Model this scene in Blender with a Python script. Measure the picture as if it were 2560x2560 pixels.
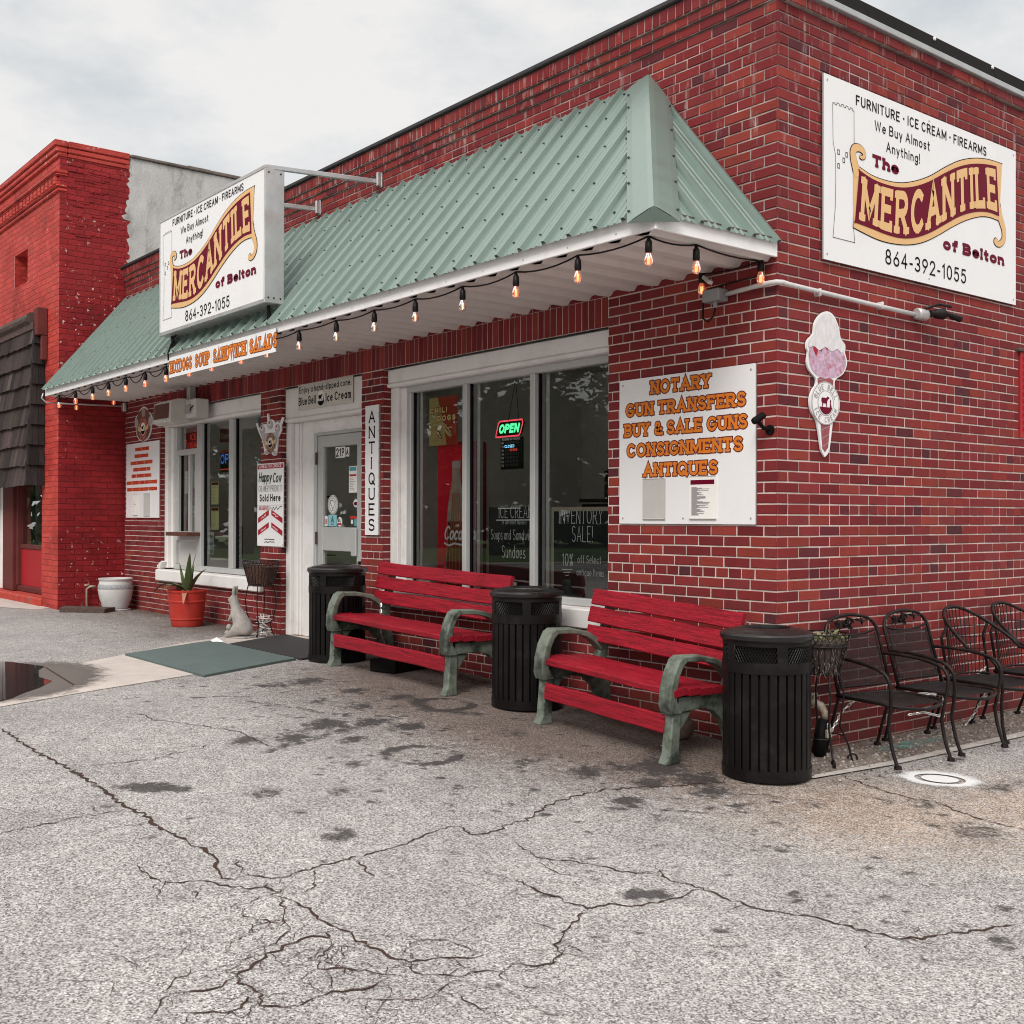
import bpy, math, random
from mathutils import Vector, Matrix
random.seed(7)
for o in list(bpy.data.objects): bpy.data.objects.remove(o)
SC = bpy.context.scene
COL = SC.collection
R = math.radians

# ---------------------------------------------------------------- camera
CAM = Vector((4.1432, -5.3014, 1.4124))
cd = bpy.data.cameras.new('camera'); cam = bpy.data.objects.new('camera', cd); COL.objects.link(cam)
yaw, pit, rol = R(-51.2592), R(0.3488), R(0.1492)
fw = Vector((math.sin(yaw)*math.cos(pit), math.cos(yaw)*math.cos(pit), math.sin(pit)))
rt = Vector((math.cos(yaw), -math.sin(yaw), 0)); up = rt.cross(fw)
c_, s_ = math.cos(rol), math.sin(rol)
rt, up = rt*c_+up*s_, up*c_-rt*s_
m = Matrix((rt, up, -fw)).transposed().to_4x4(); m.translation = CAM
cam.matrix_world = m
cd.sensor_width = 36; cd.lens = 36*2817.4/2560; cd.clip_end = 600; cd.clip_start = .05
SC.camera = cam
try: SC.cycles.filter_width = 1.05
except Exception: pass

# ---------------------------------------------------------------- sky, sun, exposure
SUN_EL, SUN_AZ = 43, 34          # azimuth measured from -Y towards +X
w = bpy.data.worlds.new('World'); SC.world = w; w.use_nodes = True
nt = w.node_tree; N = nt.nodes; L = nt.links; N.clear()
out = N.new('ShaderNodeOutputWorld'); bg = N.new('ShaderNodeBackground'); bg.inputs[1].default_value = 0.1
sky = N.new('ShaderNodeTexSky'); sky.sky_type = 'NISHITA'; sky.sun_disc = False
sky.sun_elevation = R(SUN_EL); sky.sun_rotation = R(180-SUN_AZ)
tc = N.new('ShaderNodeTexCoord'); mp = N.new('ShaderNodeMapping'); mp.inputs['Scale'].default_value = (1, 1, 2.2)
mp.inputs['Location'].default_value = (3.1, .4, .2)
L.new(tc.outputs['Generated'], mp.inputs[0])
nz = N.new('ShaderNodeTexNoise'); nz.inputs['Scale'].default_value = 3.3; nz.inputs['Detail'].default_value = 9; nz.inputs['Roughness'].default_value = .6
L.new(mp.outputs[0], nz.inputs['Vector'])
rp = N.new('ShaderNodeValToRGB'); e = rp.color_ramp.elements
e[0].position = .36; e[0].color = (.61, .645, .665, 1); e[1].position = .55; e[1].color = (.865, .845, .825, 1)
L.new(nz.outputs['Fac'], rp.inputs[0])
sx = N.new('ShaderNodeSeparateXYZ'); L.new(tc.outputs['Generated'], sx.inputs[0])
zr = N.new('ShaderNodeMapRange'); zr.inputs[1].default_value = .45; zr.inputs[2].default_value = 1.0
zr.inputs[3].default_value = 8.35; zr.inputs[4].default_value = 24.0
L.new(sx.outputs['Z'], zr.inputs[0])
vm = N.new('ShaderNodeVectorMath'); vm.operation = 'SCALE'; L.new(rp.outputs[0], vm.inputs[0]); L.new(zr.outputs[0], vm.inputs['Scale'])
mx = N.new('ShaderNodeMixRGB'); mx.inputs[0].default_value = .93
L.new(sky.outputs[0], mx.inputs[1]); L.new(vm.outputs[0], mx.inputs[2])
L.new(mx.outputs[0], bg.inputs[0]); L.new(bg.outputs[0], out.inputs[0])

sd = bpy.data.lights.new('sun', 'SUN'); sd.energy = 1.75; sd.angle = R(26); sd.color = (1, .96, .9)
so = bpy.data.objects.new('sun', sd); COL.objects.link(so)
az = R(SUN_AZ); el = R(SUN_EL)
sdir = Vector((math.sin(az)*math.cos(el), -math.cos(az)*math.cos(el), math.sin(el)))
so.rotation_euler = sdir.to_track_quat('Z', 'Y').to_euler()
SC.view_settings.view_transform = 'Standard'; SC.view_settings.look = 'None'
SC.view_settings.exposure = 0.35; SC.view_settings.gamma = 1; SC.view_settings.use_curve_mapping = False

# ---------------------------------------------------------------- helpers
def ground_z(x, y):
    ks = [(-60,.25),(-12,.25),(-6,.23),(-3,.195),(-.5,.073),(0,.02),(1,-.02),(6,-.05),(60,-.1)]
    if x <= ks[0][0]: z = ks[0][1]
    elif x >= ks[-1][0]: z = ks[-1][1]
    else:
        for (a, za), (b, zb) in zip(ks, ks[1:]):
            if a <= x <= b: z = za+(zb-za)*(x-a)/(b-a); break
    return z*min(1, max(0, (y+12)/11))

class MB:
    """collects faces (with material slot and colour) and links them as ONE mesh object"""
    def __init__(s): s.v=[]; s.f=[]; s.mi=[]; s.c=[]; s.col=(1,1,1); s.mat=0
    def face(s, pts, col=None, mi=None):
        i=len(s.v); s.v.extend([tuple(p) for p in pts]); s.f.append(tuple(range(i,i+len(pts))))
        s.mi.append(s.mat if mi is None else mi); s.c.append(col or s.col)
    def idx(s, verts, faces, col=None, mi=None):
        i=len(s.v); s.v.extend([tuple(p) for p in verts])
        for f in faces:
            s.f.append(tuple(i+k for k in f)); s.mi.append(s.mat if mi is None else mi); s.c.append(col or s.col)
    def box(s, x0,x1,y0,y1,z0,z1, col=None, mi=None, M=None):
        v=[Vector((x,y,z)) for z in (z0,z1) for y in (y0,y1) for x in (x0,x1)]
        if M is not None: v=[M@p for p in v]
        s.idx(v, [(0,2,3,1),(4,5,7,6),(0,1,5,4),(2,6,7,3),(0,4,6,2),(1,3,7,5)], col, mi)
    def bev(s, x0,x1,y0,y1,z0,z1, b=.006, col=None, mi=None, M=None):
        """box with chamfered edges"""
        b=min(b,(x1-x0)*.45,(y1-y0)*.45,(z1-z0)*.45)
        X=(x0,x1);Y=(y0,y1);Z=(z0,z1); vs=[];id={}
        for i in (0,1):
            for j in (0,1):
                for k in (0,1):
                    sx=1 if i==0 else -1; sy=1 if j==0 else -1; sz=1 if k==0 else -1
                    for ax in range(3):
                        p=[X[i]+sx*b*(ax!=0),Y[j]+sy*b*(ax!=1),Z[k]+sz*b*(ax!=2)]
                        id[i,j,k,ax]=len(vs); vs.append(Vector(p))
        F=[]
        for i in (0,1):
            a=[id[i,0,0,0],id[i,1,0,0],id[i,1,1,0],id[i,0,1,0]]; F.append(a if i else a[::-1])
            a=[id[0,i,0,1],id[0,i,1,1],id[1,i,1,1],id[1,i,0,1]]; F.append(a if i else a[::-1])
            a=[id[0,0,i,2],id[1,0,i,2],id[1,1,i,2],id[0,1,i,2]]; F.append(a if i else a[::-1])
        for i in (0,1):
            for j in (0,1):
                F.append([id[i,j,0,0],id[i,j,1,0],id[i,j,1,1],id[i,j,0,1]])
                F.append([id[i,0,j,0],id[i,1,j,0],id[i,1,j,2],id[i,0,j,2]])
                F.append([id[0,i,j,1],id[1,i,j,1],id[1,i,j,2],id[0,i,j,2]])
                for k in (0,1): F.append([id[i,j,k,0],id[i,j,k,1],id[i,j,k,2]])
        if M is not None: vs=[M@p for p in vs]
        cen=sum(vs,Vector())/len(vs); G=[]
        for f in F:
            p=[vs[q] for q in f]; n=(p[1]-p[0]).cross(p[2]-p[0])
            fc=sum(p,Vector())/len(p); G.append(f if n.dot(fc-cen)>=0 else f[::-1])
        s.idx(vs,G,col,mi)
    def tube(s, pts, r, n=8, col=None, mi=None, closed=False, cap=True):
        pts=[Vector(p) for p in pts]; m=len(pts)
        rr=r if isinstance(r,(list,tuple)) else [r]*m
        i0=len(s.v); prev=None
        for k,p in enumerate(pts):
            if closed: t=pts[(k+1)%m]-pts[k-1]
            else: t=pts[min(k+1,m-1)]-pts[max(k-1,0)]
            if t.length<1e-9: t=Vector((0,0,1))
            t.normalize()
            if prev is None:
                a=Vector((0,0,1)) if abs(t.z)<.9 else Vector((1,0,0)); u=t.cross(a).normalized()
            else:
                u=prev-t*prev.dot(t)
                u=u.normalized() if u.length>1e-6 else t.orthogonal().normalized()
            prev=u; vv=t.cross(u)
            for j in range(n):
                q=2*math.pi*j/n; s.v.append(tuple(p+(u*math.cos(q)+vv*math.sin(q))*rr[k]))
        for k in range(m if closed else m-1):
            for j in range(n):
                a=i0+k*n+j; b=i0+k*n+(j+1)%n; c=i0+((k+1)%m)*n+(j+1)%n; d=i0+((k+1)%m)*n+j
                s.f.append((a,b,c,d)); s.mi.append(s.mat if mi is None else mi); s.c.append(col or s.col)
        if cap and not closed:
            for k,rev in ((0,True),(m-1,False)):
                f=[i0+k*n+j for j in range(n)]
                s.f.append(tuple(f[::-1] if rev else f)); s.mi.append(s.mat if mi is None else mi); s.c.append(col or s.col)
    def lathe(s, prof, cx=0, cy=0, n=32, col=None, mi=None, a0=0, a1=360):
        full=abs(a1-a0)>=359.9; cnt=n if full else n+1; i0=len(s.v)
        for r,z in prof:
            for j in range(cnt):
                a=R(a0+(a1-a0)*j/n); s.v.append((cx+r*math.cos(a),cy+r*math.sin(a),z))
        for k in range(len(prof)-1):
            for j in range(n):
                a=i0+k*cnt+j; b=i0+k*cnt+(j+1)%cnt; c=i0+(k+1)*cnt+(j+1)%cnt; d=i0+(k+1)*cnt+j
                s.f.append((a,b,c,d)); s.mi.append(s.mat if mi is None else mi); s.c.append(col or s.col)
    def prism(s, poly, fn, d0, d1, col=None, mi=None):
        """2-D outline (counter-clockwise) pushed through fn(a,b,d) between depths d0 and d1"""
        n=len(poly); i0=len(s.v)
        for d in (d0,d1):
            for a,b in poly: s.v.append(tuple(fn(a,b,d)))
        fs=[tuple(i0+j for j in range(n))[::-1], tuple(i0+n+j for j in range(n))]
        fs+=[(i0+j,i0+(j+1)%n,i0+n+(j+1)%n,i0+n+j) for j in range(n)]
        for f in fs: s.f.append(f); s.mi.append(s.mat if mi is None else mi); s.c.append(col or s.col)
    def build(s, name, mats, parent=None, smooth=False, world=True, auto=None):
        me=bpy.data.meshes.new(name)
        vs=s.v
        if parent is not None and world:
            M=parent_matrix(parent).inverted(); vs=[tuple(M@Vector(p)) for p in s.v]
        me.from_pydata(vs,[],s.f)
        for mt in (mats if isinstance(mats,(list,tuple)) else [mats]): me.materials.append(mt)
        me.polygons.foreach_set('material_index', s.mi)
        ca=me.color_attributes.new('Col','FLOAT_COLOR','CORNER'); buf=[]
        for p,c in zip(me.polygons,s.c): buf.extend([c[0],c[1],c[2],1.0]*p.loop_total)
        ca.data.foreach_set('color', buf)
        if smooth: me.polygons.foreach_set('use_smooth',[True]*len(me.polygons))
        me.update()
        if smooth and auto:
            try: me.set_sharp_from_angle(angle=R(auto))
            except Exception: pass
        o=bpy.data.objects.new(name,me); COL.objects.link(o)
        if parent is not None: o.parent=parent
        return o

def parent_matrix(o):
    M=o.matrix_basis.copy()
    while o.parent is not None: o=o.parent; M=o.matrix_basis@M
    return M
def tag(o,label=None,cat=None,group=None,kind=None):
    if label: o['label']=label
    if cat: o['category']=cat
    if group: o['group']=group
    if kind: o['kind']=kind
    return o
def thing(name,label,cat,loc=(0,0,0),rotz=0,group=None):
    o=bpy.data.objects.new(name,None); o.empty_display_size=.1; COL.objects.link(o)
    o.location=loc; o.rotation_euler=(0,0,rotz); return tag(o,label,cat,group)
def copy_tree(o,parent=None):
    c=o.copy(); COL.objects.link(c)
    if parent is not None: c.parent=parent
    for ch in list(o.children): copy_tree(ch,c)
    return c

# ---------------------------------------------------------------- materials
def mat(name, color, rough=.6, metal=0, var=.12, scale=6, bump=0, bscale=40, dirt=None, dscale=2.5, damt=.5, dpos=(.52,.68), attr=False, stretch=(1,1,1), spec=.22, emis=None, estr=0, detail=5):
    m=bpy.data.materials.new(name); m.use_nodes=True; nt=m.node_tree; N=nt.nodes; L=nt.links
    b=N['Principled BSDF']; b.inputs['Roughness'].default_value=rough; b.inputs['Metallic'].default_value=metal
    b.inputs['Specular IOR Level'].default_value=spec
    tc=N.new('ShaderNodeTexCoord'); mp=N.new('ShaderNodeMapping'); mp.inputs['Scale'].default_value=stretch
    L.new(tc.outputs['Object'],mp.inputs[0])
    base=N.new('ShaderNodeRGB'); base.outputs[0].default_value=(*color,1); cur=base.outputs[0]
    if attr:
        at=N.new('ShaderNodeAttribute'); at.attribute_name='Col'
        mm=N.new('ShaderNodeMixRGB'); mm.blend_type='MULTIPLY'; mm.inputs[0].default_value=1
        L.new(cur,mm.inputs[1]); L.new(at.outputs['Color'],mm.inputs[2]); cur=mm.outputs[0]
    if var:
        nz=N.new('ShaderNodeTexNoise'); nz.inputs['Scale'].default_value=scale; nz.inputs['Detail'].default_value=detail; nz.inputs['Roughness'].default_value=.65
        L.new(mp.outputs[0],nz.inputs['Vector'])
        mr=N.new('ShaderNodeMapRange'); mr.inputs[1].default_value=.25; mr.inputs[2].default_value=.75; mr.inputs[3].default_value=1-var; mr.inputs[4].default_value=1+var
        L.new(nz.outputs['Fac'],mr.inputs[0])
        vm=N.new('ShaderNodeVectorMath'); vm.operation='SCALE'; L.new(cur,vm.inputs[0]); L.new(mr.outputs[0],vm.inputs['Scale']); cur=vm.outputs[0]
        rr=N.new('ShaderNodeMapRange'); rr.inputs[3].default_value=max(0,rough-.12); rr.inputs[4].default_value=min(1,rough+.12)
        L.new(nz.outputs['Fac'],rr.inputs[0]); L.new(rr.outputs[0],b.inputs['Roughness'])
    if dirt:
        n2=N.new('ShaderNodeTexNoise'); n2.inputs['Scale'].default_value=dscale; n2.inputs['Detail'].default_value=9; n2.inputs['Roughness'].default_value=.7
        L.new(mp.outputs[0],n2.inputs['Vector'])
        r2=N.new('ShaderNodeValToRGB'); r2.color_ramp.elements[0].position=dpos[0]; r2.color_ramp.elements[1].position=dpos[1]
        r2.color_ramp.elements[0].color=(0,0,0,1); r2.color_ramp.elements[1].color=(damt,damt,damt,1)
        L.new(n2.outputs['Fac'],r2.inputs[0])
        m2=N.new('ShaderNodeMixRGB'); L.new(r2.outputs[0],m2.inputs[0]); L.new(cur,m2.inputs[1]); m2.inputs[2].default_value=(*dirt,1); cur=m2.outputs[0]
    L.new(cur,b.inputs['Base Color'])
    if bump:
        n3=N.new('ShaderNodeTexNoise'); n3.inputs['Scale'].default_value=bscale; n3.inputs['Detail'].default_value=6
        L.new(mp.outputs[0],n3.inputs['Vector'])
        bp=N.new('ShaderNodeBump'); bp.inputs['Strength'].default_value=bump; bp.inputs['Distance'].default_value=.01
        L.new(n3.outputs['Fac'],bp.inputs['Height']); L.new(bp.outputs[0],b.inputs['Normal'])
    if emis:
        b.inputs['Emission Color'].default_value=(*emis,1); b.inputs['Emission Strength'].default_value=estr
    return m

M={}
M['brick']=mat('brick_red',(1,1,1),.85,attr=True,var=.16,scale=9,bump=.35,bscale=70,dirt=(.10,.06,.06),dscale=1.3,damt=.18)
M['mortar']=mat('mortar_pale',(.60,.50,.455),.95,var=.18,scale=7,bump=.3,bscale=90,dirt=(.22,.14,.13),dscale=1.1,damt=.45)
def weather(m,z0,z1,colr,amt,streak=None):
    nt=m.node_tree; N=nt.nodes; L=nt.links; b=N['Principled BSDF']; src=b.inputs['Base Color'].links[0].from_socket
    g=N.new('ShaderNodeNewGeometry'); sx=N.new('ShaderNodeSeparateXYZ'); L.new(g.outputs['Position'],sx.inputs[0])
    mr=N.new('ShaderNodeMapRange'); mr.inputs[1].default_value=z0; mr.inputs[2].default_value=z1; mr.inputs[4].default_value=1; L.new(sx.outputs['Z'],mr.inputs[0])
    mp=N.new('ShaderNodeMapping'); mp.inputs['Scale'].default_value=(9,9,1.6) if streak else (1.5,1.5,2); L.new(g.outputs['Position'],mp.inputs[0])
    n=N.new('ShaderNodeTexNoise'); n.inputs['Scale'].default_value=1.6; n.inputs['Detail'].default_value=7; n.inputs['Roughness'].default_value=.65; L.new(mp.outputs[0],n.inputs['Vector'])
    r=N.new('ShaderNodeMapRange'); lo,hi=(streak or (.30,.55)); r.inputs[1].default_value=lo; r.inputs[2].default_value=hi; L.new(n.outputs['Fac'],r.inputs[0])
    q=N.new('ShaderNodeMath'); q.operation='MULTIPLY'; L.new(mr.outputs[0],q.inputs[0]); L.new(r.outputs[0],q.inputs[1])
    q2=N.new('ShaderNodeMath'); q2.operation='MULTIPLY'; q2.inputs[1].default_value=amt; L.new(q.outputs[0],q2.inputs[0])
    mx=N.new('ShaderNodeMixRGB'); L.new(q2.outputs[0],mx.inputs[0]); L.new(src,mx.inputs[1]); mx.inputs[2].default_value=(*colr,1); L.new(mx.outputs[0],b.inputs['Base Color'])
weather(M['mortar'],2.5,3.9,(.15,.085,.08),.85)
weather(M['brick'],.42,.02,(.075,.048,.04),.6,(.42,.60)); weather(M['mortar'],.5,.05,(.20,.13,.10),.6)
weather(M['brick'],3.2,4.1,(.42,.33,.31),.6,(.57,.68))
M['white_paint']=mat('white_wood_paint',(.76,.735,.715),.55,var=.05,scale=4,dirt=(.38,.33,.30),dscale=3,damt=.28,bump=.08,bscale=60)
M['alu']=mat('aluminium_frame',(.50,.50,.49),.42,metal=.25,var=.06,scale=5)
M['sign_white']=mat('sign_board_white',(.78,.77,.77),.45,var=.025,scale=2,dirt=(.5,.47,.45),dscale=2,damt=.15)
M['sign_edge']=mat('sign_board_edge',(.30,.29,.29),.6)
M['galv']=mat('galvanised_metal',(.55,.55,.55),.42,metal=.6,var=.1,scale=7,dirt=(.48,.38,.34),dscale=5,damt=.5)
M['green_metal']=mat('green_roof_metal',(.150,.205,.180),.32,metal=.1,var=.16,scale=3,stretch=(2.5,.6,.6),dirt=(.105,.15,.13),dscale=3,damt=.5,spec=.5)
M['screw']=mat('dark_screw',(.05,.06,.055),.5)
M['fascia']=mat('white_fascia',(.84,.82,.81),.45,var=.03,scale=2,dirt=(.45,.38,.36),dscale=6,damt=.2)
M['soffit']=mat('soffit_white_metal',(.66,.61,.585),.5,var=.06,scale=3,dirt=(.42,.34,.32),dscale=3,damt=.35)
M['coping']=mat('roof_coping_dark',(.045,.042,.042),.6,var=.25,scale=12)
M['flash']=mat('roof_flashing_dark_metal',(.014,.012,.012),.75,metal=0,var=.3,scale=1.5,spec=.04)
M['drip']=mat('drip_edge_grey',(.42,.43,.43),.45,metal=.4)
M['black_metal']=mat('black_painted_metal',(.0075,.006,.006),.38,var=.3,scale=7,dirt=(.03,.029,.028),dscale=5,damt=.4,spec=.16)
M['lid']=mat('black_lid_metal',(.012,.010,.010),.3,var=.3,scale=9,spec=.4)
M['liner']=mat('black_plastic_liner',(.006,.005,.005),.6,spec=.1)
M['iron']=mat('wrought_iron',(.009,.006,.006),.5,var=.35,scale=25,dirt=(.07,.035,.02),dscale=15,damt=.4)
M['bench_red']=mat('bench_red_wood',(.30,.009,.021),.5,var=.55,scale=4,stretch=(1.5,18,30),bump=.6,bscale=12,dirt=(.12,.006,.012),dscale=2.6,damt=.7,dpos=(.50,.64))
M['bench_frame']=mat('bench_cast_frame_green_grey',(.155,.178,.145),.6,var=.2,scale=7,dirt=(.030,.034,.028),dscale=4.2,damt=.92,dpos=(.46,.60),bump=.12,bscale=40)
M['black']=mat('black_ink',(.008,.007,.008),.6,var=0,spec=.08)
M['ink_grey']=mat('grey_ink',(.30,.29,.29),.55,var=0)
M['maroon']=mat('maroon_ink',(.135,.0015,.018),.5,var=.04,spec=.1)
M['cream']=mat('cream_tan_ink',(.72,.44,.20),.45,var=.03)
M['orange']=mat('orange_ink',(.66,.185,.022),.45,var=.05)
M['dark_red_ink']=mat('dark_red_outline_ink',(.12,.012,.014),.5,var=0)
M['red_ink']=mat('red_ink',(.50,.035,.02),.5,var=.1)
M['crimson']=mat('crimson_ink',(.36,.012,.03),.5,var=.05)
M['white_ink']=mat('white_ink',(.78,.76,.75),.5,var=0)
M['paper']=mat('paper',(.82,.79,.75),.8,var=.04)
M['paper_yellow']=mat('paper_yellow',(.74,.71,.38),.8,var=.05)
M['paper_grey']=mat('paper_grey',(.50,.48,.46),.8,var=.05,scale=12)
M['chalk']=mat('chalk_marker',(.92,.91,.89),.8,var=0)
M['slate']=mat('chalkboard_black',(.022,.024,.023),.7,var=.3,scale=4)
M['wood_pale']=mat('pale_wood_frame',(.42,.36,.28),.6,var=.2,scale=6,stretch=(20,20,2))
M['brown_board']=mat('brown_shelf',(.11,.045,.035),.6,var=.1)
import numpy as np, bmesh
def nodes_mat(name):
    m=bpy.data.materials.new(name); m.use_nodes=True; nt=m.node_tree
    return m,nt,nt.nodes,nt.links,nt.nodes['Principled BSDF']
def noise(N,L,vec,scale,detail=6,rough=.6):
    n=N.new('ShaderNodeTexNoise'); n.inputs['Scale'].default_value=scale; n.inputs['Detail'].default_value=detail; n.inputs['Roughness'].default_value=rough
    if vec is not None: L.new(vec,n.inputs['Vector'])
    return n.outputs['Fac']
def ramp(N,L,fac,stops,interp='LINEAR'):
    r=N.new('ShaderNodeValToRGB'); r.color_ramp.interpolation=interp; el=r.color_ramp.elements
    while len(el)<len(stops): el.new(.5)
    for e,(p,c) in zip(el,stops): e.position=p; e.color=(*c,1) if len(c)==3 else c
    L.new(fac,r.inputs[0]); return r.outputs[0]
def mixc(N,L,fac,a,b,mode='MIX'):
    x=N.new('ShaderNodeMixRGB'); x.blend_type=mode
    for k,v in ((0,fac),(1,a),(2,b)):
        if isinstance(v,(int,float)): x.inputs[k].default_value=v
        elif isinstance(v,tuple): x.inputs[k].default_value=(*v,1)
        else: L.new(v,x.inputs[k])
    return x.outputs[0]
def math_(N,L,op,a,b=None,clamp=False):
    x=N.new('ShaderNodeMath'); x.operation=op; x.use_clamp=clamp
    for k,v in ((0,a),(1,b)):
        if v is None: continue
        if isinstance(v,(int,float)): x.inputs[k].default_value=v
        else: L.new(v,x.inputs[k])
    return x.outputs[0]
def bump(N,L,b,h,strength,dist=.01):
    n=N.new('ShaderNodeBump'); n.inputs['Strength'].default_value=strength; n.inputs['Distance'].default_value=dist
    L.new(h,n.inputs['Height']); L.new(n.outputs[0],b.inputs['Normal'])

# ---- asphalt with exposed aggregate, stains carried by the vertex colour (R dark drips, G tan, B brown damp)
m,nt,N,L,b=nodes_mat('asphalt_aggregate'); M['asphalt']=m
tc=N.new('ShaderNodeTexCoord'); P=tc.outputs['Object']
vo=N.new('ShaderNodeTexVoronoi'); vo.inputs['Scale'].default_value=150; L.new(P,vo.inputs['Vector'])
sp=N.new('ShaderNodeSeparateColor'); L.new(vo.outputs['Color'],sp.inputs[0])
vo2=N.new('ShaderNodeTexVoronoi'); vo2.inputs['Scale'].default_value=260; L.new(P,vo2.inputs['Vector'])
sp2=N.new('ShaderNodeSeparateColor'); L.new(vo2.outputs['Color'],sp2.inputs[0])
stone=ramp(N,L,sp.outputs[0],[(0,(.035,.032,.032)),(.22,(.10,.092,.09)),(.36,(.26,.245,.24)),(.55,(.41,.39,.38)),(.8,(.56,.54,.525)),(1,(.80,.78,.76))])
fine=ramp(N,L,sp2.outputs[1],[(0,(.04,.037,.036)),(.35,(.22,.205,.20)),(.6,(.42,.40,.39)),(1,(.80,.78,.76))])
col=mixc(N,L,1.0,mixc(N,L,.42,stone,fine),(.89,.88,.87),'MULTIPLY')
big=noise(N,L,P,1.1,7,.6); col=mixc(N,L,1.0,col,ramp(N,L,big,[(.3,(.84,.83,.83)),(.7,(1.12,1.11,1.10))]),'MULTIPLY')
mid=noise(N,L,P,7,6,.65); col=mixc(N,L,1.0,col,ramp(N,L,mid,[(.35,(.86,.85,.85)),(.6,(1.04,1.04,1.04))]),'MULTIPLY')
at=N.new('ShaderNodeAttribute'); at.attribute_name='Col'; sa=N.new('ShaderNodeSeparateColor'); L.new(at.outputs['Color'],sa.inputs[0])
brk=noise(N,L,P,19,8,.75)
bk=math_(N,L,'MULTIPLY',math_(N,L,'SUBTRACT',brk,.5),3.0)
def eff(ch,lo=.25,hi=.75):
    s=math_(N,L,'ADD',ch,math_(N,L,'MULTIPLY',bk,math_(N,L,'MINIMUM',math_(N,L,'MULTIPLY',ch,3.0),1.0)))
    q=N.new('ShaderNodeMapRange'); q.inputs[1].default_value=lo; q.inputs[2].default_value=hi; L.new(s,q.inputs[0]); return q.outputs[0]
tanf=eff(sa.outputs[1],.1,1.0); col=mixc(N,L,math_(N,L,'MULTIPLY',tanf,.6),col,mixc(N,L,1.0,col,(1.12,.88,.68),'MULTIPLY'))
brf=eff(sa.outputs[2],.05,1.1); col=mixc(N,L,math_(N,L,'MULTIPLY',brf,.8),col,mixc(N,L,.35,mixc(N,L,1.0,col,(.46,.345,.29),'MULTIPLY'),(.055,.036,.028)))
stf=eff(sa.outputs[0],.15,.68); col=mixc(N,L,math_(N,L,'MULTIPLY',stf,.86),col,(.034,.03,.03))
L.new(col,b.inputs['Base Color']); b.inputs['Roughness'].default_value=.9; b.inputs['Specular IOR Level'].default_value=.15
hh=math_(N,L,'ADD',sp.outputs[0],math_(N,L,'MULTIPLY',sp2.outputs[1],.5)); bump(N,L,b,hh,.55,.006)

# ---- pale concrete
M['concrete']=mat('concrete_pale',(.47,.41,.375),.9,var=.14,scale=5,bump=.25,bscale=120,dirt=(.25,.21,.19),dscale=1.6,damt=.45)
M['concrete_edge']=mat('concrete_edging',(.42,.385,.355),.9,var=.25,scale=18,bump=.3,bscale=120,dirt=(.24,.19,.16),dscale=6,damt=.6)
M['crack']=mat('crack_dirt',(.048,.025,.018),.95,var=.5,scale=30)
M['gravel']=mat('gravel_bed_soil',(.19,.152,.13),.95,var=.6,scale=45,bump=.9,bscale=55,dirt=(.10,.06,.04),dscale=4,damt=.7)
M['pebble']=mat('pebbles',(1,1,1),.9,attr=True,var=.2,scale=20)
m,nt,N,L,b=nodes_mat('puddle_water'); M['water']=m
b.inputs['Base Color'].default_value=(.035,.028,.026,1); b.inputs['Roughness'].default_value=.02; b.inputs['Specular IOR Level'].default_value=.9
tc=N.new('ShaderNodeTexCoord'); bump(N,L,b,noise(N,L,tc.outputs['Object'],3,2,.5),.02,.01)
M['damp_']=mat('damp_concrete',(.20,.165,.15),.55,var=.2,scale=4,bump=.15,bscale=90)

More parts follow.
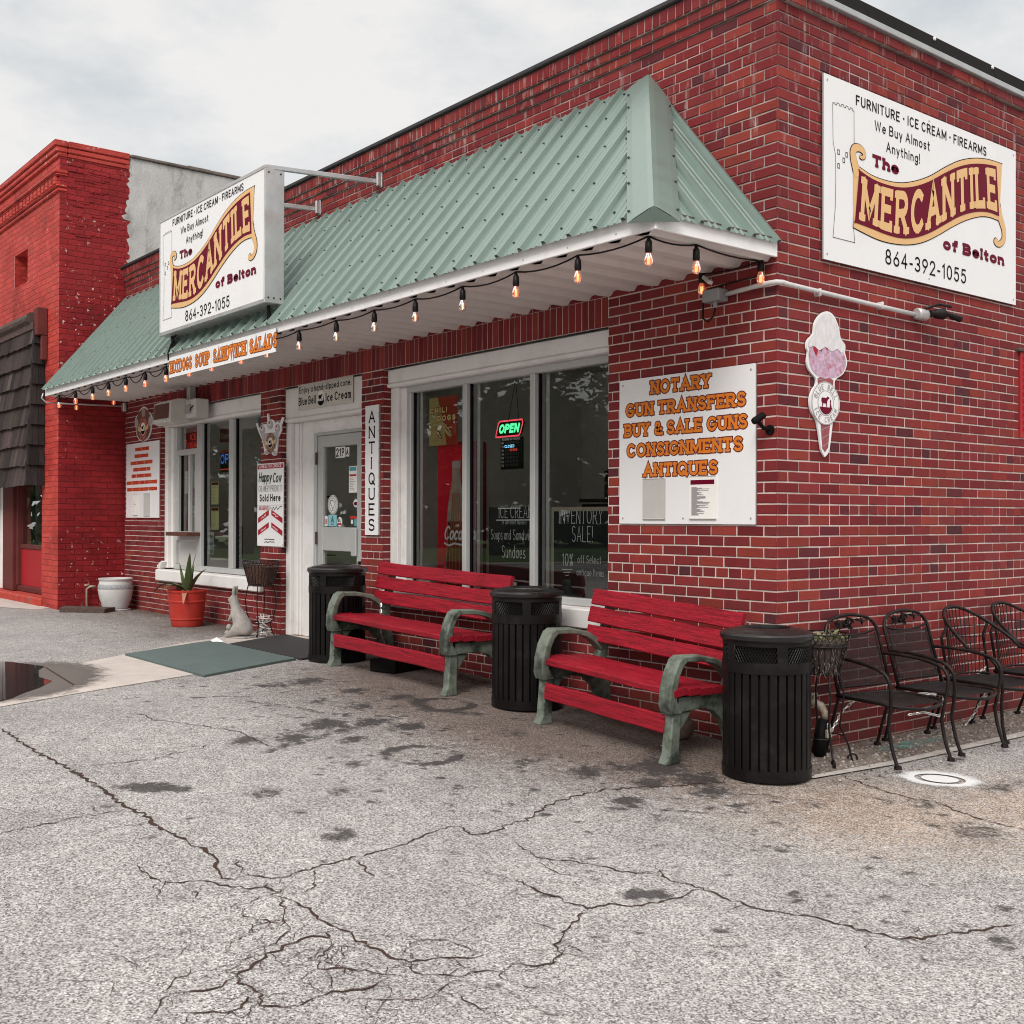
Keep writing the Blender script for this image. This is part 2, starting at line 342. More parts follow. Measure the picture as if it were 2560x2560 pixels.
# ---- painted brick of the neighbouring building
def painted_brick(name,red,flake_amt,sx):
    m,nt,N,L,b=nodes_mat(name)
    tc=N.new('ShaderNodeTexCoord'); P=tc.outputs['Object']
    sep=N.new('ShaderNodeSeparateXYZ'); L.new(P,sep.inputs[0]); cb=N.new('ShaderNodeCombineXYZ')
    L.new(sep.outputs['X' if sx else 'Y'],cb.inputs[0]); L.new(sep.outputs['Z'],cb.inputs[1])
    wob=N.new('ShaderNodeVectorMath'); wob.operation='ADD'; nn=N.new('ShaderNodeTexNoise'); nn.inputs['Scale'].default_value=3; nn.inputs['Detail'].default_value=4
    L.new(P,nn.inputs['Vector']); sc=N.new('ShaderNodeVectorMath'); sc.operation='SCALE'; sc.inputs['Scale'].default_value=.035
    sb=N.new('ShaderNodeVectorMath'); sb.operation='SUBTRACT'; sb.inputs[1].default_value=(.5,.5,.5); L.new(nn.outputs['Color'],sb.inputs[0]); L.new(sb.outputs[0],sc.inputs[0])
    L.new(cb.outputs[0],wob.inputs[0]); L.new(sc.outputs[0],wob.inputs[1])
    br=N.new('ShaderNodeTexBrick'); br.inputs['Scale'].default_value=1; br.inputs['Brick Width'].default_value=.21; br.inputs['Row Height'].default_value=.072
    br.inputs['Mortar Size'].default_value=.008; br.inputs['Mortar Smooth'].default_value=.6
    br.inputs['Color1'].default_value=(.82,.82,.82,1); br.inputs['Color2'].default_value=(1.12,1.12,1.12,1); br.inputs['Mortar'].default_value=(.74,.74,.74,1)
    L.new(wob.outputs[0],br.inputs['Vector'])
    big=noise(N,L,P,1.3,8,.65)
    col=ramp(N,L,big,[(.3,tuple(c*.55 for c in red)),(.47,red),(.75,(red[0]*1.18,red[1]*1.7,red[2]*1.5))])
    col=mixc(N,L,1.0,col,br.outputs['Color'],'MULTIPLY')
    fl=noise(N,L,P,15,6,.6); clus=noise(N,L,P,.9,3,.5)
    f1=math_(N,L,'GREATER_THAN',fl,.64); f2=N.new('ShaderNodeMapRange'); f2.inputs[1].default_value=.42; f2.inputs[2].default_value=.55; L.new(clus,f2.inputs[0])
    fm=math_(N,L,'MULTIPLY',math_(N,L,'MULTIPLY',f1,f2.outputs[0]),flake_amt)
    col=mixc(N,L,fm,col,(.58,.50,.46))
    ex=noise(N,L,P,4.5,6,.6); exm=math_(N,L,'MULTIPLY',math_(N,L,'GREATER_THAN',ex,.66),.5*flake_amt)
    col=mixc(N,L,exm,col,(.11,.025,.02))
    L.new(col,b.inputs['Base Color']); b.inputs['Roughness'].default_value=.62; b.inputs['Specular IOR Level'].default_value=.2
    h=math_(N,L,'ADD',math_(N,L,'MULTIPLY',br.outputs['Fac'],-1.0),math_(N,L,'MULTIPLY',noise(N,L,P,26,6,.6),.9))
    bump(N,L,b,h,.75,.012)
    return m
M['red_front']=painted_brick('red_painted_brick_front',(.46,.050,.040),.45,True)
M['red_side_shaded']=painted_brick('red_painted_brick_side_shaded',(.255,.015,.018),1.0,False)  # awning shade put into the base red, a darker copy of the front
M['red_panel']=mat('red_painted_panel',(.36,.016,.022),.5,var=.12,scale=5)
M['red_curb']=mat('red_painted_curb',(.42,.05,.035),.7,var=.25,scale=6,dirt=(.25,.14,.11),dscale=5,damt=.6)
M['stucco']=mat('grey_white_stucco',(.46,.45,.435),.92,var=.2,scale=3,bump=.5,bscale=30,dirt=(.20,.18,.165),dscale=2.6,damt=.75,stretch=(1.6,1.6,.8))
M['parapet_stain']=mat('stained_parapet_cap',(.15,.125,.11),.92,var=.4,scale=6,bump=.4,bscale=40)
M['shake']=mat('weathered_wood_shakes',(1,1,1),.85,attr=True,var=.45,scale=7,stretch=(9,9,.8),bump=.5,bscale=20)
M['old_wood']=mat('old_dark_wood',(.085,.055,.048),.8,var=.4,scale=6,stretch=(2,12,12),bump=.3,bscale=18,dirt=(.22,.18,.15),dscale=4,damt=.6)
M['brown_frame']=mat('brown_painted_frame',(.12,.028,.025),.6,var=.2,scale=6)

# ---- glass
def glass(name,tint=(.80,.84,.83),boost=2.0,rough=0):
    m=bpy.data.materials.new(name); m.use_nodes=True; nt=m.node_tree; N=nt.nodes; L=nt.links; N.clear()
    o=N.new('ShaderNodeOutputMaterial'); t=N.new('ShaderNodeBsdfTransparent'); t.inputs[0].default_value=(*tint,1)
    g=N.new('ShaderNodeBsdfGlossy'); g.inputs['Roughness'].default_value=rough; g.inputs[0].default_value=(.95,.97,.97,1)
    f=N.new('ShaderNodeFresnel'); f.inputs[0].default_value=1.5
    x=math_(N,L,'MULTIPLY',f.outputs[0],boost,True)
    ms=N.new('ShaderNodeMixShader'); L.new(x,ms.inputs[0]); L.new(t.outputs[0],ms.inputs[1]); L.new(g.outputs[0],ms.inputs[2]); L.new(ms.outputs[0],o.inputs[0])
    return m
M['glass']=glass('window_glass',(.90,.93,.92),2.1)
def bulb_mat(name,tint,e):
    m=glass(name,tint,1.6); nt=m.node_tree; o=[n for n in nt.nodes if n.type=='OUTPUT_MATERIAL'][0]; src=o.inputs[0].links[0].from_socket
    em=nt.nodes.new('ShaderNodeEmission'); em.inputs[0].default_value=(1,.20,.07,1); em.inputs[1].default_value=e
    ad=nt.nodes.new('ShaderNodeAddShader'); nt.links.new(src,ad.inputs[0]); nt.links.new(em.outputs[0],ad.inputs[1]); nt.links.new(ad.outputs[0],o.inputs[0]); return m
M['bulb_glass']=bulb_mat('bulb_glass_lit',(1.0,.70,.55),.2); M['bulb_dim']=bulb_mat('bulb_glass_dim',(1,.90,.84),.03)
def emit(name,c,s):
    m=bpy.data.materials.new(name); m.use_nodes=True; N=m.node_tree.nodes; b=N['Principled BSDF']
    b.inputs['Base Color'].default_value=(*[x*.3 for x in c],1); b.inputs['Emission Color'].default_value=(*c,1); b.inputs['Emission Strength'].default_value=s; return m
M['filament']=emit('bulb_filament',(1,.38,.16),2.2)
M['filament_dim']=emit('bulb_filament_dim',(1,.5,.3),2.2)
M['neon_green']=emit('led_green',(.10,.95,.36),1.1)
M['neon_red']=emit('led_red',(1,.08,.12),.8)
M['neon_blue']=emit('led_blue',(.08,.25,.9),.55)
M['led_blue_white']=emit('led_blue_white',(.25,.65,1),1.4)
M['led_dim_red']=emit('led_dim_red',(.8,.06,.03),.45)
M['tube']=emit('fluorescent_tube',(1,.93,.82),26)

# ================================================================ GROUND
def axis(lo,hi,step,coarse):
    a=[c for c in coarse if c<lo]+list(np.arange(lo,hi+1e-6,step))+[c for c in coarse if c>hi]
    return np.array(a)
xs=axis(-7.6,4.4,.033,[-260,-120,-60,-30,-20,-15,-12,-10.5,-9.5,-8.5,5,6,8,12,20,40,100,260])
ys=axis(-4.4,.5,.03,[-260,-120,-60,-40,-25,-18,-14,-12,-10,-8.5,-7,-6.2,-5.6,-5,-4.7,1,1.4,1.8,2.2,2.6,3,4,6,10,20,60,260])
X,Y=np.meshgrid(xs,ys,indexing='xy')
kx=[-60,-12,-6,-3,-.5,0,1,6,60]; kz=[.25,.25,.23,.195,.073,.02,-.02,-.05,-.1]
Z=np.interp(X,kx,kz)*np.clip((Y+12)/11,0,1)
Z=np.where((X<-.1)&(Y>.5),Z-.2,Z)
st=np.zeros_like(X); tn=np.zeros_like(X); bw=np.zeros_like(X)
def blob(F,x,y,rx,ry,amt,ang=0):
    c,s=math.cos(ang),math.sin(ang); dx=(X-x)*c+(Y-y)*s; dy=-(X-x)*s+(Y-y)*c
    np.maximum(F,amt*np.exp(-((dx/rx)**2+(dy/ry)**2)),out=F)
for x,y,r,a in [(-3.42,-1.52,.14,.7),(-3.39,-1.21,.17,.9),(-3.31,-1.47,.12,.6),(-2.83,-1.14,.10,1),(-2.65,-1.54,.08,.7),(-2.35,-1.38,.11,.8),(-2.47,-.97,.1,.9),(-1.69,-1.44,.12,1),(-2.03,-1.82,.17,.95),(-1.6,-1.89,.1,.8),(-1.92,-2.41,.12,.85),(-1.82,-2.15,.15,.75),(-1.85,-1.76,.12,.6),(-1.93,-1.56,.12,1),(-.55,-3.5,.045,.55),(-.17,-2.8,.085,.8),(-1.1,-3.48,.05,.45),(.45,-3.76,.035,.5),(-.88,-2.81,.11,.6),(-.71,-2.48,.09,.55),(-1.11,-2.16,.1,.5),(-2.47,-3.16,.05,.5),(-.33,-1.18,.11,.95),(-.04,-1.0,.10,.9),(.14,-1.34,.11,.85),(-.2,-.76,.2,1.0),(.05,-.72,.16,.95),(.25,-.84,.13,.9),(1.08,-2.23,.075,1),(1.14,-2.17,.06,.95),(1.45,-1.75,.04,.9),(1.69,-1.5,.03,.9),(.86,-.23,.07,.5),(1.43,-.36,.2,.45),(-.3,-.95,.1,.7),(-1.2,-1.0,.12,.5),(-.65,-1.35,.1,.5),(.5,-.95,.08,.6),(.72,-.62,.07,.5),(1.0,-.12,.1,.5),(1.05,.5,.12,.55),(1.5,.9,.15,.4)]:
    blob(st,x,y,r*.74,r*.97,a*1.1,.6)
blob(st,-1.3,-3.22,.16,.075,1.25,.9); blob(st,-1.2,-3.13,.1,.05,1.2,.9)
def streak(F,pts,wd,amt):
    for (x0,y0),(x1,y1) in zip(pts,pts[1:]):
        n=max(2,int(math.hypot(x1-x0,y1-y0)/.04))
        for k in range(n+1): t=k/n; blob(F,x0+(x1-x0)*t,y0+(y1-y0)*t,wd,wd,amt)
streak(st,[(-1.64,-2.39),(-1.71,-2.16),(-1.81,-1.89),(-1.88,-1.61),(-1.95,-1.31)],.035,.75)
streak(st,[(-1.92,-2.44),(-1.95,-2.1),(-2.05,-1.75)],.03,.6)
streak(st,[(-3.25,-2.16),(-3.21,-1.99),(-3.09,-1.85)],.022,.8)
for cx,cy,rr,a in [(-2.12,-.86,.19,.9),(-1.08,-1.75,.2,.75)]:
    for k in range(40):
        q=2*math.pi*k/40; blob(st,cx+rr*math.cos(q),cy+rr*math.sin(q),.032,.032,2.1*a*(.6+.4*math.sin(q*2+1)))
blob(tn,.95,-.45,.75,.75,1.0,.5); blob(tn,1.35,.25,.6,.8,.9); blob(tn,1.4,-.5,.5,.5,.7); blob(tn,2.2,.7,.8,1.0,.6); blob(tn,.1,-.75,.4,.4,.55)
blob(bw,-1.0,-.45,1.3,.85,2.0); blob(bw,-2.6,-.4,1.5,.8,1.8); blob(bw,-.2,-.35,.5,.35,.9); blob(bw,-7.6,-.1,2.2,.95,.85); blob(bw,-9.2,-.2,1.6,.9,.75); blob(bw,-2.1,-.85,.7,.6,1.0); blob(bw,-4.0,-.3,.5,.4,.7); blob(bw,-.75,-.62,.6,.3,.6)
blob(bw,-6.9,-.95,.5,.3,.6); bw+=.34*np.exp(-(((X+1.9)/1.7)**2+((Y+1.35)/.75)**2)); bw+=.9*np.exp(-(np.clip(-Y,0,9)/.16)**2)*(X<.1)*(X>-10.6)
rq=random.Random(77)
for k in range(420):                      # drips, gum and small oil spots
    x,y=rq.uniform(-4.6,2.6),rq.gauss(-1.5,.8)
    if y>-.15 or y<-4: continue
    blob(st,x,y,rq.uniform(.012,.03),rq.uniform(.012,.035),rq.uniform(.5,1.1),rq.uniform(0,3))
streak(st,[(-1.05,-1.9),(-.8,-2.2),(-.55,-2.35)],.02,.5); streak(st,[(-2.9,-1.9),(-2.4,-1.7),(-1.9,-1.5)],.03,.55); streak(st,[(-2.35,-.95),(-2.0,-1.05),(-1.75,-.85)],.05,.8)
me=bpy.data.meshes.new('ground'); nx,ny=len(xs),len(ys)
V=np.stack([X,Y,Z],-1).reshape(-1,3)
idx=(np.arange(ny-1)[:,None]*nx+np.arange(nx-1)[None,:]).reshape(-1)
F=np.stack([idx,idx+1,idx+nx+1,idx+nx],-1)
me.from_pydata(V.tolist(),[],F.tolist()); me.materials.append(M['asphalt'])
ca=me.color_attributes.new('Col','FLOAT_COLOR','POINT')
ca.data.foreach_set('color',np.stack([st,tn,bw,np.ones_like(st)],-1).reshape(-1).astype(np.float32))
me.polygons.foreach_set('use_smooth',[True]*len(me.polygons))
GROUND=bpy.data.objects.new('ground',me); COL.objects.link(GROUND); tag(GROUND,'weathered grey asphalt forecourt with pale stones showing','ground',kind='structure')

def sheet(name,poly,mt,off=.004,step=.1,parent=None,thick=0):
    """flat patch that follows the ground"""
    bm=bmesh.new(); f=bm.faces.new([bm.verts.new((x,y,0)) for x,y in poly])
    for ax in (0,1):
        lo=min(p[ax] for p in poly); hi=max(p[ax] for p in poly); n=int((hi-lo)/step)
        for k in range(1,n+1):
            co=[0,0,0]; no=[0,0,0]; co[ax]=lo+(hi-lo)*k/(n+1); no[ax]=1
            bmesh.ops.bisect_plane(bm,geom=bm.verts[:]+bm.edges[:]+bm.faces[:],plane_co=co,plane_no=no)
    if thick:
        r=bmesh.ops.extrude_face_region(bm,geom=bm.faces[:]); top=[v for v in r['geom'] if isinstance(v,bmesh.types.BMVert)]
        ts=set(top)
        for v in bm.verts: v.co.z=ground_z(v.co.x,v.co.y)+off+(thick if v in ts else -.01)
    else:
        for v in bm.verts: v.co.z=ground_z(v.co.x,v.co.y)+off
    bmesh.ops.recalc_face_normals(bm,faces=bm.faces[:])
    if not thick:
        for f in bm.faces:
            f.normal_update()
            if f.normal.z<0: f.normal_flip()
    me=bpy.data.meshes.new(name); bm.to_mesh(me); bm.free(); me.materials.append(mt)
    o=bpy.data.objects.new(name,me); COL.objects.link(o)
    if parent is not None: o.parent=parent
    return o

# cracks: thin dirt-filled ribbons lying in the asphalt
CR=[(4,[(-3.02,-3.47),(-2.77,-3.46),(-2.49,-3.46),(-2.19,-3.45),(-1.87,-3.42),(-1.59,-3.42),(-1.38,-3.42),(-1.17,-3.42),(-0.99,-3.43),(-0.87,-3.4),(-0.72,-3.42),(-0.55,-3.41),(-0.38,-3.39),(-0.25,-3.37),(-0.17,-3.37),(-0.07,-3.41),(0.02,-3.42),(0.07,-3.4)]),(2.2,[(0.07,-3.4),(0.06,-3.34),(0.15,-3.26),(0.12,-3.09),(0.11,-2.9),(0.1,-2.74),(0.07,-2.6),(-0.01,-2.38),(0.01,-2.29),(0.15,-2.31),(0.15,-2.19),(0.1,-2.05)]),(2.6,[(0.11,-2.06),(0.1,-1.95),(-0.0,-1.79),(-0.04,-1.66),(-0.06,-1.5),(-0.07,-1.34),(-0.03,-1.21),(-0.0,-1.08),(0.07,-0.97),(0.11,-0.81),(0.17,-0.68),(0.12,-0.58)]),(2.4,[(-0.29,-3.66),(-0.17,-3.67),(-0.09,-3.64),(-0.03,-3.6),(0.01,-3.51),(0.09,-3.47),(0.16,-3.43),(0.2,-3.4),(0.19,-3.33),(0.33,-3.35),(0.39,-3.33),(0.5,-3.32),(0.61,-3.33),(0.68,-3.33),(0.78,-3.32),(0.88,-3.32),(0.97,-3.3),(1.03,-3.3),(1.1,-3.28),(1.12,-3.23),(1.16,-3.16),(1.21,-3.1),(1.2,-3.05)]),(2.2,[(1.1,-3.28),(1.19,-3.32),(1.24,-3.28),(1.28,-3.23),(1.29,-3.15),(1.33,-3.1),(1.33,-3.04)]),(2.2,[(0.68,-3.33),(0.78,-3.39),(0.73,-3.43),(0.75,-3.52),(0.77,-3.62),(0.81,-3.68),(0.84,-3.73),(0.87,-3.77),(0.95,-3.77),(1.03,-3.76),(1.06,-3.77),(1.1,-3.8),(1.16,-3.76),(1.18,-3.71),(1.17,-3.65),(1.15,-3.59),(1.17,-3.53),(1.19,-3.48),(1.17,-3.39)]),(2,[(0.87,-3.77),(0.89,-3.81),(0.91,-3.87),(0.89,-3.94),(0.88,-4.0),(0.94,-4.04),(1.0,-4.1)]),(1.8,[(1.1,-3.8),(1.03,-3.81),(1.08,-3.86),(1.11,-3.91),(1.13,-3.95)]),(2.0,[(0.9,-3.52),(1.0,-3.53),(1.02,-3.47),(1.07,-3.42),(1.13,-3.4),(1.18,-3.36)]),(1.6,[(0.33,-3.35),(0.44,-3.38),(0.53,-3.43),(0.63,-3.45),(0.67,-3.53),(0.73,-3.58)]),(1.5,[(0.34,-3.52),(0.44,-3.54),(0.51,-3.49),(0.59,-3.47),(0.54,-3.41)]),(1.4,[(-0.15,-3.31),(-0.04,-3.33),(0.06,-3.34)]),(1.4,[(0.12,-3.09),(0.23,-3.14),(0.31,-3.18),(0.37,-3.25)]),(1.5,[(0.11,-2.88),(0.24,-2.92),(0.36,-2.96),(0.4,-2.95)]),(2,[(-0.94,-4.0),(-0.98,-3.89),(-0.98,-3.77),(-1.0,-3.65),(-0.99,-3.54),(-1.0,-3.45)]),(1.6,[(-0.79,-3.62),(-0.75,-3.54),(-0.72,-3.42)]),(1.5,[(-1.86,-3.41),(-1.85,-3.3),(-1.83,-3.15),(-1.8,-3.0),(-1.86,-2.87),(-1.88,-2.7),(-1.97,-2.6)]),(2.0,[(-3.01,-2.68),(-2.88,-2.64),(-2.73,-2.65),(-2.6,-2.56),(-2.45,-2.49),(-2.28,-2.41),(-2.15,-2.35),(-2.0,-2.35),(-1.84,-2.36),(-1.66,-2.37)]),(1.5,[(1.13,-3.8),(1.14,-3.87),(1.08,-3.91),(1.03,-4.0),(0.99,-4.03)]),(1.4,[(0.01,-3.59),(0.12,-3.59),(0.24,-3.59)]),(1.4,[(0.84,-3.56),(0.9,-3.52),(0.88,-3.45),(0.79,-3.39)]),(1.3,[(1.0,-3.53),(1.08,-3.56),(1.15,-3.58)]),(1.3,[(0.88,-4.02),(0.8,-3.94),(0.73,-3.84)]),(1.3,[(0.52,-2.57),(0.61,-2.55),(0.68,-2.52)]),(1.3,[(1.36,-3.34),(1.39,-3.31),(1.48,-3.31),(1.59,-3.31)]),(1.3,[(0.25,-2.17),(0.14,-2.2)]),(2,[(0.33,-2.23),(0.45,-2.25),(0.54,-2.26),(0.61,-2.22),(0.69,-2.16),(0.79,-2.12),(0.89,-2.08),(0.94,-2.0)]),(2.6,[(0.89,-1.93),(0.95,-1.98),(1.05,-2.01),(1.14,-1.99),(1.22,-1.98),(1.31,-2.01),(1.38,-2.0),(1.48,-1.99),(1.58,-1.95),(1.66,-1.9),(1.76,-1.89),(1.84,-1.87),(1.9,-1.85),(1.95,-1.85),(2.0,-1.78),(2.04,-1.68),(2.08,-1.58),(2.11,-1.45),(2.15,-1.35)]),(2.4,[(0.69,-2.52),(0.78,-2.52),(0.86,-2.51),(0.98,-2.5),(1.08,-2.49),(1.11,-2.4),(1.17,-2.35),(1.19,-2.24),(1.22,-2.13),(1.19,-2.03),(1.2,-1.99)]),(2,[(1.08,-2.49),(1.16,-2.6),(1.21,-2.71),(1.28,-2.81),(1.35,-2.85),(1.38,-2.92),(1.38,-2.98),(1.32,-3.03)]),(1.4,[(1.25,-2.84),(1.28,-2.81)]),(1.4,[(1.28,-2.81),(1.38,-2.84),(1.42,-2.81)]),(1.3,[(0.54,-2.26),(0.63,-2.31),(0.74,-2.32),(0.79,-2.3)]),(1.5,[(1.23,-2.14),(1.29,-2.12),(1.31,-2.07)]),(2.2,[(0.43,0.0),(0.59,-0.04),(0.78,-0.08),(0.93,-0.08),(1.02,-0.03),(1.21,-0.12),(1.33,-0.16),(1.47,-0.18),(1.54,-0.16)]),(1.3,[(1.89,-1.94),(1.95,-2.02),(2.01,-2.07)]),(1.4,[(0.36,-0.78),(0.46,-0.67),(0.58,-0.62),(0.69,-0.53)])]
mb=MB(); rc=random.Random(3)
def crack(pts,wd):
    P=[Vector((x,y,0)) for x,y in pts]; Q=[]
    for a,b in zip(P,P[1:]):
        n=max(2,int((b-a).length/.022)); d=(b-a); nr=Vector((-d.y,d.x,0)).normalized()
        for k in range(n): Q.append(a+d*(k/n)+nr*(rc.gauss(0,.006)+.008*math.sin(k*.9+len(Q)*.37)))
    Q.append(P[-1]); i0=len(mb.v); m_=len(Q)
    for k,p in enumerate(Q):
        t=(Q[min(k+1,m_-1)]-Q[max(k-1,0)]).normalized(); nr=Vector((-t.y,t.x,0))
        h=wd*rc.uniform(.2,1.3)*min(1,.25+min(k,m_-1-k)/5)
        for sgn in (-1,1):
            q=p+nr*h*sgn; mb.v.append((q.x,q.y,ground_z(q.x,q.y)+.003))
    for k in range(m_-1):
        a=i0+2*k; mb.f.append((a,a+2,a+3,a+1)); mb.mi.append(0); mb.c.append((1,1,1))
for wd,pts in CR: crack(pts,wd*.0023)
rc2=random.Random(11)
for wd,pts in CR:                       # short side branches
    for k in range(1,len(pts)-1):
        if rc2.random()<.30:
            x,y=pts[k]; a=rc2.uniform(0,6.28); q=[(x,y)]
            for j in range(rc2.randint(2,4)): a+=rc2.gauss(0,.5); x+=.045*math.cos(a); y+=.045*math.sin(a); q.append((x,y))
            crack(q,.0024)
rw3=random.Random(31)
for k in range(46):                      # fine web of cracks where the surface has broken up
    x,y=rw3.gauss(.82,.28),rw3.gauss(-3.55,.26); a=rw3.uniform(0,6.28); q=[(x,y)]
    for j in range(rw3.randint(3,8)): a+=rw3.gauss(0,.55); x+=.05*math.cos(a); y+=.05*math.sin(a); q.append((x,y))
    crack(q,rw3.uniform(.0012,.0024))
for k in range(40):
    x,y=rw3.uniform(-3.2,2.2),rw3.uniform(-3.6,-.9); a=rw3.uniform(0,6.28); q=[(x,y)]
    for j in range(rw3.randint(2,6)): a+=rw3.gauss(0,.5); x+=.05*math.cos(a); y+=.05*math.sin(a); q.append((x,y))
    crack(q,.0016)
mb.build('cracks',M['crack'],GROUND)

SLAB=sheet('concrete_slab',[(-6.62,.02),(-4.45,.02),(-4.47,-.6),(-4.24,-1.7),(-4.0,-2.58),(-3.74,-3.36),(-4.9,-3.9),(-6.4,-3.0),(-5.33,-2.39),(-6.14,-1.0)],M['concrete'],.004)
tag(SLAB,'pale concrete strip leading to the white door','paving',kind='structure')
sheet('slab_joint',[(-4.32,-2.62),(-5.35,-2.52),(-5.35,-2.535),(-4.31,-2.64)],M['crack'],.008,parent=SLAB)
PUD=sheet('puddle',[(-6.3,-3.0),(-5.85,-2.66),(-5.4,-2.52),(-5.22,-2.62),(-5.0,-2.68),(-4.85,-2.72),(-4.60,-2.70),(-4.35,-2.86),(-4.18,-3.02),(-4.02,-3.14),(-3.9,-3.33),(-4.8,-3.75),(-6.2,-3.5)],M['water'],.011)
tag(PUD,'shallow rain puddle mirroring the red building','puddle',kind='structure')
GB=sheet('gravel_bed',[(.004,-.05),(.25,-.25),(.36,-.17),(.41,.53),(.43,2.04),(.45,4.5),(.004,4.5)],M['gravel'],.005)
tag(GB,'strip of dirty gravel at the foot of the brick side wall','gravel',kind='stuff')
mb=MB(); rg=random.Random(5)
for k in range(1500):
    y=rg.uniform(-.2,3.6)**1.0; x=rg.uniform(.015,.40)
    if rg.random()<.12: x=rg.uniform(.4,.62)
    r=rg.uniform(.004,.013)*(1.6 if rg.random()<.05 else 1); z=ground_z(x,y)+.004; g=rg.uniform(.04,.4); a=rg.uniform(0,3)
    c=(g,g*rg.uniform(.82,.95),g*rg.uniform(.72,.9)); ca_,sa_=math.cos(a)*r,math.sin(a)*r
    mb.idx([(x+ca_,y+sa_,z),(x-sa_,y+ca_,z),(x-ca_,y-sa_,z),(x+sa_,y-ca_,z),(x,y,z+r*.9)],[(0,1,4),(1,2,4),(2,3,4),(3,0,4)],c)
mb.build('pebbles',M['pebble'],GB)
ED=sheet('concrete_edging',[(.355,-.20),(.41,.534),(.43,2.04),(.45,4.5),(.53,4.5),(.505,1.9),(.468,.444),(.40,-.20)],M['concrete_edge'],.009)
tag(ED,'narrow worn concrete kerb band beside the gravel strip','kerb',kind='structure')
# white sprayed ring and turquoise powder
def paint_mat(name,colr,inner=None):
    m,nt,N,L,b=nodes_mat(name); b.inputs['Base Color'].default_value=(*colr,1); b.inputs['Roughness'].default_value=.8
    at=N.new('ShaderNodeAttribute'); at.attribute_name='Col'; s=N.new('ShaderNodeSeparateColor'); L.new(at.outputs['Color'],s.inputs[0])
    tc=N.new('ShaderNodeTexCoord'); n=noise(N,L,tc.outputs['Object'],160,3,.6); n2=noise(N,L,tc.outputs['Object'],14,5,.6)
    q=math_(N,L,'ADD',math_(N,L,'ADD',s.outputs[0],math_(N,L,'MULTIPLY',math_(N,L,'SUBTRACT',n,.5),1.1)),math_(N,L,'MULTIPLY',math_(N,L,'SUBTRACT',n2,.5),.7))
    r=N.new('ShaderNodeMapRange'); r.inputs[1].default_value=.40; r.inputs[2].default_value=.75; L.new(q,r.inputs[0]); L.new(r.outputs[0],b.inputs['Alpha']); return m
M['spray']=paint_mat('white_spray_paint',(.62,.61,.60)); M['teal']=paint_mat('turquoise_powder',(.10,.42,.36))
def sprayed(name,cx,cy,rx,ry,ang,mt,hole=None,off=.006,amp=1.15):
    rings=26; seg=40; v=[];f=[];c=[]
    for k in range(rings+1):
        t=k/rings
        for j in range(seg):
            a=2*math.pi*j/seg; dx=rx*t*math.cos(a); dy=ry*t*math.sin(a)
            x=cx+dx*math.cos(ang)-dy*math.sin(ang); y=cy+dx*math.sin(ang)+dy*math.cos(ang)
            v.append((x,y,ground_z(x,y)+off)); al=min(amp,max(0,(1-t)*1.9))
            if hole and hole[0]<t<hole[1]: al=0
            c.append(al)
    for k in range(rings):
        for j in range(seg): a=k*seg+j; b2=k*seg+(j+1)%seg; f.append((a,a+seg,b2+seg,b2))
    me=bpy.data.meshes.new(name); me.from_pydata(v,[],f); me.materials.append(mt)
    at=me.color_attributes.new('Col','FLOAT_COLOR','POINT'); buf=[]
    for q in c: buf.extend([q,q,q,1])
    at.data.foreach_set('color',buf); o=bpy.data.objects.new(name,me); COL.objects.link(o); return o
o=sprayed('spray_paint_mark',.79,.40,.30,.24,.75,M['spray'],(.34,.45)); tag(o,'white sprayed paint halo with a bare ring on the asphalt by the chairs','paint mark',kind='structure')
o=sprayed('turquoise_powder',.235,1.02,.075,.42,-.03,M['teal'],off=.012,amp=.46); tag(o,'turquoise powder spilled on the gravel under the chairs','spill',kind='stuff')

M['damp']=paint_mat('damp_stain',(.105,.085,.075))
o=sprayed('damp_patch',-4.85,-2.9,1.3,.85,-.42,M['damp'],off=.0075); tag(o,'damp brown stain on the concrete round the puddle','damp patch',kind='structure')
# ================================================================ BRICK SHOP
SHOP=thing('brick_shop','low red brick corner shop with green metal awning and white trimmed windows','shop building')
CO=.064; Z0=1.376; ST=.2032; JT=.0088
PAL=[(.27,0.0312,.034),(.30,0.0360,.036),(.245,0.0288,.032),(.32,0.0432,.038),(.225,0.0264,.031),(.285,0.0384,.040),(.34,0.0528,.040),(.26,0.0408,.042)]
DARK=[(.15,.029,.037),(.125,.030,.038),(.17,.028,.036)]
rb=random.Random(21)
def bcol(hdr=False):
    c=rb.choice(DARK) if rb.random()<(.15 if hdr else .032) else rb.choice(PAL)
    k=rb.uniform(.86,1.12)*.69; return tuple(v*k for v in c)
def cut(rects,hole):
    a0,a1,b0,b1=hole; o=[]
    for (u0,u1,v0,v1) in rects:
        if a1<=u0 or a0>=u1 or b1<=v0 or b0>=v1: o.append((u0,u1,v0,v1)); continue
        if a0>u0: o.append((u0,a0,v0,v1))
        if a1<u1: o.append((a1,u1,v0,v1))
        m0,m1=max(u0,a0),min(u1,a1)
        if b0>v0: o.append((m0,m1,v0,b0))
        if b1<v1: o.append((m0,m1,b1,v1))
    return o
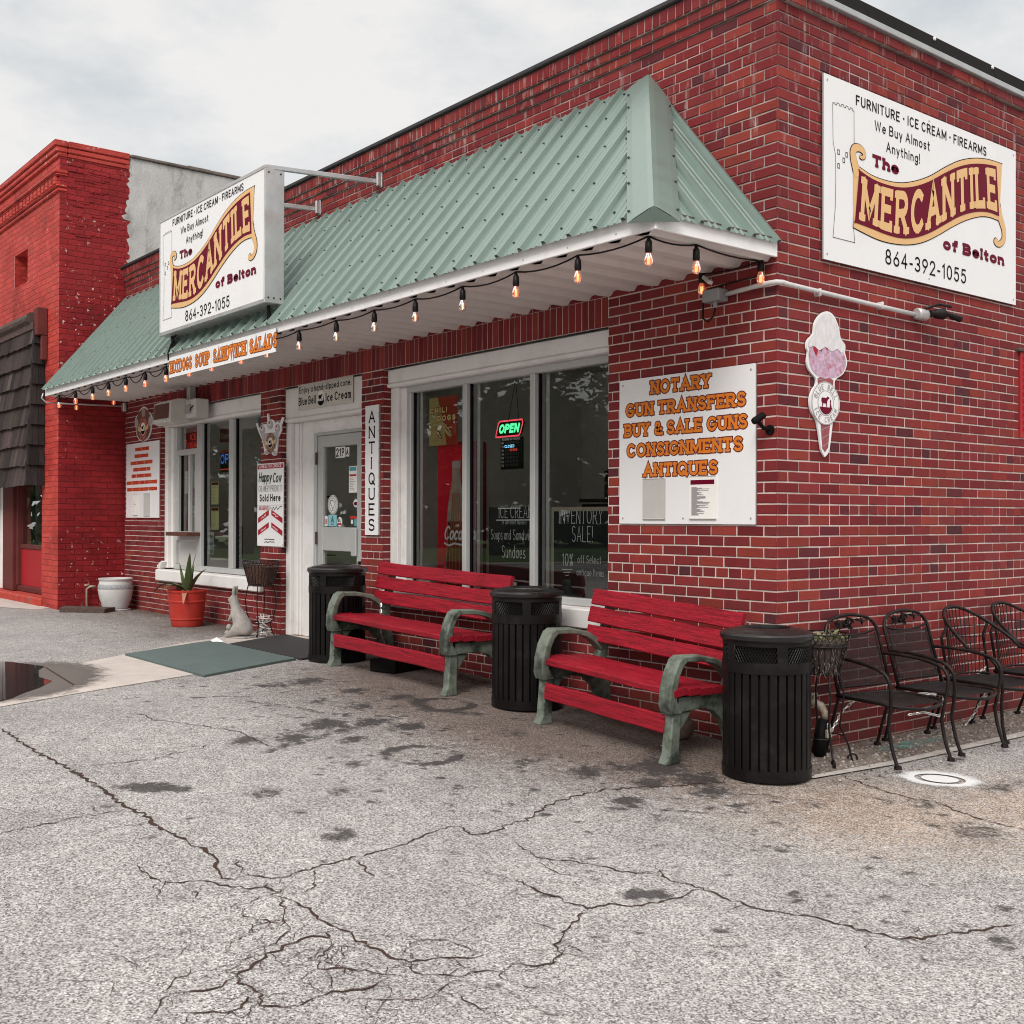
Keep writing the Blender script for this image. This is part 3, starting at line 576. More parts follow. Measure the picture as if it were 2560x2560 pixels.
def pbox(mb,u0,u1,v0,v1,fn,d,col):
    j=.0012; q=lambda: rb.uniform(-j,j)
    A=[(u0+q(),v0+q()),(u1+q(),v0+q()),(u1+q(),v1+q()),(u0+q(),v1+q())]
    e=rb.uniform(-.0015,.0015); b=.003
    T=[fn(a+(b if a<(u0+u1)/2 else -b),v+(b if v<(v0+v1)/2 else -b),e) for a,v in A]; Sx=[fn(a,v,b+.001) for a,v in A]; B=[fn(a,v,d) for a,v in A]
    i=len(mb.v); mb.v.extend([tuple(p) for p in T+Sx+B])
    fs=[(0,1,2,3)]+[(k+4,(k+1)%4+4,(k+1)%4,k) for k in range(4)]+[(k+8,(k+1)%4+8,(k+1)%4+4,k+4) for k in range(4)]
    for f in fs: mb.f.append(tuple(i+x for x in f)); mb.mi.append(0); mb.c.append(col)
def courses(mb,fn,umax,v0,v1,holes,first8,hdr=True,u0=0.,dep=.011,pal=None):
    """running bond measured from the corner (u=0), a header course every sixth"""
    k=math.floor((v0-Z0)/CO)-1
    while Z0+k*CO<v1:
        a=Z0+k*CO+JT/2; b=a+CO-JT
        row=[]
        if hdr and k%6==1:
            row=[(0,ST/2 if not first8 else ST*.82)]
            if not first8: row.append((ST/2,ST*1.5))
            x=row[-1][1]
            while x<umax: row.append((x,x+ST/2)); x+=ST/2
        else:
            f=ST if ((k%2==0)==first8) else ST/2
            row=[(0,f)]; x=f
            while x<umax: row.append((x,x+ST)); x+=ST
        for s0,s1 in row:
            rs=[(max(s0,u0)+(JT/2 if s0>0 else 0),min(s1,umax)-JT/2,max(a,v0),min(b,v1))]
            if rs[0][1]-rs[0][0]<.012 or rs[0][3]-rs[0][2]<.006: continue
            for h in holes: rs=cut(rs,h)
            for r in rs:
                if r[1]-r[0]>.012 and r[3]-r[2]>.006: pbox(mb,r[0],r[1],r[2],r[3],fn,dep,bcol(s1-s0<.15))
        k+=1
def mortar(mb,fn,u0,u1,v0,v1,holes,d):
    rs=[(u0,u1,v0,v1)]
    for h in holes: rs=cut(rs,h)
    for r in rs:
        mb.face([fn(r[0],r[2],d),fn(r[1],r[2],d),fn(r[1],r[3],d),fn(r[0],r[3],d)],mi=1)
XL=-10.6; WT=4.45; SOL0,SOL1=2.722,2.93
front=lambda u,v,d: (-u,d,v)
side=lambda u,v,d: (-d,u,v)
WR=(1.425,4.283); DR=(4.64,6.204); WL=(6.654,9.372)      # openings as distance from the corner
holes=[(*WR,.70,SOL0),(*DR,-.5,SOL0),(*WL,.70,SOL0),(1.425,9.372,SOL0,SOL1)]
mb=MB(); courses(mb,front,-XL,-.14,WT,holes,True)
mh=holes[:3]; mortar(mb,front,.0,-XL,-.14,WT,mh,.005)
# soldier course over the openings
u=1.425
while u<9.372-.02:
    pbox(mb,u+JT/2,min(u+.0677,9.372)-JT/2,SOL0+.004,SOL1-.004,front,.011,bcol()); u+=.0677
# brick reveals of the openings
def reveal(xc,sgn,z0,z1,dep=.15):
    fn=lambda u,v,d: (xc-sgn*d,u,v)
    k=math.floor((z0-Z0)/CO)
    while Z0+k*CO<z1:
        a=max(Z0+k*CO+JT/2,z0); b=min(Z0+(k+1)*CO-JT/2,z1)
        if b-a>.01: pbox(mb,.012,dep,a,b,fn,.004,bcol())
        k+=1
    mb.face([fn(.012,z0,.0035),fn(dep,z0,.0035),fn(dep,z1,.0035),fn(.012,z1,.0035)],mi=1)
for xc,sg,z0 in ((-4.283,1,.7),(-6.204,1,.0),(-9.372,1,.7),(-1.425,-1,.7),(-4.64,-1,.0),(-6.654,-1,.7)): reveal(xc,sg,z0,SOL0)
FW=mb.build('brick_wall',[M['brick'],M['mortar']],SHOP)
mb=MB(); courses(mb,side,5.6,-.14,4.445,[(2.815,5.6,2.02,2.655)],False)
mortar(mb,side,0,5.6,-.14,4.445,[],.005)
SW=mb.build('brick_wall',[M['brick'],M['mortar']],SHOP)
# corbelled cornice of the front: stretcher row, header row, bricks on edge
mb=MB()
def crow(v0,v1,L,proj,dark=False):
    fn=lambda u,v,d: (-u+proj,d-proj,v)
    u=0
    while u<-XL+proj:
        pbox(mb,u+JT/2,min(u+L,-XL+proj)-JT/2,v0+JT*.4,v1-JT*.4,fn,.03,bcol()); u+=L
    mb.box(XL,proj-.006,-proj+.005,.2,v0,v1,mi=1)
crow(4.452,4.513,ST,.016); crow(4.516,4.577,ST/2,.034); crow(4.58,4.674,.068,.052)
mb.build('cornice',[M['brick'],M['mortar']],SHOP)
mb=MB(); mb.bev(XL,.04,-.075,.28,4.676,4.713,.008); mb.build('roof_coping',M['coping'],SHOP)
# side: one projecting course, drip edge and dark flashing
mb=MB(); fn=lambda u,v,d:(-d+.03,u,v); u=.03
while u<5.6: pbox(mb,u+JT/2,u+ST-JT/2,4.452,4.512,fn,.03,bcol()); u+=ST
mb.box(-.2,.024,.06,5.6,4.449,4.515,mi=1)
mb.build('cornice',[M['brick'],M['mortar']],SHOP)
mb=MB(); mb.bev(-.1,.055,.15,5.6,4.518,4.558,.004); mb.build('drip_edge',M['drip'],SHOP)
mb=MB()
for a,b in ((.20,.84),(.845,2.4),(2.405,5.6)):
    mb.idx([(.05,a,4.56),(.05,b,4.56),(.012,b,4.668),(.012,a,4.668),(-.2,a,4.56),(-.2,b,4.56),(-.2,b,4.668),(-.2,a,4.668)],[(0,1,2,3),(3,2,6,7),(0,3,7,4),(1,5,6,2),(4,7,6,5)])
for yy in (1.62,2.38,3.4):
    mb.lathe([(.0,.012),(.012,.009),(.014,0)],n=8,mi=1); n0=len(mb.v)-24
    for i in range(n0,len(mb.v)): x,y,z=mb.v[i]; mb.v[i]=(.028+z,yy+y,4.64+x)
mb.build('roof_flashing',[M['flash'],M['white_ink']],SHOP)
mb=MB(); mb.box(XL,-.02,.02,5.6,4.30,4.42); mb.box(XL+.02,-.02,5.58,5.62,-.1,4.40); mb.build('roof',M['coping'],SHOP)
# red louvre panel on the side wall
mb=MB(); mb.box(-.05,.012,2.815,4.0,2.022,2.655)
for k in range(11): mb.box(.012,.022,2.86,3.95,2.07+k*.052,2.10+k*.052)
mb.build('vent_panel',M['red_panel'],SHOP)
mb=MB(); mb.bev(-.02,.03,2.77,4.05,2.655,2.68,.004); mb.build('vent_lintel',M['old_wood'],SHOP)

# ---- interior room
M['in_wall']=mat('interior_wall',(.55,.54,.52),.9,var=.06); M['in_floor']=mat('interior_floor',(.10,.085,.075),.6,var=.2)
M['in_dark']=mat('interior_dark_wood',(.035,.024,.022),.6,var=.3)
mb=MB()
mb.face([(XL+.05,.3,.22),(-.2,.3,.22),(-.2,5.5,.22),(XL+.05,5.5,.22)],mi=1)
mb.face([(XL+.05,.3,3.3),(XL+.05,5.5,3.3),(-.2,5.5,3.3),(-.2,.3,3.3)])
mb.face([(XL+.05,4.6,.22),(-.2,4.6,.22),(-.2,4.6,3.3),(XL+.05,4.6,3.3)])
mb.face([(-.2,.3,.22),(-.2,.3,3.3),(-.2,5.5,3.3),(-.2,5.5,.22)])
mb.face([(XL+.05,.3,.22),(XL+.05,5.5,.22),(XL+.05,5.5,3.3),(XL+.05,.3,3.3)])
mb.box(-6.9,-6.75,1.4,4.6,.22,3.3)
mb.build('interior_room',[M['in_wall'],M['in_floor']],SHOP)
mb=MB()                                           # inner face of the front wall
rs=[(.2,-XL-.05,.22,3.3)]
for h in mh: rs=cut(rs,(h[0],h[1],max(h[2],.0),h[3]+.02))
for r in rs: mb.face([(-r[0],.302,r[2]),(-r[0],.302,r[3]),(-r[1],.302,r[3]),(-r[1],.302,r[2])])
mb.build('inner_wall',M['in_wall'],SHOP)

# ---- windows and door
def frame_bar(mb,x0,x1,z0,z1,y0,y1,b=.006): mb.bev(x0,x1,y0,y1,z0,z1,b)
# right window
W=MB()
x0,x1=-4.283,-1.425
frame_bar(W,x0+.003,x1-.003,2.598,2.718,.05,.16); frame_bar(W,x0+.003,x1-.003,2.56,2.60,.035,.15,.012)   # head board and moulding
frame_bar(W,x0+.003,x0+.12,.80,2.56,.08,.17); frame_bar(W,x0+.12,x0+.20,.80,2.56,.11,.17,.012)
WIN=W.build('window',M['white_paint'],SHOP)
A=MB(); 
frame_bar(A,-4.083,x1,2.505,2.56,.115,.19); frame_bar(A,-4.083,-4.02,.845,2.505,.118,.19)
for a,b in ((-3.252,-3.197),(-2.392,-2.336)): frame_bar(A,a,b,.845,2.505,.11,.19,.004)
frame_bar(A,-4.083,x1,.79,.845,.11,.19); frame_bar(A,-1.50,x1,.845,2.505,.12,.19)
for a in (-4.02,-3.197,-2.336):                    # dark glazing gasket and inner stop
    A.box(a,a+.012,.15,.175,.845,2.505,mi=1); A.box(a+.03,a+.07,.20,.23,.845,2.505,mi=2)
A.build('frame',[M['alu'],M['black'],M['in_wall']],WIN)
for a,b in ((-4.02,-3.252),(-3.197,-2.392),(-2.336,-1.50)):
    g=MB(); g.face([(a,.165,.845),(b,.165,.845),(b,.165,2.505),(a,.165,2.505)]); g.build('pane',M['glass'],WIN)
g=MB(); frame_bar(g,x0-.03,x1+.0,.65,.788,-.03,.16,.01); g.build('sill',M['white_paint'],WIN)
# left window with the serving hatch
W=MB(); x0,x1=-9.372,-6.654
frame_bar(W,x0+.003,x1-.003,2.565,2.718,.04,.16); frame_bar(W,x0+.003,x1-.003,2.525,2.567,.028,.15,.012)
frame_bar(W,x0+.003,x0+.10,.80,2.525,.05,.17); frame_bar(W,x0+.10,x0+.15,.80,2.525,.09,.17,.01)
WIN2=W.build('window',M['white_paint'],SHOP)
A=MB()
frame_bar(A,-9.23,x1,2.52,2.56,.112,.19); frame_bar(A,-9.23,-9.17,.85,2.52,.115,.19)
frame_bar(A,-8.545,-8.42,.85,2.52,.11,.19,.004); frame_bar(A,-7.665,-7.56,.85,2.52,.11,.19,.004); frame_bar(A,-6.72,x1,.85,2.52,.12,.19)
frame_bar(A,-9.23,x1,.79,.85,.108,.19)
frame_bar(A,-9.17,-8.545,2.17,2.24,.112,.19); frame_bar(A,-9.17,-8.545,1.14,1.25,.112,.19); frame_bar(A,-9.17,-9.10,1.25,2.17,.113,.19); frame_bar(A,-8.61,-8.545,1.25,2.17,.113,.19)
frame_bar(A,-8.84,-8.80,1.25,2.17,.13,.18,.003)
A.box(-9.17,-8.545,.15,.175,.85,1.14,mi=1)
A.box(-8.42,-8.40,.15,.175,.85,2.52,mi=2); A.box(-7.56,-7.54,.15,.175,.85,2.52,mi=2); A.box(-9.10,-9.085,.15,.175,1.25,2.17,mi=2)
A.build('frame',[M['alu'],M['paper_grey'],M['black']],WIN2)
for a,b,c,d in ((-9.17,-8.545,2.24,2.52),(-9.10,-8.61,1.25,2.17),(-8.42,-7.665,.85,2.52),(-7.56,-6.72,.85,2.52)):
    g=MB(); g.face([(a,.166,c),(b,.166,c),(b,.166,d),(a,.166,d)]); g.build('pane',M['glass'],WIN2)
g=MB(); frame_bar(g,x0-.04,x1+.08,.645,.783,-.05,.16,.012); g.build('sill',M['white_paint'],WIN2)
g=MB(); frame_bar(g,-9.06,-8.43,1.20,1.245,-.06,.13,.004); g.build('serving_shelf',M['brown_board'],WIN2)
g=MB()
for k in range(5): g.bev(-9.44+.03*k,-9.36+.02*k,-.02,.06,.785+.02*k,.84+.012*k,.012)
g.build('putty_lump',M['white_paint'],WIN2)
# door
W=MB(); x0,x1=-6.204,-4.64
frame_bar(W,x0+.003,x1-.003,2.42,2.718,.05,.17); frame_bar(W,x0+.003,x1-.003,2.375,2.42,.035,.16,.014)
frame_bar(W,x0+.003,x0+.10,.235,2.375,.06,.18); frame_bar(W,x0+.10,x0+.17,.235,2.375,.10,.18,.014); frame_bar(W,x0+.17,x0+.20,.235,2.375,.12,.18,.008)
frame_bar(W,-6.005,-5.755,.235,2.375,.145,.2,.004); frame_bar(W,-5.755,x1,2.25,2.375,.147,.2,.004)
CAS=W.build('door_surround',M['white_paint'],SHOP)
D=MB(); frame_bar(D,-5.752,-5.70,.235,2.248,.125,.2); frame_bar(D,-5.70,x1-.02,2.222,2.248,.125,.2)
DOOR=D.build('door',M['alu'],SHOP)
D=MB(); dl,dr=-5.692,-4.76
frame_bar(D,dl,-5.59,.25,2.218,.14,.185,.004); frame_bar(D,-4.95,dr,.25,2.218,.14,.185,.004)
for a,b in ((2.105,2.218),(1.10,1.327),(.25,.50)): frame_bar(D,-5.59,-4.95,a,b,.141,.184,.004)
D.build('leaf',M['alu'],DOOR)
for a,b in ((1.327,2.105),(.50,1.10)):
    g=MB(); g.face([(-5.59,.165,a),(-4.95,.165,a),(-4.95,.165,b),(-5.59,.165,b)]); g.build('pane',M['glass'],DOOR)
for z in (.55,1.22,2.0): g=MB(); g.tube([(-5.70,.128,z-.06),(-5.70,.128,z+.06)],.012,8); g.build('hinge',M['old_wood'],DOOR)
g=MB(); frame_bar(g,-5.02,-4.93,1.06,1.32,.115,.14,.006); g.build('push_plate',M['alu'],DOOR)
g=MB(); g.tube([(-4.885,.142,1.0),(-4.885,.118,1.0)],[.018,.014],12); g.build('lock',M['iron'],DOOR)
mb=MB(); mb.box(-6.2,-4.64,.02,.32,.1,.232); mb.build('threshold',M['concrete'],SHOP)

# ---- awning
AW=MB(); EY,EZ,TZ=-1.03,3.037,4.285; HX=-1.048; NS=Vector((0,-(TZ-EZ),-EY)).normalized(); NS=Vector((0,-(TZ-EZ),1.03)).normalized()
def rib_profile(p0,p1):
    pts=[];x=p0; S=.2205
    while x<p1:
        for dx,h in ((0,0),(.009,.026),(.031,.026),(.041,0),(.105,0),(.111,.006),(.121,.006),(.127,0),(.155,0),(.161,.006),(.171,.006),(.177,0)):
            if x+dx<=p1: pts.append((x+dx,h))
        x+=S
    pts.append((p1,0)); return pts
AWN=MB()
prof=rib_profile(XL+.02,-.01)
def apt(x,t,h): return Vector((x,EY*(1-t),EZ+(TZ-EZ)*t))+NS*h
for (xa,ha),(xb,hb) in zip(prof,prof[1:]):
    ta,tb=min(1,xa/HX),min(1,xb/HX)
    AWN.face([apt(xa,-.02,ha),apt(xb,-.02,hb),apt(xb,tb,hb),apt(xa,ta,ha)])
NE=Vector((TZ-EZ,0,-HX)).normalized()
def ept(y,t,h): return Vector((HX*t,y,EZ+(TZ-EZ)*t))+NE*h
prof2=rib_profile(EY+.1,0)
for (ya,ha),(yb,hb) in zip(prof2,prof2[1:]):
    ta,tb=(ya-EY)/-EY,(yb-EY)/-EY
    AWN.face([ept(ya,-.02,ha),ept(yb,-.02,hb),ept(yb,tb,hb),ept(ya,ta,ha)])
# screws
k=0; x=XL+.02+.09
while x<-.2:
    for t in (.05,.30,.56,.80,.96):
        if t<x/HX-.08:
            p=apt(x+(.03 if k%2 else 0),t,.004); AWN.box(p.x-.006,p.x+.006,p.y-.006,p.y+.006,p.z-.002,p.z+.006,mi=1)
    x+=.2205; k+=1
AWNING=AWN.build('awning',[M['green_metal'],M['screw']],SHOP)
H=MB(); c0=Vector((0,EY,EZ)); c1=Vector((HX,0,TZ)); ax=(c1-c0).normalized()
sF=(Vector((-1,0,0))-ax*Vector((-1,0,0)).dot(ax)).normalized(); sE=(Vector((0,1,0))-ax*Vector((0,1,0)).dot(ax)).normalized(); ridge=(NS+NE).normalized()
a=c0-ax*.03; b=c1+ax*.02
top=[a+ridge*.036,b+ridge*.036]
for sdv,nv in ((sF,NS),(sE,NE)):
    for w0,w1,h0,h1 in ((0,.012,.036,.033),(.012,.11,.033,.031),(.11,.15,.031,.026)):
        q=[a+sdv*w0+ridge*0,b+sdv*w0,b+sdv*w1,a+sdv*w1]
        hh=[h0,h0,h1,h1]; P=[p+ (ridge*.036 if w0==0 and i<2 else nv*hh[i]) for i,p in enumerate(q)]
        H.face(P if sdv is sF else P[::-1])
    for t in (.06,.24,.42,.62,.82,.93):
        p=a+(b-a)*t+sdv*.135+nv*.031; H.box(p.x-.006,p.x+.006,p.y-.006,p.y+.006,p.z-.003,p.z+.006,mi=1)
H.face([a+sF*.15+NS*.026,a-Vector((0,0,.045))+Vector((-.012,.012,0)),a+sE*.15+NE*.026,a+ridge*.036])
H.build('hip_cap',[M['green_metal'],M['screw']],AWNING)
Fm=MB(); fy=-1.015
for a,b in ((XL-.0,-7.4),(-7.398,-4.2),(-4.198,-2.39),(-2.388,-.0)):
    Fm.bev(a,b,fy,fy+.02,2.94,3.036,.003)
Fm.bev(-.02,.0,fy+.022,-.0,2.94,3.036,.003)
for k in range(26):
    x=-.3-k*.4; Fm.box(x,x+.008,fy-.003,fy,2.965,2.973,mi=1)
Fm.box(XL,-.001,fy+.004,fy+.03,3.0365,3.052,mi=2)
Fm.box(-.03,-.004,fy+.03,-.0,3.0365,3.052,mi=2)
Fm.build('fascia',[M['fascia'],M['galv'],M['old_wood']],AWNING)
Sf=MB(); x=XL+.01
while x<-.03:
    e=min(x+.2205,-.022)
    P=[(x,2.958),(x+.05,2.942),(x+.10,2.930),(x+.155,2.926),(x+.185,2.955)]
    P=[(min(p,e),z) for p,z in P]+[(e,2.958)]
    for (xa,za),(xb,zb) in zip(P,P[1:]):
        if xb>xa: Sf.face([(xa,fy+.022,za),(xa,-.002,za),(xb,-.002,zb),(xb,fy+.022,zb)])
    x+=.2205
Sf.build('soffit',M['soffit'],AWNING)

# ================================================================ RED NEIGHBOUR
RED=thing('red_brick_building','tall red painted brick building with a shingle canopy left of the shop','building',(XL,-.85,0))
rx=XL-.001; fy0=-.85
mb=MB()
def quad(*p,mi=0): mb.face(p,mi=mi)
# side wall, front wall with storefront opening and niche
quad((rx,fy0,.1),(rx,.045,.1),(rx,.045,6.0),(rx,fy0,6.0),mi=1)
rs=[(rx-4.2,rx,.1,6.0)]
for h in ((rx-3.9,rx-.68,.36,3.95),(-12.62,-11.97,4.63,5.09)): rs=cut(rs,h)
for r in rs: quad((r[0],fy0,r[2]),(r[1],fy0,r[2]),(r[1],fy0,r[3]),(r[0],fy0,r[3]))
mb.box(-12.62,-11.97,fy0+.22,fy0+.25,4.63,5.09,mi=0)
mb.box(-12.62,-11.97,fy0+.001,fy0+.25,5.085,5.11)
for a,b in ((-12.62,-12.60),(-11.99,-11.97)): mb.box(a,b,fy0+.001,fy0+.25,4.63,5.09)
mb.box(-12.6,-11.99,fy0+.001,fy0+.25,4.62,4.635); mb.box(rx-.68-.0,rx-.66,fy0+.002,fy0+.35,.36,3.95); mb.box(rx-3.9,rx-.66,fy0+.002,fy0+.35,3.94,3.99)
WALL=mb.build('painted_wall',[M['red_front'],M['red_side_shaded']],RED)
mb=MB(); rr=random.Random(4)
# corbelled top: stepped courses with a dentil band that turns the corner a little
for z0,z1,p in ((5.56,5.61,.03),(5.61,5.645,.05),(5.755,5.79,.05),(5.79,5.84,.07),(6.0,6.06,.03),(6.06,6.13,.05),(6.13,6.215,.07)):
    mb.bev(rx-4.2,rx+min(.02,p*.25),fy0-p,fy0+.1,z0,z1-.002,.012)
    if z0>5.9: mb.bev(rx-.1,rx+p*.4,fy0+.102,.045,z0,z1-.002,.012)
x=rx-.03
while x>rx-4.1: mb.bev(x-.09,x,fy0-.055,fy0+.08,5.648,5.752,.01); x-=.165
for k in range(46):                                 # proud bricks on the weathered corner
    z=5.0+rr.random()*.95; y=fy0+.05+rr.random()*.55; mb.bev(rx-.05,rx+rr.uniform(.003,.009),y,y+rr.uniform(.12,.2),z,z+.055,.004,mi=1)
mb.build('cornice',[M['red_front'],M['red_side_shaded']],RED)
mb=MB(); sr=random.Random(9); edge=[]
z=.1
quadz=[(.1,.0),(4.6,.0),(4.9,.03),(5.15,-.01),(5.3,.045),(5.42,-.05),(5.52,.03),(5.8,.045),(6.0,.07),(6.2,.08)]
for (za,ya),(zb,yb) in zip(quadz,quadz[1:]): mb.face([(rx-.004,.045+min(ya,0),za),(rx-.004,7,za),(rx-.004,7,zb),(rx-.004,.045+min(yb,0),zb)])
mb.face([(rx-4.2,.5,6.1),(rx,.5,6.1),(rx,7,6.1),(rx-4.2,7,6.1)])
pts=[]
z=4.6
while z<6.2: pts.append((.03+sr.uniform(-.035,.045)+( -.06 if 5.33<z<5.47 else 0),z)); z+=sr.uniform(.02,.06)
for (ya,za),(yb,zb) in zip(pts,pts[1:]): mb.face([(rx+.004,ya,za),(rx+.004,.35,za),(rx+.004,.35,zb),(rx+.004,yb,zb)])
mb.face([(rx+.004,.35,4.0),(rx+.004,7,4.0),(rx+.004,7,6.16),(rx+.004,.35,6.16)])
mb.build('stucco_wall',M['stucco'],RED)
mb=MB(); yy=.05; cr_=random.Random(2)
while yy<7: l=cr_.uniform(.3,.8); mb.bev(rx-.35,rx+.03+cr_.uniform(-.006,.006),yy,yy+l-.004,6.165,6.212+cr_.uniform(-.006,.008),.01); yy+=l
mb.build('parapet_cap',M['parapet_stain'],RED)
# shake canopy
mb=MB(); rs_=random.Random(8)
cx1=-11.19; rows=8; zt,zb=3.98,1.87
for k in range(rows):
    za=zt-(zt-zb)*k/rows; zb_=zt-(zt-zb)*(k+1)/rows-.035
    f=lambda z:-.965-.10*(zt-z)/(zt-zb)
    x=cx1
    while x>rx-3.75:
        w=rs_.uniform(.07,.19); g=rs_.uniform(.022,.062); c=(g*1.0,g*rs_.uniform(.66,.76),g*rs_.uniform(.58,.70))
        if rs_.random()<.2: c=tuple(v*1.6 for v in c)
        d=rs_.uniform(0,.02); 
        v=[(x-w+.004,f(za)+.005,za),(x,f(za)+.005,za),(x,f(zb_)-.035-d*.4,zb_-d),(x-w+.004,f(zb_)-.035-d*.4,zb_-d+rs_.uniform(-.006,.006))]
        b2=[(p[0],p[1]+.022,p[2]) for p in v]
        mb.idx(v+b2,[(0,3,2,1),(4,5,6,7),(0,4,7,3),(1,2,6,5),(2,3,7,6)],c); x-=w
    y=-.86; 
    while y>f(zb_)-.01:                            # returned end
        w=rs_.uniform(.07,.12); g=rs_.uniform(.018,.035); c=(g,g*.85,g*.82)
        y0=max(y-w,f(zb_)-.02); mb.idx([(cx1+.012,y,za),(cx1+.012,y0,za),(cx1+.05,y0,zb_),(cx1+.05,y,zb_),(cx1,y,za),(cx1,y0,za),(cx1,y0,zb_),(cx1,y,zb_)],[(0,1,2,3)[::-1],(2,6,7,3),(1,5,6,2)],c); y=y0-.004
CAN=mb.build('shingle_canopy',M['shake'],RED)
mb=MB(); mb.tube([(rx-3.8,-.98,4.03),(-11.3,-.98,4.03)],.075,10); mb.bev(rx-3.8,-11.2,-1.0,-.85,3.87,3.965,.006); mb.build('canopy_ridge_beam',M['old_wood'],RED)
mb=MB(); mb.bev(-11.21,-11.06,-.99,-.85,3.78,4.14,.01); mb.bev(-11.13,-11.06,-.93,-.852,3.46,3.778,.01); mb.build('canopy_bracket',M['brown_frame'],RED)
# storefront under the canopy
mb=MB(); mb.bev(-13.55,-13.04,-.75,-.55,.36,3.9,.01); mb.bev(-13.04,-11.28,-.68,-.55,.36,.44,.008); mb.bev(-13.04,-11.28,-.66,-.55,.97,1.03,.006); mb.bev(-13.04,-12.98,-.70,-.56,.44,3.9,.008)
SF=mb.build('storefront_frame',M['brown_frame'],RED)
mb=MB(); mb.box(-12.98,-11.281,-.64,-.6,.442,.968); mb.build('kick_panel',M['red_panel'],SF)
mb=MB(); mb.face([(-12.98,-.62,1.03),(-11.281,-.62,1.03),(-11.281,-.62,3.9),(-12.98,-.62,3.9)]); mb.build('pane',M['glass'],SF)
mb=MB(); mb.box(-13.5,-11.2,-.3,-.28,.4,3.9); mb.bev(-12.2,-11.75,-.5,-.45,1.05,1.85,.01,mi=1); mb.build('display_backing',[M['in_wall'],M['in_dark']],SF)
mb=MB(); mb.bev(-14.75,-13.62,-.72,-.66,.36,3.9,.006); mb.bev(-14.5,-13.8,-.735,-.722,.55,2.0,.006); mb.build('white_door',M['white_paint'],RED)
mb=MB(); mb.bev(rx-4.2,rx-.66,fy0-.03,fy0+.35,.1,.355,.02); mb.build('curb',M['red_curb'],RED)
mb=MB(); mb.box(rx-4.2,rx-.02,.5,7,.1,6.09); mb.build('roof_mass',M['stucco'],RED)
o=sheet('concrete_apron',[(-14.6,-1.5),(-12.0,-1.5),(-10.75,-1.05),(-10.9,-.85),(-14.6,-.85)],M['concrete'],.004); tag(o,'pale concrete apron in front of the red building','paving',kind='structure')
o=sheet('loose_board',[(-10.55,-.78),(-9.95,-.35),(-9.75,-.55),(-10.2,-.95)],M['old_wood'],.004,thick=.05); tag(o,'dark weathered board lying by the foot of the red wall','board')
# ================================================================ LETTERING
def _tok(s):
    out=[]
    for st in s.split('|'):
        pts=[];arc0=st.strip().startswith('@')
        for t in st.split():
            if t[0]=='@':
                cx,cy,rx_,ry_,a0,a1=[float(q) for q in t[1:].split(',')]
                n=max(3,int(abs(a1-a0)/18))
                for k in range(n+1):
                    a=R(a0+(a1-a0)*k/n); pts.append((cx+rx_*math.cos(a),cy+ry_*math.sin(a)))
            else:
                x,y=t.split(','); pts.append((float(x),float(y)))
        out.append((pts,arc0))
    return out
GL={}
def g(ch,w,s): GL[ch]=(w,_tok(s))
g('A',.70,'0,0 .35,1 .70,0|.13,.34 .57,.34'); g('B',.6,'0,0 0,1|0,1 .32,1 @.32,.76,.24,.24,90,-90 0,.52|0,.52 .34,.52 @.34,.26,.26,.26,90,-90 0,0')
g('C',.66,'@.36,.5,.36,.5,48,312'); g('D',.66,'0,0 0,1|0,1 .28,1 @.28,.5,.38,.5,90,-90 0,0'); g('E',.52,'0,0 0,1|0,1 .52,1|0,.52 .42,.52|0,0 .52,0')
g('F',.50,'0,0 0,1|0,1 .50,1|0,.52 .40,.52'); g('G',.72,'@.37,.5,.37,.5,48,350 .72,.42 .42,.42'); g('H',.62,'0,0 0,1|.62,0 .62,1|0,.52 .62,.52')
g('I',.0,'0,0 0,1'); g('J',.4,'.4,1 .4,.25 @.2,.25,.2,.25,0,-180'); g('K',.58,'0,0 0,1|.56,1 .03,.42|.2,.6 .58,0'); g('L',.50,'0,0 0,1|0,0 .50,0')
g('M',.8,'0,0 0,1|0,1 .4,.18 .8,1|.8,1 .8,0'); g('N',.62,'0,0 0,1|0,1 .62,0|.62,0 .62,1'); g('O',.74,'@.37,.5,.37,.5,90,450'); g('P',.58,'0,0 0,1|0,1 .32,1 @.32,.74,.26,.26,90,-90 0,.48')
g('Q',.76,'@.37,.5,.37,.5,90,450|.45,.25 .78,-.08'); g('R',.60,'0,0 0,1|0,1 .32,1 @.32,.74,.26,.26,90,-90 0,.48|.28,.48 .60,0'); g('S',.54,'@.27,.745,.26,.255,30,270 @.27,.245,.27,.245,90,-150')
g('T',.60,'.3,1 0,1|.3,1 .6,1|.3,0 .3,1'); g('U',.60,'0,1 0,.3 @.3,.3,.3,.3,180,360 .6,1'); g('V',.66,'0,1 .33,0 .66,1'); g('W',.94,'0,1 .23,0 .47,1 .71,0 .94,1'); g('X',.6,'0,0 .6,1|0,1 .6,0'); g('Y',.62,'0,1 .31,.46 .62,1|.31,.46 .31,0')
g('&',.66,'.66,0 .13,.72 @.29,.82,.17,.18,200,-20 .08,.38 @.27,.23,.22,.23,150,300 .64,.46')
g('0',.54,'@.27,.5,.27,.5,90,450'); g('1',.2,'0,.82 .18,1 .18,0'); g('2',.54,'@.27,.73,.26,.27,170,-30 0,0 .54,0'); g('3',.52,'@.25,.75,.24,.25,150,-90 @.25,.26,.27,.26,90,-150'); g('4',.56,'.4,0 .4,1 0,.3 .56,.3'); g('5',.53,'.5,1 .1,1 .06,.56 @.26,.33,.27,.33,130,-150')
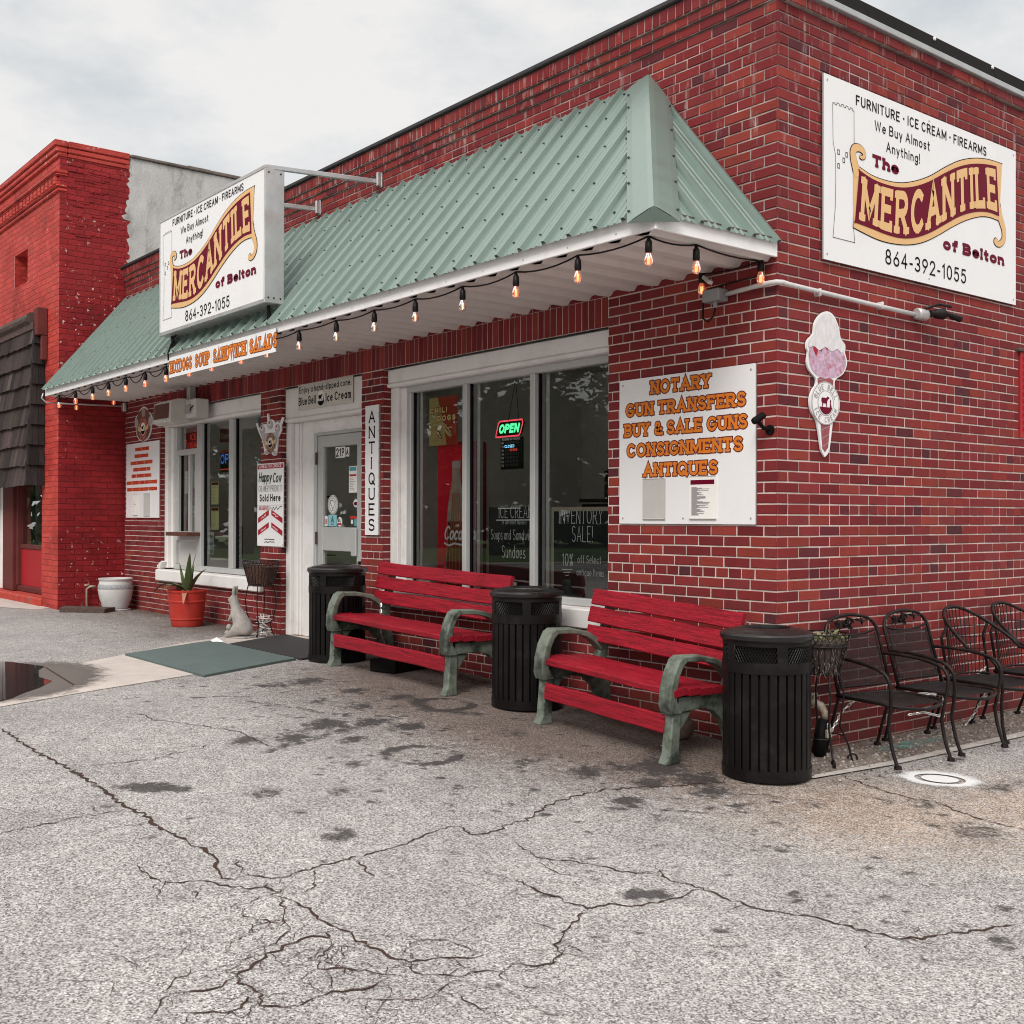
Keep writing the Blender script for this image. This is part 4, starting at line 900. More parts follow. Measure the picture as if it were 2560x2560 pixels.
g('6',.54,'.42,1 .06,.45 @.27,.28,.27,.28,140,500'); g('8',.54,'@.27,.75,.22,.25,90,450|@.27,.26,.27,.26,90,450'); g('9',.54,'.12,0 .48,.55 @.27,.72,.27,.28,-40,320'); g('7',.5,'0,1 .5,1 .15,0')
g('-',.26,'0,.40 .26,.40'); g('\u2022',.16,'@.08,.5,.045,.045,0,360 .08,.5'); g('!',.0,'0,1 0,.32|0,.06 0,0'); g('.',.0,'0,.03 0,0'); g(',',.0,'.02,.05 -.03,-.12'); g('"',.12,'0,1 0,.8|.12,1 .12,.8'); g("'",.0,'0,1 0,.8'); g('%',.5,'0,0 .5,1|@.1,.8,.1,.14,0,360|@.4,.2,.1,.14,0,360'); g('|',.0,'0,1 0,0'); g('/',.3,'0,0 .3,1'); g('?',.4,'@.2,.75,.2,.25,170,-60 .2,.3|.2,.05 .2,0')
g('a',.48,'@.24,.31,.24,.31,50,410|.48,.64 .48,0'); g('b',.50,'0,0 0,1|@.25,.31,.25,.31,180,540'); g('c',.46,'@.25,.32,.25,.32,48,312'); g('d',.50,'@.25,.31,.25,.31,0,360|.50,0 .50,1'); g('e',.50,'.01,.34 .50,.34 @.25,.32,.25,.32,5,312'); g('f',.34,'.36,.97 @.26,.83,.12,.16,70,180 .14,0|0,.64 .33,.64')
g('g',.48,'@.24,.34,.24,.30,40,400|.48,.64 .48,-.08 @.25,-.08,.23,.22,0,-150'); g('h',.44,'0,0 0,1|0,.40 @.22,.42,.22,.22,180,0 .44,0'); g('i',.0,'0,0 0,.64|0,.86 0,.93'); g('k',.42,'0,0 0,1|.38,.64 .02,.24|.14,.38 .42,0'); g('l',.0,'0,0 0,1'); g('m',.68,'0,0 0,.64|0,.42 @.17,.44,.17,.2,180,0 .34,0|.34,.42 @.51,.44,.17,.2,180,0 .68,0')
g('n',.44,'0,0 0,.64|0,.40 @.22,.42,.22,.22,180,0 .44,0'); g('o',.52,'@.26,.32,.26,.32,90,450'); g('p',.50,'0,-.3 0,.64|@.25,.32,.25,.32,180,540'); g('r',.30,'0,0 0,.64|0,.36 @.2,.42,.2,.22,180,50'); g('s',.38,'@.19,.48,.18,.16,30,270 @.19,.16,.19,.16,90,-150'); g('t',.30,'.13,.92 .13,.13 @.25,.13,.12,.13,180,285|0,.64 .30,.64'); g('u',.44,'0,.64 0,.24 @.22,.24,.22,.24,180,360 .44,.64|.44,.24 .44,0'); g('v',.44,'0,.64 .22,0 .44,.64'); g('w',.68,'0,.64 .17,0 .34,.64 .51,0 .68,.64'); g('y',.46,'0,.64 .23,.02|.46,.64 .15,-.3'); g('j',.10,'.1,.64 .1,-.12 @0,-.12,.1,.18,0,-110|.1,.86 .1,.93'); g('q',.48,'@.24,.31,.24,.31,50,410|.48,.64 .48,-.3'); g('z',.4,'0,.64 .4,.64 0,0 .4,0'); g('Z',.55,'0,1 .55,1 0,0 .55,0'); g('x',.42,'0,0 .42,.64|0,.64 .42,0')

class Lay: d=0.
def ribbon(mb,pts,hw,fn,d,mi,closed=False,ext=None):
    P=[Vector((x,y)) for x,y in pts]; q=[P[0]]
    for p in P[1:]:
        if (p-q[-1]).length>1e-5: q.append(p)
    P=q
    if len(P)<2: P=[P[0],P[0]+Vector((0,1e-3))]
    closed=(P[0]-P[-1]).length<1e-4 and len(P)>3
    if closed: P=P[:-1]
    ext=hw if ext is None else ext
    n=len(P)
    if not closed:
        P[0]=P[0]-(P[1]-P[0]).normalized()*ext; P[-1]=P[-1]+(P[-1]-P[-2]).normalized()*ext
    i0=len(mb.v); Lay.d+=2e-5
    for k in range(n):
        a=P[k-1] if (k>0 or closed) else None; c=P[(k+1)%n] if (k<n-1 or closed) else None; b=P[k]
        t1=(b-a).normalized() if a is not None else None; t2=(c-b).normalized() if c is not None else None
        t1=t1 or t2; t2=t2 or t1
        t=(t1+t2); t=t.normalized() if t.length>1e-4 else t2
        nr=Vector((-t.y,t.x)); cosm=max(.45,nr.dot(Vector((-t2.y,t2.x)))); o=nr*hw/cosm
        for s in (o,-o): mb.v.append(tuple(fn(b.x+s.x,b.y+s.y,d+(Lay.d%4e-4))))
    for k in range(n if closed else n-1):
        a=i0+2*k; b=i0+2*((k+1)%n); mb.f.append((a+1,b+1,b,a)); mb.mi.append(mi); mb.c.append((1,1,1))
def dens(pts,step):
    o=[pts[0]]
    for a,b in zip(pts,pts[1:]):
        n=max(1,int(math.hypot(b[0]-a[0],b[1]-a[1])/step))
        for k in range(1,n+1): o.append((a[0]+(b[0]-a[0])*k/n,a[1]+(b[1]-a[1])*k/n))
    return o
def text(mb,s,fn,x,y,h,w=None,wt=.13,slab=0,ol=0,mi=0,mo=1,track=.24,d=.0012,align='l',jit=0,slant=0,den=None,seed=1,yw=None):
    """stroke lettering: x,y = lower left in the plane, h = cap height, w = total width"""
    r=random.Random(seed); tot=0; adv=[]
    for ch in s:
        if ch==' ': adv.append((None,.36)); tot+=.36; continue
        ww=GL[ch][0]; adv.append((ch,ww)); tot+=ww+track+wt
    tot-=track
    hh=h; kx=(w/tot) if w else hh
    if w is None: w=tot*kx
    if align=='c': x-=w/2
    hw=wt*hh/2; hwx=min(hw*1.3,wt*kx/2*1.25)
    cx=x
    for ch,ww in adv:
        if ch is None: cx+=ww*kx; continue
        ox=cx+wt*kx/2; S=[]
        for pts,arc0 in GL[ch][1]:
            Q=[]
            for px,py in pts:
                X=ox+px*kx+slant*py*hh; Yv=y+hw+py*(hh-2*hw)
                if jit: X+=r.gauss(0,jit*hh); Yv+=r.gauss(0,jit*hh)
                Q.append((X,Yv))
            S.append((Q,pts,arc0))
        bars=[]
        if slab:
            sl=slab*hh
            for Q,pts,arc0 in S:
                if math.hypot(pts[0][0]-pts[-1][0],pts[0][1]-pts[-1][1])<.01: continue
                for end in (0,1):
                    a=Q[0] if end==0 else Q[-1]; b=Q[1] if end==0 else Q[-2]; py=(pts[0] if end==0 else pts[-1])[1]
                    dx,dy=abs(a[0]-b[0]),abs(a[1]-b[1])
                    if dy>dx*1.1 and (py<.02 or py>.98 or abs(py-.64)<.02): bars.append(((a[0]-sl,a[1]),(a[0]+sl,a[1])))
                    elif s.isupper() and (end==1 or arc0) and py not in (.48,.34):
                        v=sl*(.45 if arc0 or ch in 'SGC' else .95)
                        if py>.7: bars.append(((a[0],a[1]),(a[0],a[1]-v)))
                        elif py<.3: bars.append(((a[0],a[1]),(a[0],a[1]+v)))
                        else: bars.append(((a[0],a[1]-v*.5),(a[0],a[1]+v*.5)))
        hwi=min((hw+hwx)/2,hwx)
        for lay in ((1,0) if ol else (0,)):
            e=ol*hh if lay else 0; dd=d if lay or not ol else d+.0009
            for Q,pts,arc0 in S: ribbon(mb,dens(Q,den*hh) if den else Q,hwi+e,fn,dd,mo if lay else mi,ext=hwi*(.9 if slab or wt>.09 else .6)+e)
            for a,b in bars: ribbon(mb,dens([a,b],den*hh) if den else [a,b],hwi*.80+e,fn,dd,mo if lay else mi,ext=e)
        cx+=(ww+track+wt)*kx
    return w
def poly(mb,pts,fn,d,mi): mb.face([fn(a,b,d) for a,b in pts],mi=mi)
def ell(cx,cy,rx_,ry_,n=24,a0=0,a1=360): return [(cx+rx_*math.cos(R(a0+(a1-a0)*k/n)),cy+ry_*math.sin(R(a0+(a1-a0)*k/n))) for k in range(n+(0 if abs(a1-a0)>=359 else 1))]
def arctext(mb,s,fn,cx,cy,rx_,ry_,a0,a1,h,mi,d,wt=.16,inv=False):
    n=len(s)
    for k,ch in enumerate(s):
        if ch==' ': continue
        a=R(a0+(a1-a0)*(k+.5)/n); px,py=cx+rx_*math.cos(a),cy+ry_*math.sin(a)
        th=a-math.pi/2 if not inv else a+math.pi/2; c,sn=math.cos(th),math.sin(th)
        f2=lambda u,v,dd,px=px,py=py,c=c,sn=sn: fn(px+u*c-v*sn,py+u*sn+v*c,dd)
        text(mb,ch,f2,-h*.3,-h/2,h,w=h*.55,wt=wt,mi=mi,d=d)
def plane(O,U,V,N):
    O,U,V,N=Vector(O),Vector(U),Vector(V),Vector(N)
    return lambda a,b,d: O+U*a+V*b+N*d
PX,PZ,NY,PY=(1,0,0),(0,0,1),(0,-1,0),(0,1,0)
def board(root,fn,w,h,th,mats,screws=True,name='board'):
    mb=MB(); P=[fn(a,b,d) for d in (0,th) for a,b in ((0,0),(w,0),(w,h),(0,h))]
    mb.idx(P,[(4,5,6,7)],mi=0); mb.idx(P,[(3,2,1,0),(0,1,5,4),(1,2,6,5),(2,3,7,6),(3,0,4,7)],mi=1)
    if screws:
        e=.035 if w>.8 else .018
        for a,b in ((e,e),(w-e,e),(w-e,h-e),(e,h-e))+(((w/2,e),(w/2,h-e)) if w>.8 else ()):
            q=ell(a,b,.007,.007,8); mb.face([fn(*p,th+.002) for p in q],mi=2)
    return mb.build(name,[mats,M['sign_edge'],M['ink_grey']],root)

# ---- the shop's banner artwork, in board coordinates 0..1
IN_T=[(.155,.538),(.216,.513),(.284,.507),(.355,.518),(.428,.554),(.504,.614),(.581,.692),(.661,.764),(.743,.815),(.827,.844),(.877,.852)]
IN_B=[(.135,.241),(.216,.232),(.285,.222),(.356,.225),(.429,.253),(.504,.307),(.581,.381),(.661,.457),(.743,.513),(.827,.543),(.893,.54)]
IN_L=[(.163,.476),(.158,.394),(.149,.31)]; IN_R=[(.869,.752),(.875,.643)]
O_T=[(.129,.563),(.162,.552),(.216,.531),(.284,.528),(.355,.543),(.428,.582),(.504,.642),(.581,.723),(.661,.797),(.743,.847),(.827,.875),(.912,.882)]
O_B=[(.13,.213),(.182,.197),(.25,.182),(.32,.184),(.392,.201),(.466,.239),(.542,.303),(.62,.38),(.701,.451),(.785,.503),(.845,.517),(.895,.512)]
O_L=[(.141,.484),(.142,.388),(.134,.297)]; O_R=[(.893,.789),(.895,.669),(.906,.58)]
CL=[(.150,.50),(.139,.548),(.130,.591),(.128,.63),(.139,.655),(.160,.660),(.176,.647),(.179,.625),(.168,.612),(.158,.617)]
CRR=[(.890,.60),(.896,.556),(.910,.506),(.922,.465),(.923,.41),(.906,.372),(.884,.360),(.869,.371),(.875,.386),(.886,.380)]
TW=[(.038,.856),(.048,.86),(.048,.851),(.056,.853),(.057,.865),(.066,.865),(.068,.854),(.076,.855),(.078,.868),(.086,.867),(.087,.856),(.096,.857),(.097,.868),(.106,.867),(.108,.856),(.115,.855),(.117,.867),(.125,.867),(.126,.854),(.133,.856),(.134,.641)]
TW2=[(.038,.856),(.04,.648),(.05,.582),(.052,.457),(.05,.299),(.04,.129),(.137,.13),(.131,.216)]
def interp(C,u):
    for (a,va),(b,vb) in zip(C,C[1:]):
        if a<=u<=b: return va+(vb-va)*(u-a)/(b-a)
    return C[0][1] if u<C[0][0] else C[-1][1]
def smooth(C,n=4):
    o=[]
    for i in range(len(C)-1):
        p0,p1,p2,p3=C[max(i-1,0)],C[i],C[i+1],C[min(i+2,len(C)-1)]
        for k in range(n):
            t=k/n; o.append(tuple(.5*((2*p1[j])+(-p0[j]+p2[j])*t+(2*p0[j]-5*p1[j]+4*p2[j]-p3[j])*t*t+(-p0[j]+3*p1[j]-3*p2[j]+p3[j])*t**3) for j in (0,1)))
    return o+[C[-1]]
def mercantile(root,fn,W,Hh,tower_col):
    f=lambda a,b,d: fn(a*W,b*Hh,d)
    mb=MB()   # slots: 0 black 1 cream 2 maroon 3 tower grey
    if True:
        ring=lambda T,B,Lf,Rg: smooth(T)+Rg+smooth(B)[::-1]+Lf[::-1]
        for T_ in (TW,TW2): ribbon(mb,[(a*W,b*Hh) for a,b in T_],.0017,fn,.002,0)
        for a,b in ((.064,.60),(.100,.60),(.087,.565),(.064,.525)): ribbon(mb,[((a-.004)*W,(b-.012)*Hh),((a+.004)*W,(b-.012)*Hh),((a+.004)*W,(b+.012)*Hh),((a-.004)*W,(b+.012)*Hh),((a-.004)*W,(b-.012)*Hh)],.0022,fn,.002,0)
        def strip(T,B,d,mi,n=36):
            lo,hi=T[0][0],T[-1][0]; l2,h2=B[0][0],B[-1][0]; sT,sB=smooth(T),smooth(B)
            for k in range(n):
                t0,t1=k/n,(k+1)/n
                q=[]
                for t,C,l,h in ((t0,sB,l2,h2),(t1,sB,l2,h2),(t1,sT,lo,hi),(t0,sT,lo,hi)):
                    u=l+(h-l)*t; q.append((u,interp(C,u)))
                mb.face([f(a,b,d) for a,b in q],mi=mi)
        outline=[(a*W,b*Hh) for a,b in ring(O_T,O_B,O_L,O_R)]
        ribbon(mb,outline+[outline[0]],.006,fn,.002,0)
        for C,w0 in ((smooth(CL),1),(smooth(CRR),1)):
            q=[(a*W,b*Hh) for a,b in C]; n=len(q)
            for lay,ex,mi in ((.0022,.005,0),(.0042,0,1)):
                i0=len(mb.v)
                for k,p in enumerate(q):
                    a=Vector(q[max(k-1,0)]); b=Vector(q[min(k+1,n-1)]); t=(b-a).normalized(); nr=Vector((-t.y,t.x)); h=(.030*(1-k/n)+.007)+ex
                    for s in (1,-1): mb.v.append(tuple(fn(p[0]+nr.x*h*s,p[1]+nr.y*h*s,lay+k*1e-5)))
                for k in range(n-1): a=i0+2*k; mb.f.append((a+1,a+3,a+2,a)); mb.mi.append(mi); mb.c.append((1,1,1))
        OT=[(O_T[0][0]+.006,O_T[0][1])]+O_T[1:]
        strip(O_T,O_B,.0032,1)
        # side bulges of the cream border
        strip(IN_T,IN_B,.0055,2)
        il=[(IN_T[0][0]-.001,IN_T[0][1])]+IN_L+[IN_B[0]]; ir=[IN_T[-1]]+IN_R+[IN_B[-1]]
        ribbon(mb,[(a*W,b*Hh) for a,b in smooth(il)],.006,fn,.0057,2); 
        sT,sB=smooth(IN_T),smooth(IN_B)
        tw=sum(GL[c][0] for c in 'MERCANTILE')+10*.17+9*.20
        def warp(a,b,d):
            t=a/tw; uT=.172+(.868-.172)*t; uB=.158+(.882-.158)*t
            vT,vB=interp(sT,uT),interp(sB,uB); q=.075+.85*b
            return f(uB+(uT-uB)*q,vB+(vT-vB)*q,d)
        text(mb,'MERCANTILE',warp,0,0,1,w=tw,wt=.18,slab=.18,mi=1,track=.20,d=.0068,den=.07)
    T=lambda s,u0,v0,u1,v1,mi,**k: text(mb,s,fn,u0*W,v0*Hh,(v1-v0)*Hh,w=(u1-u0)*W,mi=mi,d=.002,**k)
    T('FURNITURE \u2022 ICE CREAM \u2022 FIREARMS',.142,.893,.819,.950,0,wt=.14)
    T('We Buy Almost',.229,.792,.503,.850,0,wt=.115); T('Anything!',.284,.695,.451,.753,0,wt=.115)
    T('The',.215,.586,.348,.655,2,wt=.27,slab=.24,track=.04); T('of Belton',.572,.232,.928,.304,2,wt=.27,slab=.22,track=.04)
    T('864-392-1055',.28,.056,.701,.143,0,wt=.11)
    return mb.build('lettering',[M['black'],M['cream'],M['maroon']],root)

# ---- big sign on the side wall
s=thing('wall_sign','large white shop sign with maroon banner on the brick side wall','sign',(.012,.405,2.985))
fn=plane((.013,.405,2.985),PY,PZ,(1,0,0)); board(s,fn,2.316,1.125,.012,M['sign_white'])
mercantile(s,lambda a,b,d: fn(a,b,d+.012),2.316,1.125,None)
# ---- projecting box sign over the awning
s=thing('box_sign','white box sign with maroon banner standing over the green awning on metal struts','sign',(-5.53,-1.0,3.195))
x0,x1,zb,zt,yf,yb=-6.67,-4.385,3.195,4.338,-1.08,-.905
mb=MB(); mb.bev(x0,x1,yf+.012,yb,zb,zt,.006)
for a,b,c,d in ((x0,x1,zb,zb+.035),(x0,x1,zt-.03,zt),(x0,x0+.02,zb+.036,zt-.031),(x1-.02,x1,zb+.036,zt-.031)): mb.bev(a,b,yf-.004,yf+.02,c,d,.003)
for yy,zz in ((-1.05,4.28),(-.94,4.28),(-1.05,3.24),(-1.0,3.24),(-.94,3.24)): mb.box(x1-.001,x1+.003,yy-.006,yy+.006,zz-.006,zz+.006,mi=1)
mb.build('cabinet',[M['galv'],M['black']],s)
mb=MB(); mb.box(x0+.021,x1-.021,yf+.002,yf+.011,zb+.036,zt-.031); mb.build('face',M['sign_white'],s)
fn=plane((x0,yf+.001,zb),PX,PZ,NY); mercantile(s,fn,x1-x0,zt-zb,None)
for xa,xw,za,zw in ((-4.405,-4.345,4.325,4.385),(-5.50,-5.445,4.325,4.375)):
    mb=MB(); A=Vector((xa,yf+.02,za)); B=Vector((xw,-.0,zw)); t=B-A
    MM=Matrix.Translation(A)@t.to_track_quat('Y','Z').to_matrix().to_4x4(); mb.bev(-.018,.018,0,t.length,-.018,.018,.002,M=MM)
    st_=mb.build('strut',M['galv'],s)
    mb=MB(); mb.bev(xw+.02,xw+.05,-.05,-.056+.052,zw-.05,zw+.07,.003); mb.bev(xw+.02,xw+.055,-.012,-.004,zw-.06,zw+.08,.003); mb.build('bracket',M['galv'],st_)
for xa in (-6.56,-4.5):
    mb=MB(); mb.tube([(xa,-.99,3.2),(xa,-.985,3.06)],.016,8); mb.tube([(xa,-.99,3.09),(xa-.12,-1.0,3.05)],.012,6); mb.build('post',M['iron'],s)
for xa in (-6.64,-5.5):
    mb=MB(); mb.bev(xa,xa+.08,-1.02,-1.0,zt,zt+.035,.003); mb.build('lug',M['galv'],s)
mb=MB(); mb.tube([(-6.45,-1.0,3.195),(-6.5,-1.03,3.10),(-6.53,-1.045,3.02),(-6.535,-1.04,2.95)],.009,6); mb.build('cable',M['black_metal'],s)
# ---- food banner on the fascia
s=thing('fascia_sign','long white food sign in orange slab letters hung on the awning fascia','sign',(-5.4,-1.03,2.775))
fn=plane((-6.53,-1.028,2.778),PX,PZ,NY); W_=2.254; board(s,fn,W_,.196,.008,M['sign_white'],False)
mb=MB(); f2=lambda a,b,d: fn(a,b,d+.008)
x=.03
for wd,wl in (('HOTDOGS',.515),('|',.02),('SOUP',.32),('|',.02),('SANDWICH',.66),('|',.02),('SALADS',.50)):
    text(mb,wd,f2,x,.035,.125,w=wl if wd!='|' else None,wt=.2 if wd!='|' else .05,slab=.22 if wd!='|' else 0,ol=.05 if wd!='|' else 0,mi=0,mo=1,track=.2); x+=wl+.032
mb.build('lettering',[M['orange'],M['dark_red_ink']],s)
# ---- notary sign
def sleeve(root,fn,u0,u1,v0,v1,mt,lines=0,head=None,d=.008):
    mb=MB(); P=[fn(a,b,dd) for dd in (.0005,d) for a,b in ((u0,v0),(u1,v0),(u1,v1),(u0,v1))]
    mb.idx(P,[(4,5,6,7),(0,1,5,4),(1,2,6,5),(2,3,7,6),(3,0,4,7)])
    r=random.Random(int(u0*1000))
    if head: poly(mb,[(u0+.012,v1-.05),(u1-.012,v1-.05),(u1-.012,v1-.022),(u0+.012,v1-.022)],fn,d+.001,1)
    for k in range(lines):
        v=v1-.07-(v1-v0-.09)*k/lines; e=r.uniform(.3,.85) if k%5 else .25
        poly(mb,[(u0+.02,v),(u0+.02+(u1-u0-.04)*e,v),(u0+.02+(u1-u0-.04)*e,v+.004),(u0+.02,v+.004)],fn,d+.001,2)
    mb.tube([fn(u0,v0+.004,d),fn(u1,v0+.004,d)],.004,6,mi=3); mb.tube([fn(u0+.002,v1,d),fn(u1-.002,v1,d)],.003,6,mi=3)
    return mb.build('document_sleeve',[mt,M['maroon'],M['ink_grey'],M['paper_grey']],root)
s=thing('wall_sign','white notary and consignments sign in orange slab letters beside the front window','sign',(-.72,-.012,1.383))
w,h=1.15,.955; fn=plane((-1.30,-.002,1.383),PX,PZ,NY); board(s,fn,w,h,.01,M['sign_white']); mb=MB(); f2=lambda a,b,d: fn(a,b,d+.01)
for t,u0,u1,vc in (('NOTARY',.255,.695,.925),('GUN TRANSFERS',.055,.935,.785),('BUY & SALE GUNS',.045,.945,.645),('CONSIGNMENTS',.065,.915,.505),('ANTIQUES',.20,.745,.365)):
    text(mb,t,f2,u0*w,vc*h-.042,.086,w=(u1-u0)*w,wt=.19,slab=.215,ol=.075,mi=0,mo=1,track=.16)
mb.build('lettering',[M['orange'],M['dark_red_ink']],s)
sleeve(s,f2,.196*w,.368*w,.028*h,.305*h,M['paper_grey']); sleeve(s,f2,.55*w,.74*w,.03*h,.31*h,M['paper'],34,True)
# ---- menu sign left of the serving window
s=thing('wall_sign','white menu board with seven faded red rows beside the serving window','sign',(-9.95,-.012,1.415))
w,h=1.135,.955; fn=plane((-10.518,-.002,1.415),PX,PZ,NY); board(s,fn,w,h,.01,M['sign_white']); f2=lambda a,b,d: fn(a,b,d+.01); mb=MB(); r=random.Random(3)
for u0,u1,vc in ((.28,.70,.915),(.26,.70,.825),(.14,.83,.735),(.22,.74,.645),(.17,.79,.56),(.02,.965,.47),(.035,.94,.38)):
    u=u0
    while u<u1-.02:
        e=min(u1,u+r.uniform(.14,.3)); 
        x=u
        while x<e-.004:
            x2=min(x+r.uniform(.02,.045),e); q=.023+r.uniform(-.002,.002)
            poly(mb,[(x*w,(vc-q)*h),(x2*w,(vc-q)*h),(x2*w,(vc+q)*h),(x*w,(vc+q)*h)],f2,.0012,0)
            if r.random()<.75: ribbon(mb,[((x+.004)*w,(vc-.010)*h),((x+x2)/2*w,(vc+.010)*h),((x2-.004)*w,(vc-.008)*h)],.0026,f2,.0022,1)
            x=x2
        u=e+.008
mb.build('lettering',[M['red_ink'],M['orange']],s)
sleeve(s,f2,.23*w,.37*w,.03*h,.31*h,M['paper'],6); sleeve(s,f2,.56*w,.73*w,.02*h,.32*h,M['paper_grey'])
# ---- vertical ANTIQUES board
s=thing('vertical_sign','narrow white board lettered ANTIQUES downwards on the brick pier beside the door','sign',(-4.43,-.012,1.266))
w,h=.225,1.15; fn=plane((-4.540,-.002,1.266),PX,PZ,NY); board(s,fn,w,h,.018,M['sign_white'],False); mb=MB(); f2=lambda a,b,d: fn(a,b,d+.018)
for k,ch in enumerate('ANTIQUES'):
    ww=.105 if ch not in 'I' else None
    text(mb,ch,f2,w/2 if ch!='I' else w/2-.012,h-.155-k*.137,.108,w=ww,wt=.13,slab=.10,mi=0,align='c' if ch!='I' else 'l')
r=random.Random(6)
for k in range(26):
    a=r.choice((0,1))*w; b=r.uniform(0,h); q=r.uniform(.004,.012); a=min(max(a,.004),w-.004)
    poly(mb,[(a-.003,b-q),(a+.003,b-q*.8),(a+.003,b+q*.6),(a-.003,b+q)],f2,.001,1)
mb.build('lettering',[M['black'],M['sign_edge']],s)
# ---- creamery sign
s=thing('creamery_sign','tall white creamery sign with red chevrons on the brick pier left of the door','sign',(-6.41,-.012,1.126))
w,h=.585,.85; fn=plane((-6.703,-.002,1.126),PX,PZ,NY); board(s,fn,w,h,.008,M['sign_white']); mb=MB(); f2=lambda a,b,d: fn(a,b,d+.008)
poly(mb,[(.01,.935*h),(w-.01,.935*h),(w-.01,.99*h),(.01,.99*h)],f2,.001,1); text(mb,'"A HEALTHY CHOICE"',f2,.03,.945*h,.036,w=w-.06,wt=.17,mi=2,d=.002)
text(mb,'Happy',f2,.03,.775*h,.105,w=.29,wt=.17,mi=3,slant=.18,track=.1); text(mb,'Cow',f2,.345,.762*h,.105,w=.19,wt=.17,mi=3,slant=.18,track=.1)
text(mb,'CREAMERY PRODUCTS',f2,.03,.655*h,.068,w=w-.06,wt=.09,mi=0); text(mb,'Sold Here',f2,.055,.54*h,.075,w=w-.12,wt=.19,mi=0)
poly(mb,[(0,.492*h),(w,.492*h),(w,.496*h),(0,.496*h)],f2,.001,4)
text(mb,'DESSERTS',f2,.04,.435*h,.04,w=.24,wt=.22,slab=.1,mi=1); text(mb,'by',f2,.30,.45*h,.02,w=.03,wt=.1,mi=0); ribbon(mb,[(.34,.44*h),(.37,.47*h),(.39,.435*h),(.43,.475*h),(.46,.44*h),(.50,.47*h),(.55,.48*h)],.004,f2,.001,0)
for sx,t1,t2 in ((0,'Pie','Cookies'),(1,'Cakes','Cheddar')):
    for v0,tx in ((.275,t1),(.125,t2)):
        P=[(.02,v0*h),(.265,(v0+.10)*h),(.265,(v0+.165)*h),(.02,(v0+.065)*h)]
        if sx: P=[(w-a,b) for a,b in P][::-1]
        poly(mb,P,f2,.001,1)
        ang=math.atan2(.10*h,.245)*(1 if not sx else -1); c,sn=math.cos(ang),math.sin(ang); ox,oy=(.09,(v0+.045)*h) if not sx else (w-.235,(v0+.105)*h)
        f3=lambda a,b,d,c=c,sn=sn,ox=ox,oy=oy: f2(ox+a*c-b*sn,oy+a*sn+b*c,d)
        r_=random.Random(len(tx)); 
        ribbon(mb,[(k*.012,.012+r_.uniform(-.011,.011)) for k in range(11)],.0034,f3,.002,2)
for v in (.085,.05): ribbon(mb,[(.17+k*.022,v*h+random.uniform(-.006,.006)) for k in range(11)],.004,f2,.001,0)
mb.build('lettering',[M['black'],M['crimson'],M['white_ink'],mat('dark_green_ink',(.012,.03,.018),.5,var=0),M['ink_grey']],s)
# ---- board over the door
def emblem(mb,f,cx,cy,r,ink,pale,d):
    """cow led by a small figure, on a dark half disc"""
    poly(mb,ell(cx,cy,r,r,28),f,d,pale); poly(mb,ell(cx,cy,r*.93,r*.93,20,200,340),f,d+.001,ink)
    q=lambda P:[(cx+a*r,cy+b*r) for a,b in P]
    poly(mb,q([(-.62,.38),(-.52,.46),(.05,.44),(.2,.58),(.42,.52),(.46,.40),(.26,.34),(.16,.12),(.14,-.3),(.05,-.3),(.02,-.02),(-.38,-.02),(-.42,-.3),(-.52,-.3),(-.52,.05),(-.62,.1)]),f,d+.0013,ink)
    poly(mb,q([(.5,-.32),(.78,-.32),(.68,.08),(.72,.24),(.62,.34),(.54,.22),(.58,.06)]),f,d+.0013,ink)
s=thing('door_sign','cream board advertising hand-dipped ice cream above the white door','sign',(-5.4,.03,2.48))
w,h=1.06,.285; fn=plane((-5.912,.045,2.48),PX,PZ,NY); board(s,fn,w,h,.008,mat('cream_board',(.60,.57,.52),.5,var=.05)); mb=MB(); f2=lambda a,b,d: fn(a,b,d+.008)
text(mb,'Enjoy a hand-dipped cone.',f2,.03,.165,.062,w=w-.06,wt=.14,slab=.07,mi=0); text(mb,'Blue Bell',f2,.02,.045,.082,w=.34,wt=.16,slab=.09,mi=0); text(mb,'Ice Cream',f2,.56,.045,.082,w=.465,wt=.16,slab=.09,mi=0)
emblem(mb,f2,.465,.085,.075,0,1,.001); ribbon(mb,ell(.465,.11,.062,.095,20,-10,190),.0022,f2,.001,2)
mb.build('lettering',[M['black'],M['paper'],M['ink_grey']],s)
# ---- cut-out ice cream signs
M['vanilla']=mat('printed_vanilla_scoop',(.68,.655,.66),.5,var=.16,scale=16,detail=7,stretch=(1,2.2,1),dirt=(.50,.44,.52),dscale=13,damt=.6); M['straw']=mat('printed_strawberry_scoop',(.52,.36,.46),.5,var=.4,scale=42,dirt=(.42,.03,.09),dscale=17,damt=.85)
M['waffle']=mat('printed_waffle_cone',(.30,.075,.085),.55,var=.35,scale=45); M['waffle_brown']=mat('printed_brown_cone',(.16,.085,.07),.55,var=.3,scale=30); M['shake_print']=mat('printed_grey_scoop',(.42,.38,.38),.5,var=.3,scale=12)
s=thing('ice_cream_sign','cut-out ice cream cone sign with white and pink scoops on the brick side wall','sign',(.01,.43,1.79))
OUT=[(.0,.0),(.045,.045),(.075,.19),(.085,.225),(.13,.26),(.148,.315),(.145,.36),(.12,.405),(.10,.425),(.105,.475),(.18,.515),(.215,.56),(.225,.60),(.205,.645),(.205,.665),(.205,.70),(.16,.735),(.14,.80),(.09,.865),(.02,.885),(-.05,.855),(-.10,.80),(-.115,.735),(-.17,.69),(-.18,.645),(-.165,.62),(-.175,.56),(-.15,.51),(-.09,.47),(-.09,.43),(-.12,.40),(-.145,.355),(-.148,.315),(-.13,.265),(-.085,.22),(-.06,.15),(-.035,.045)]
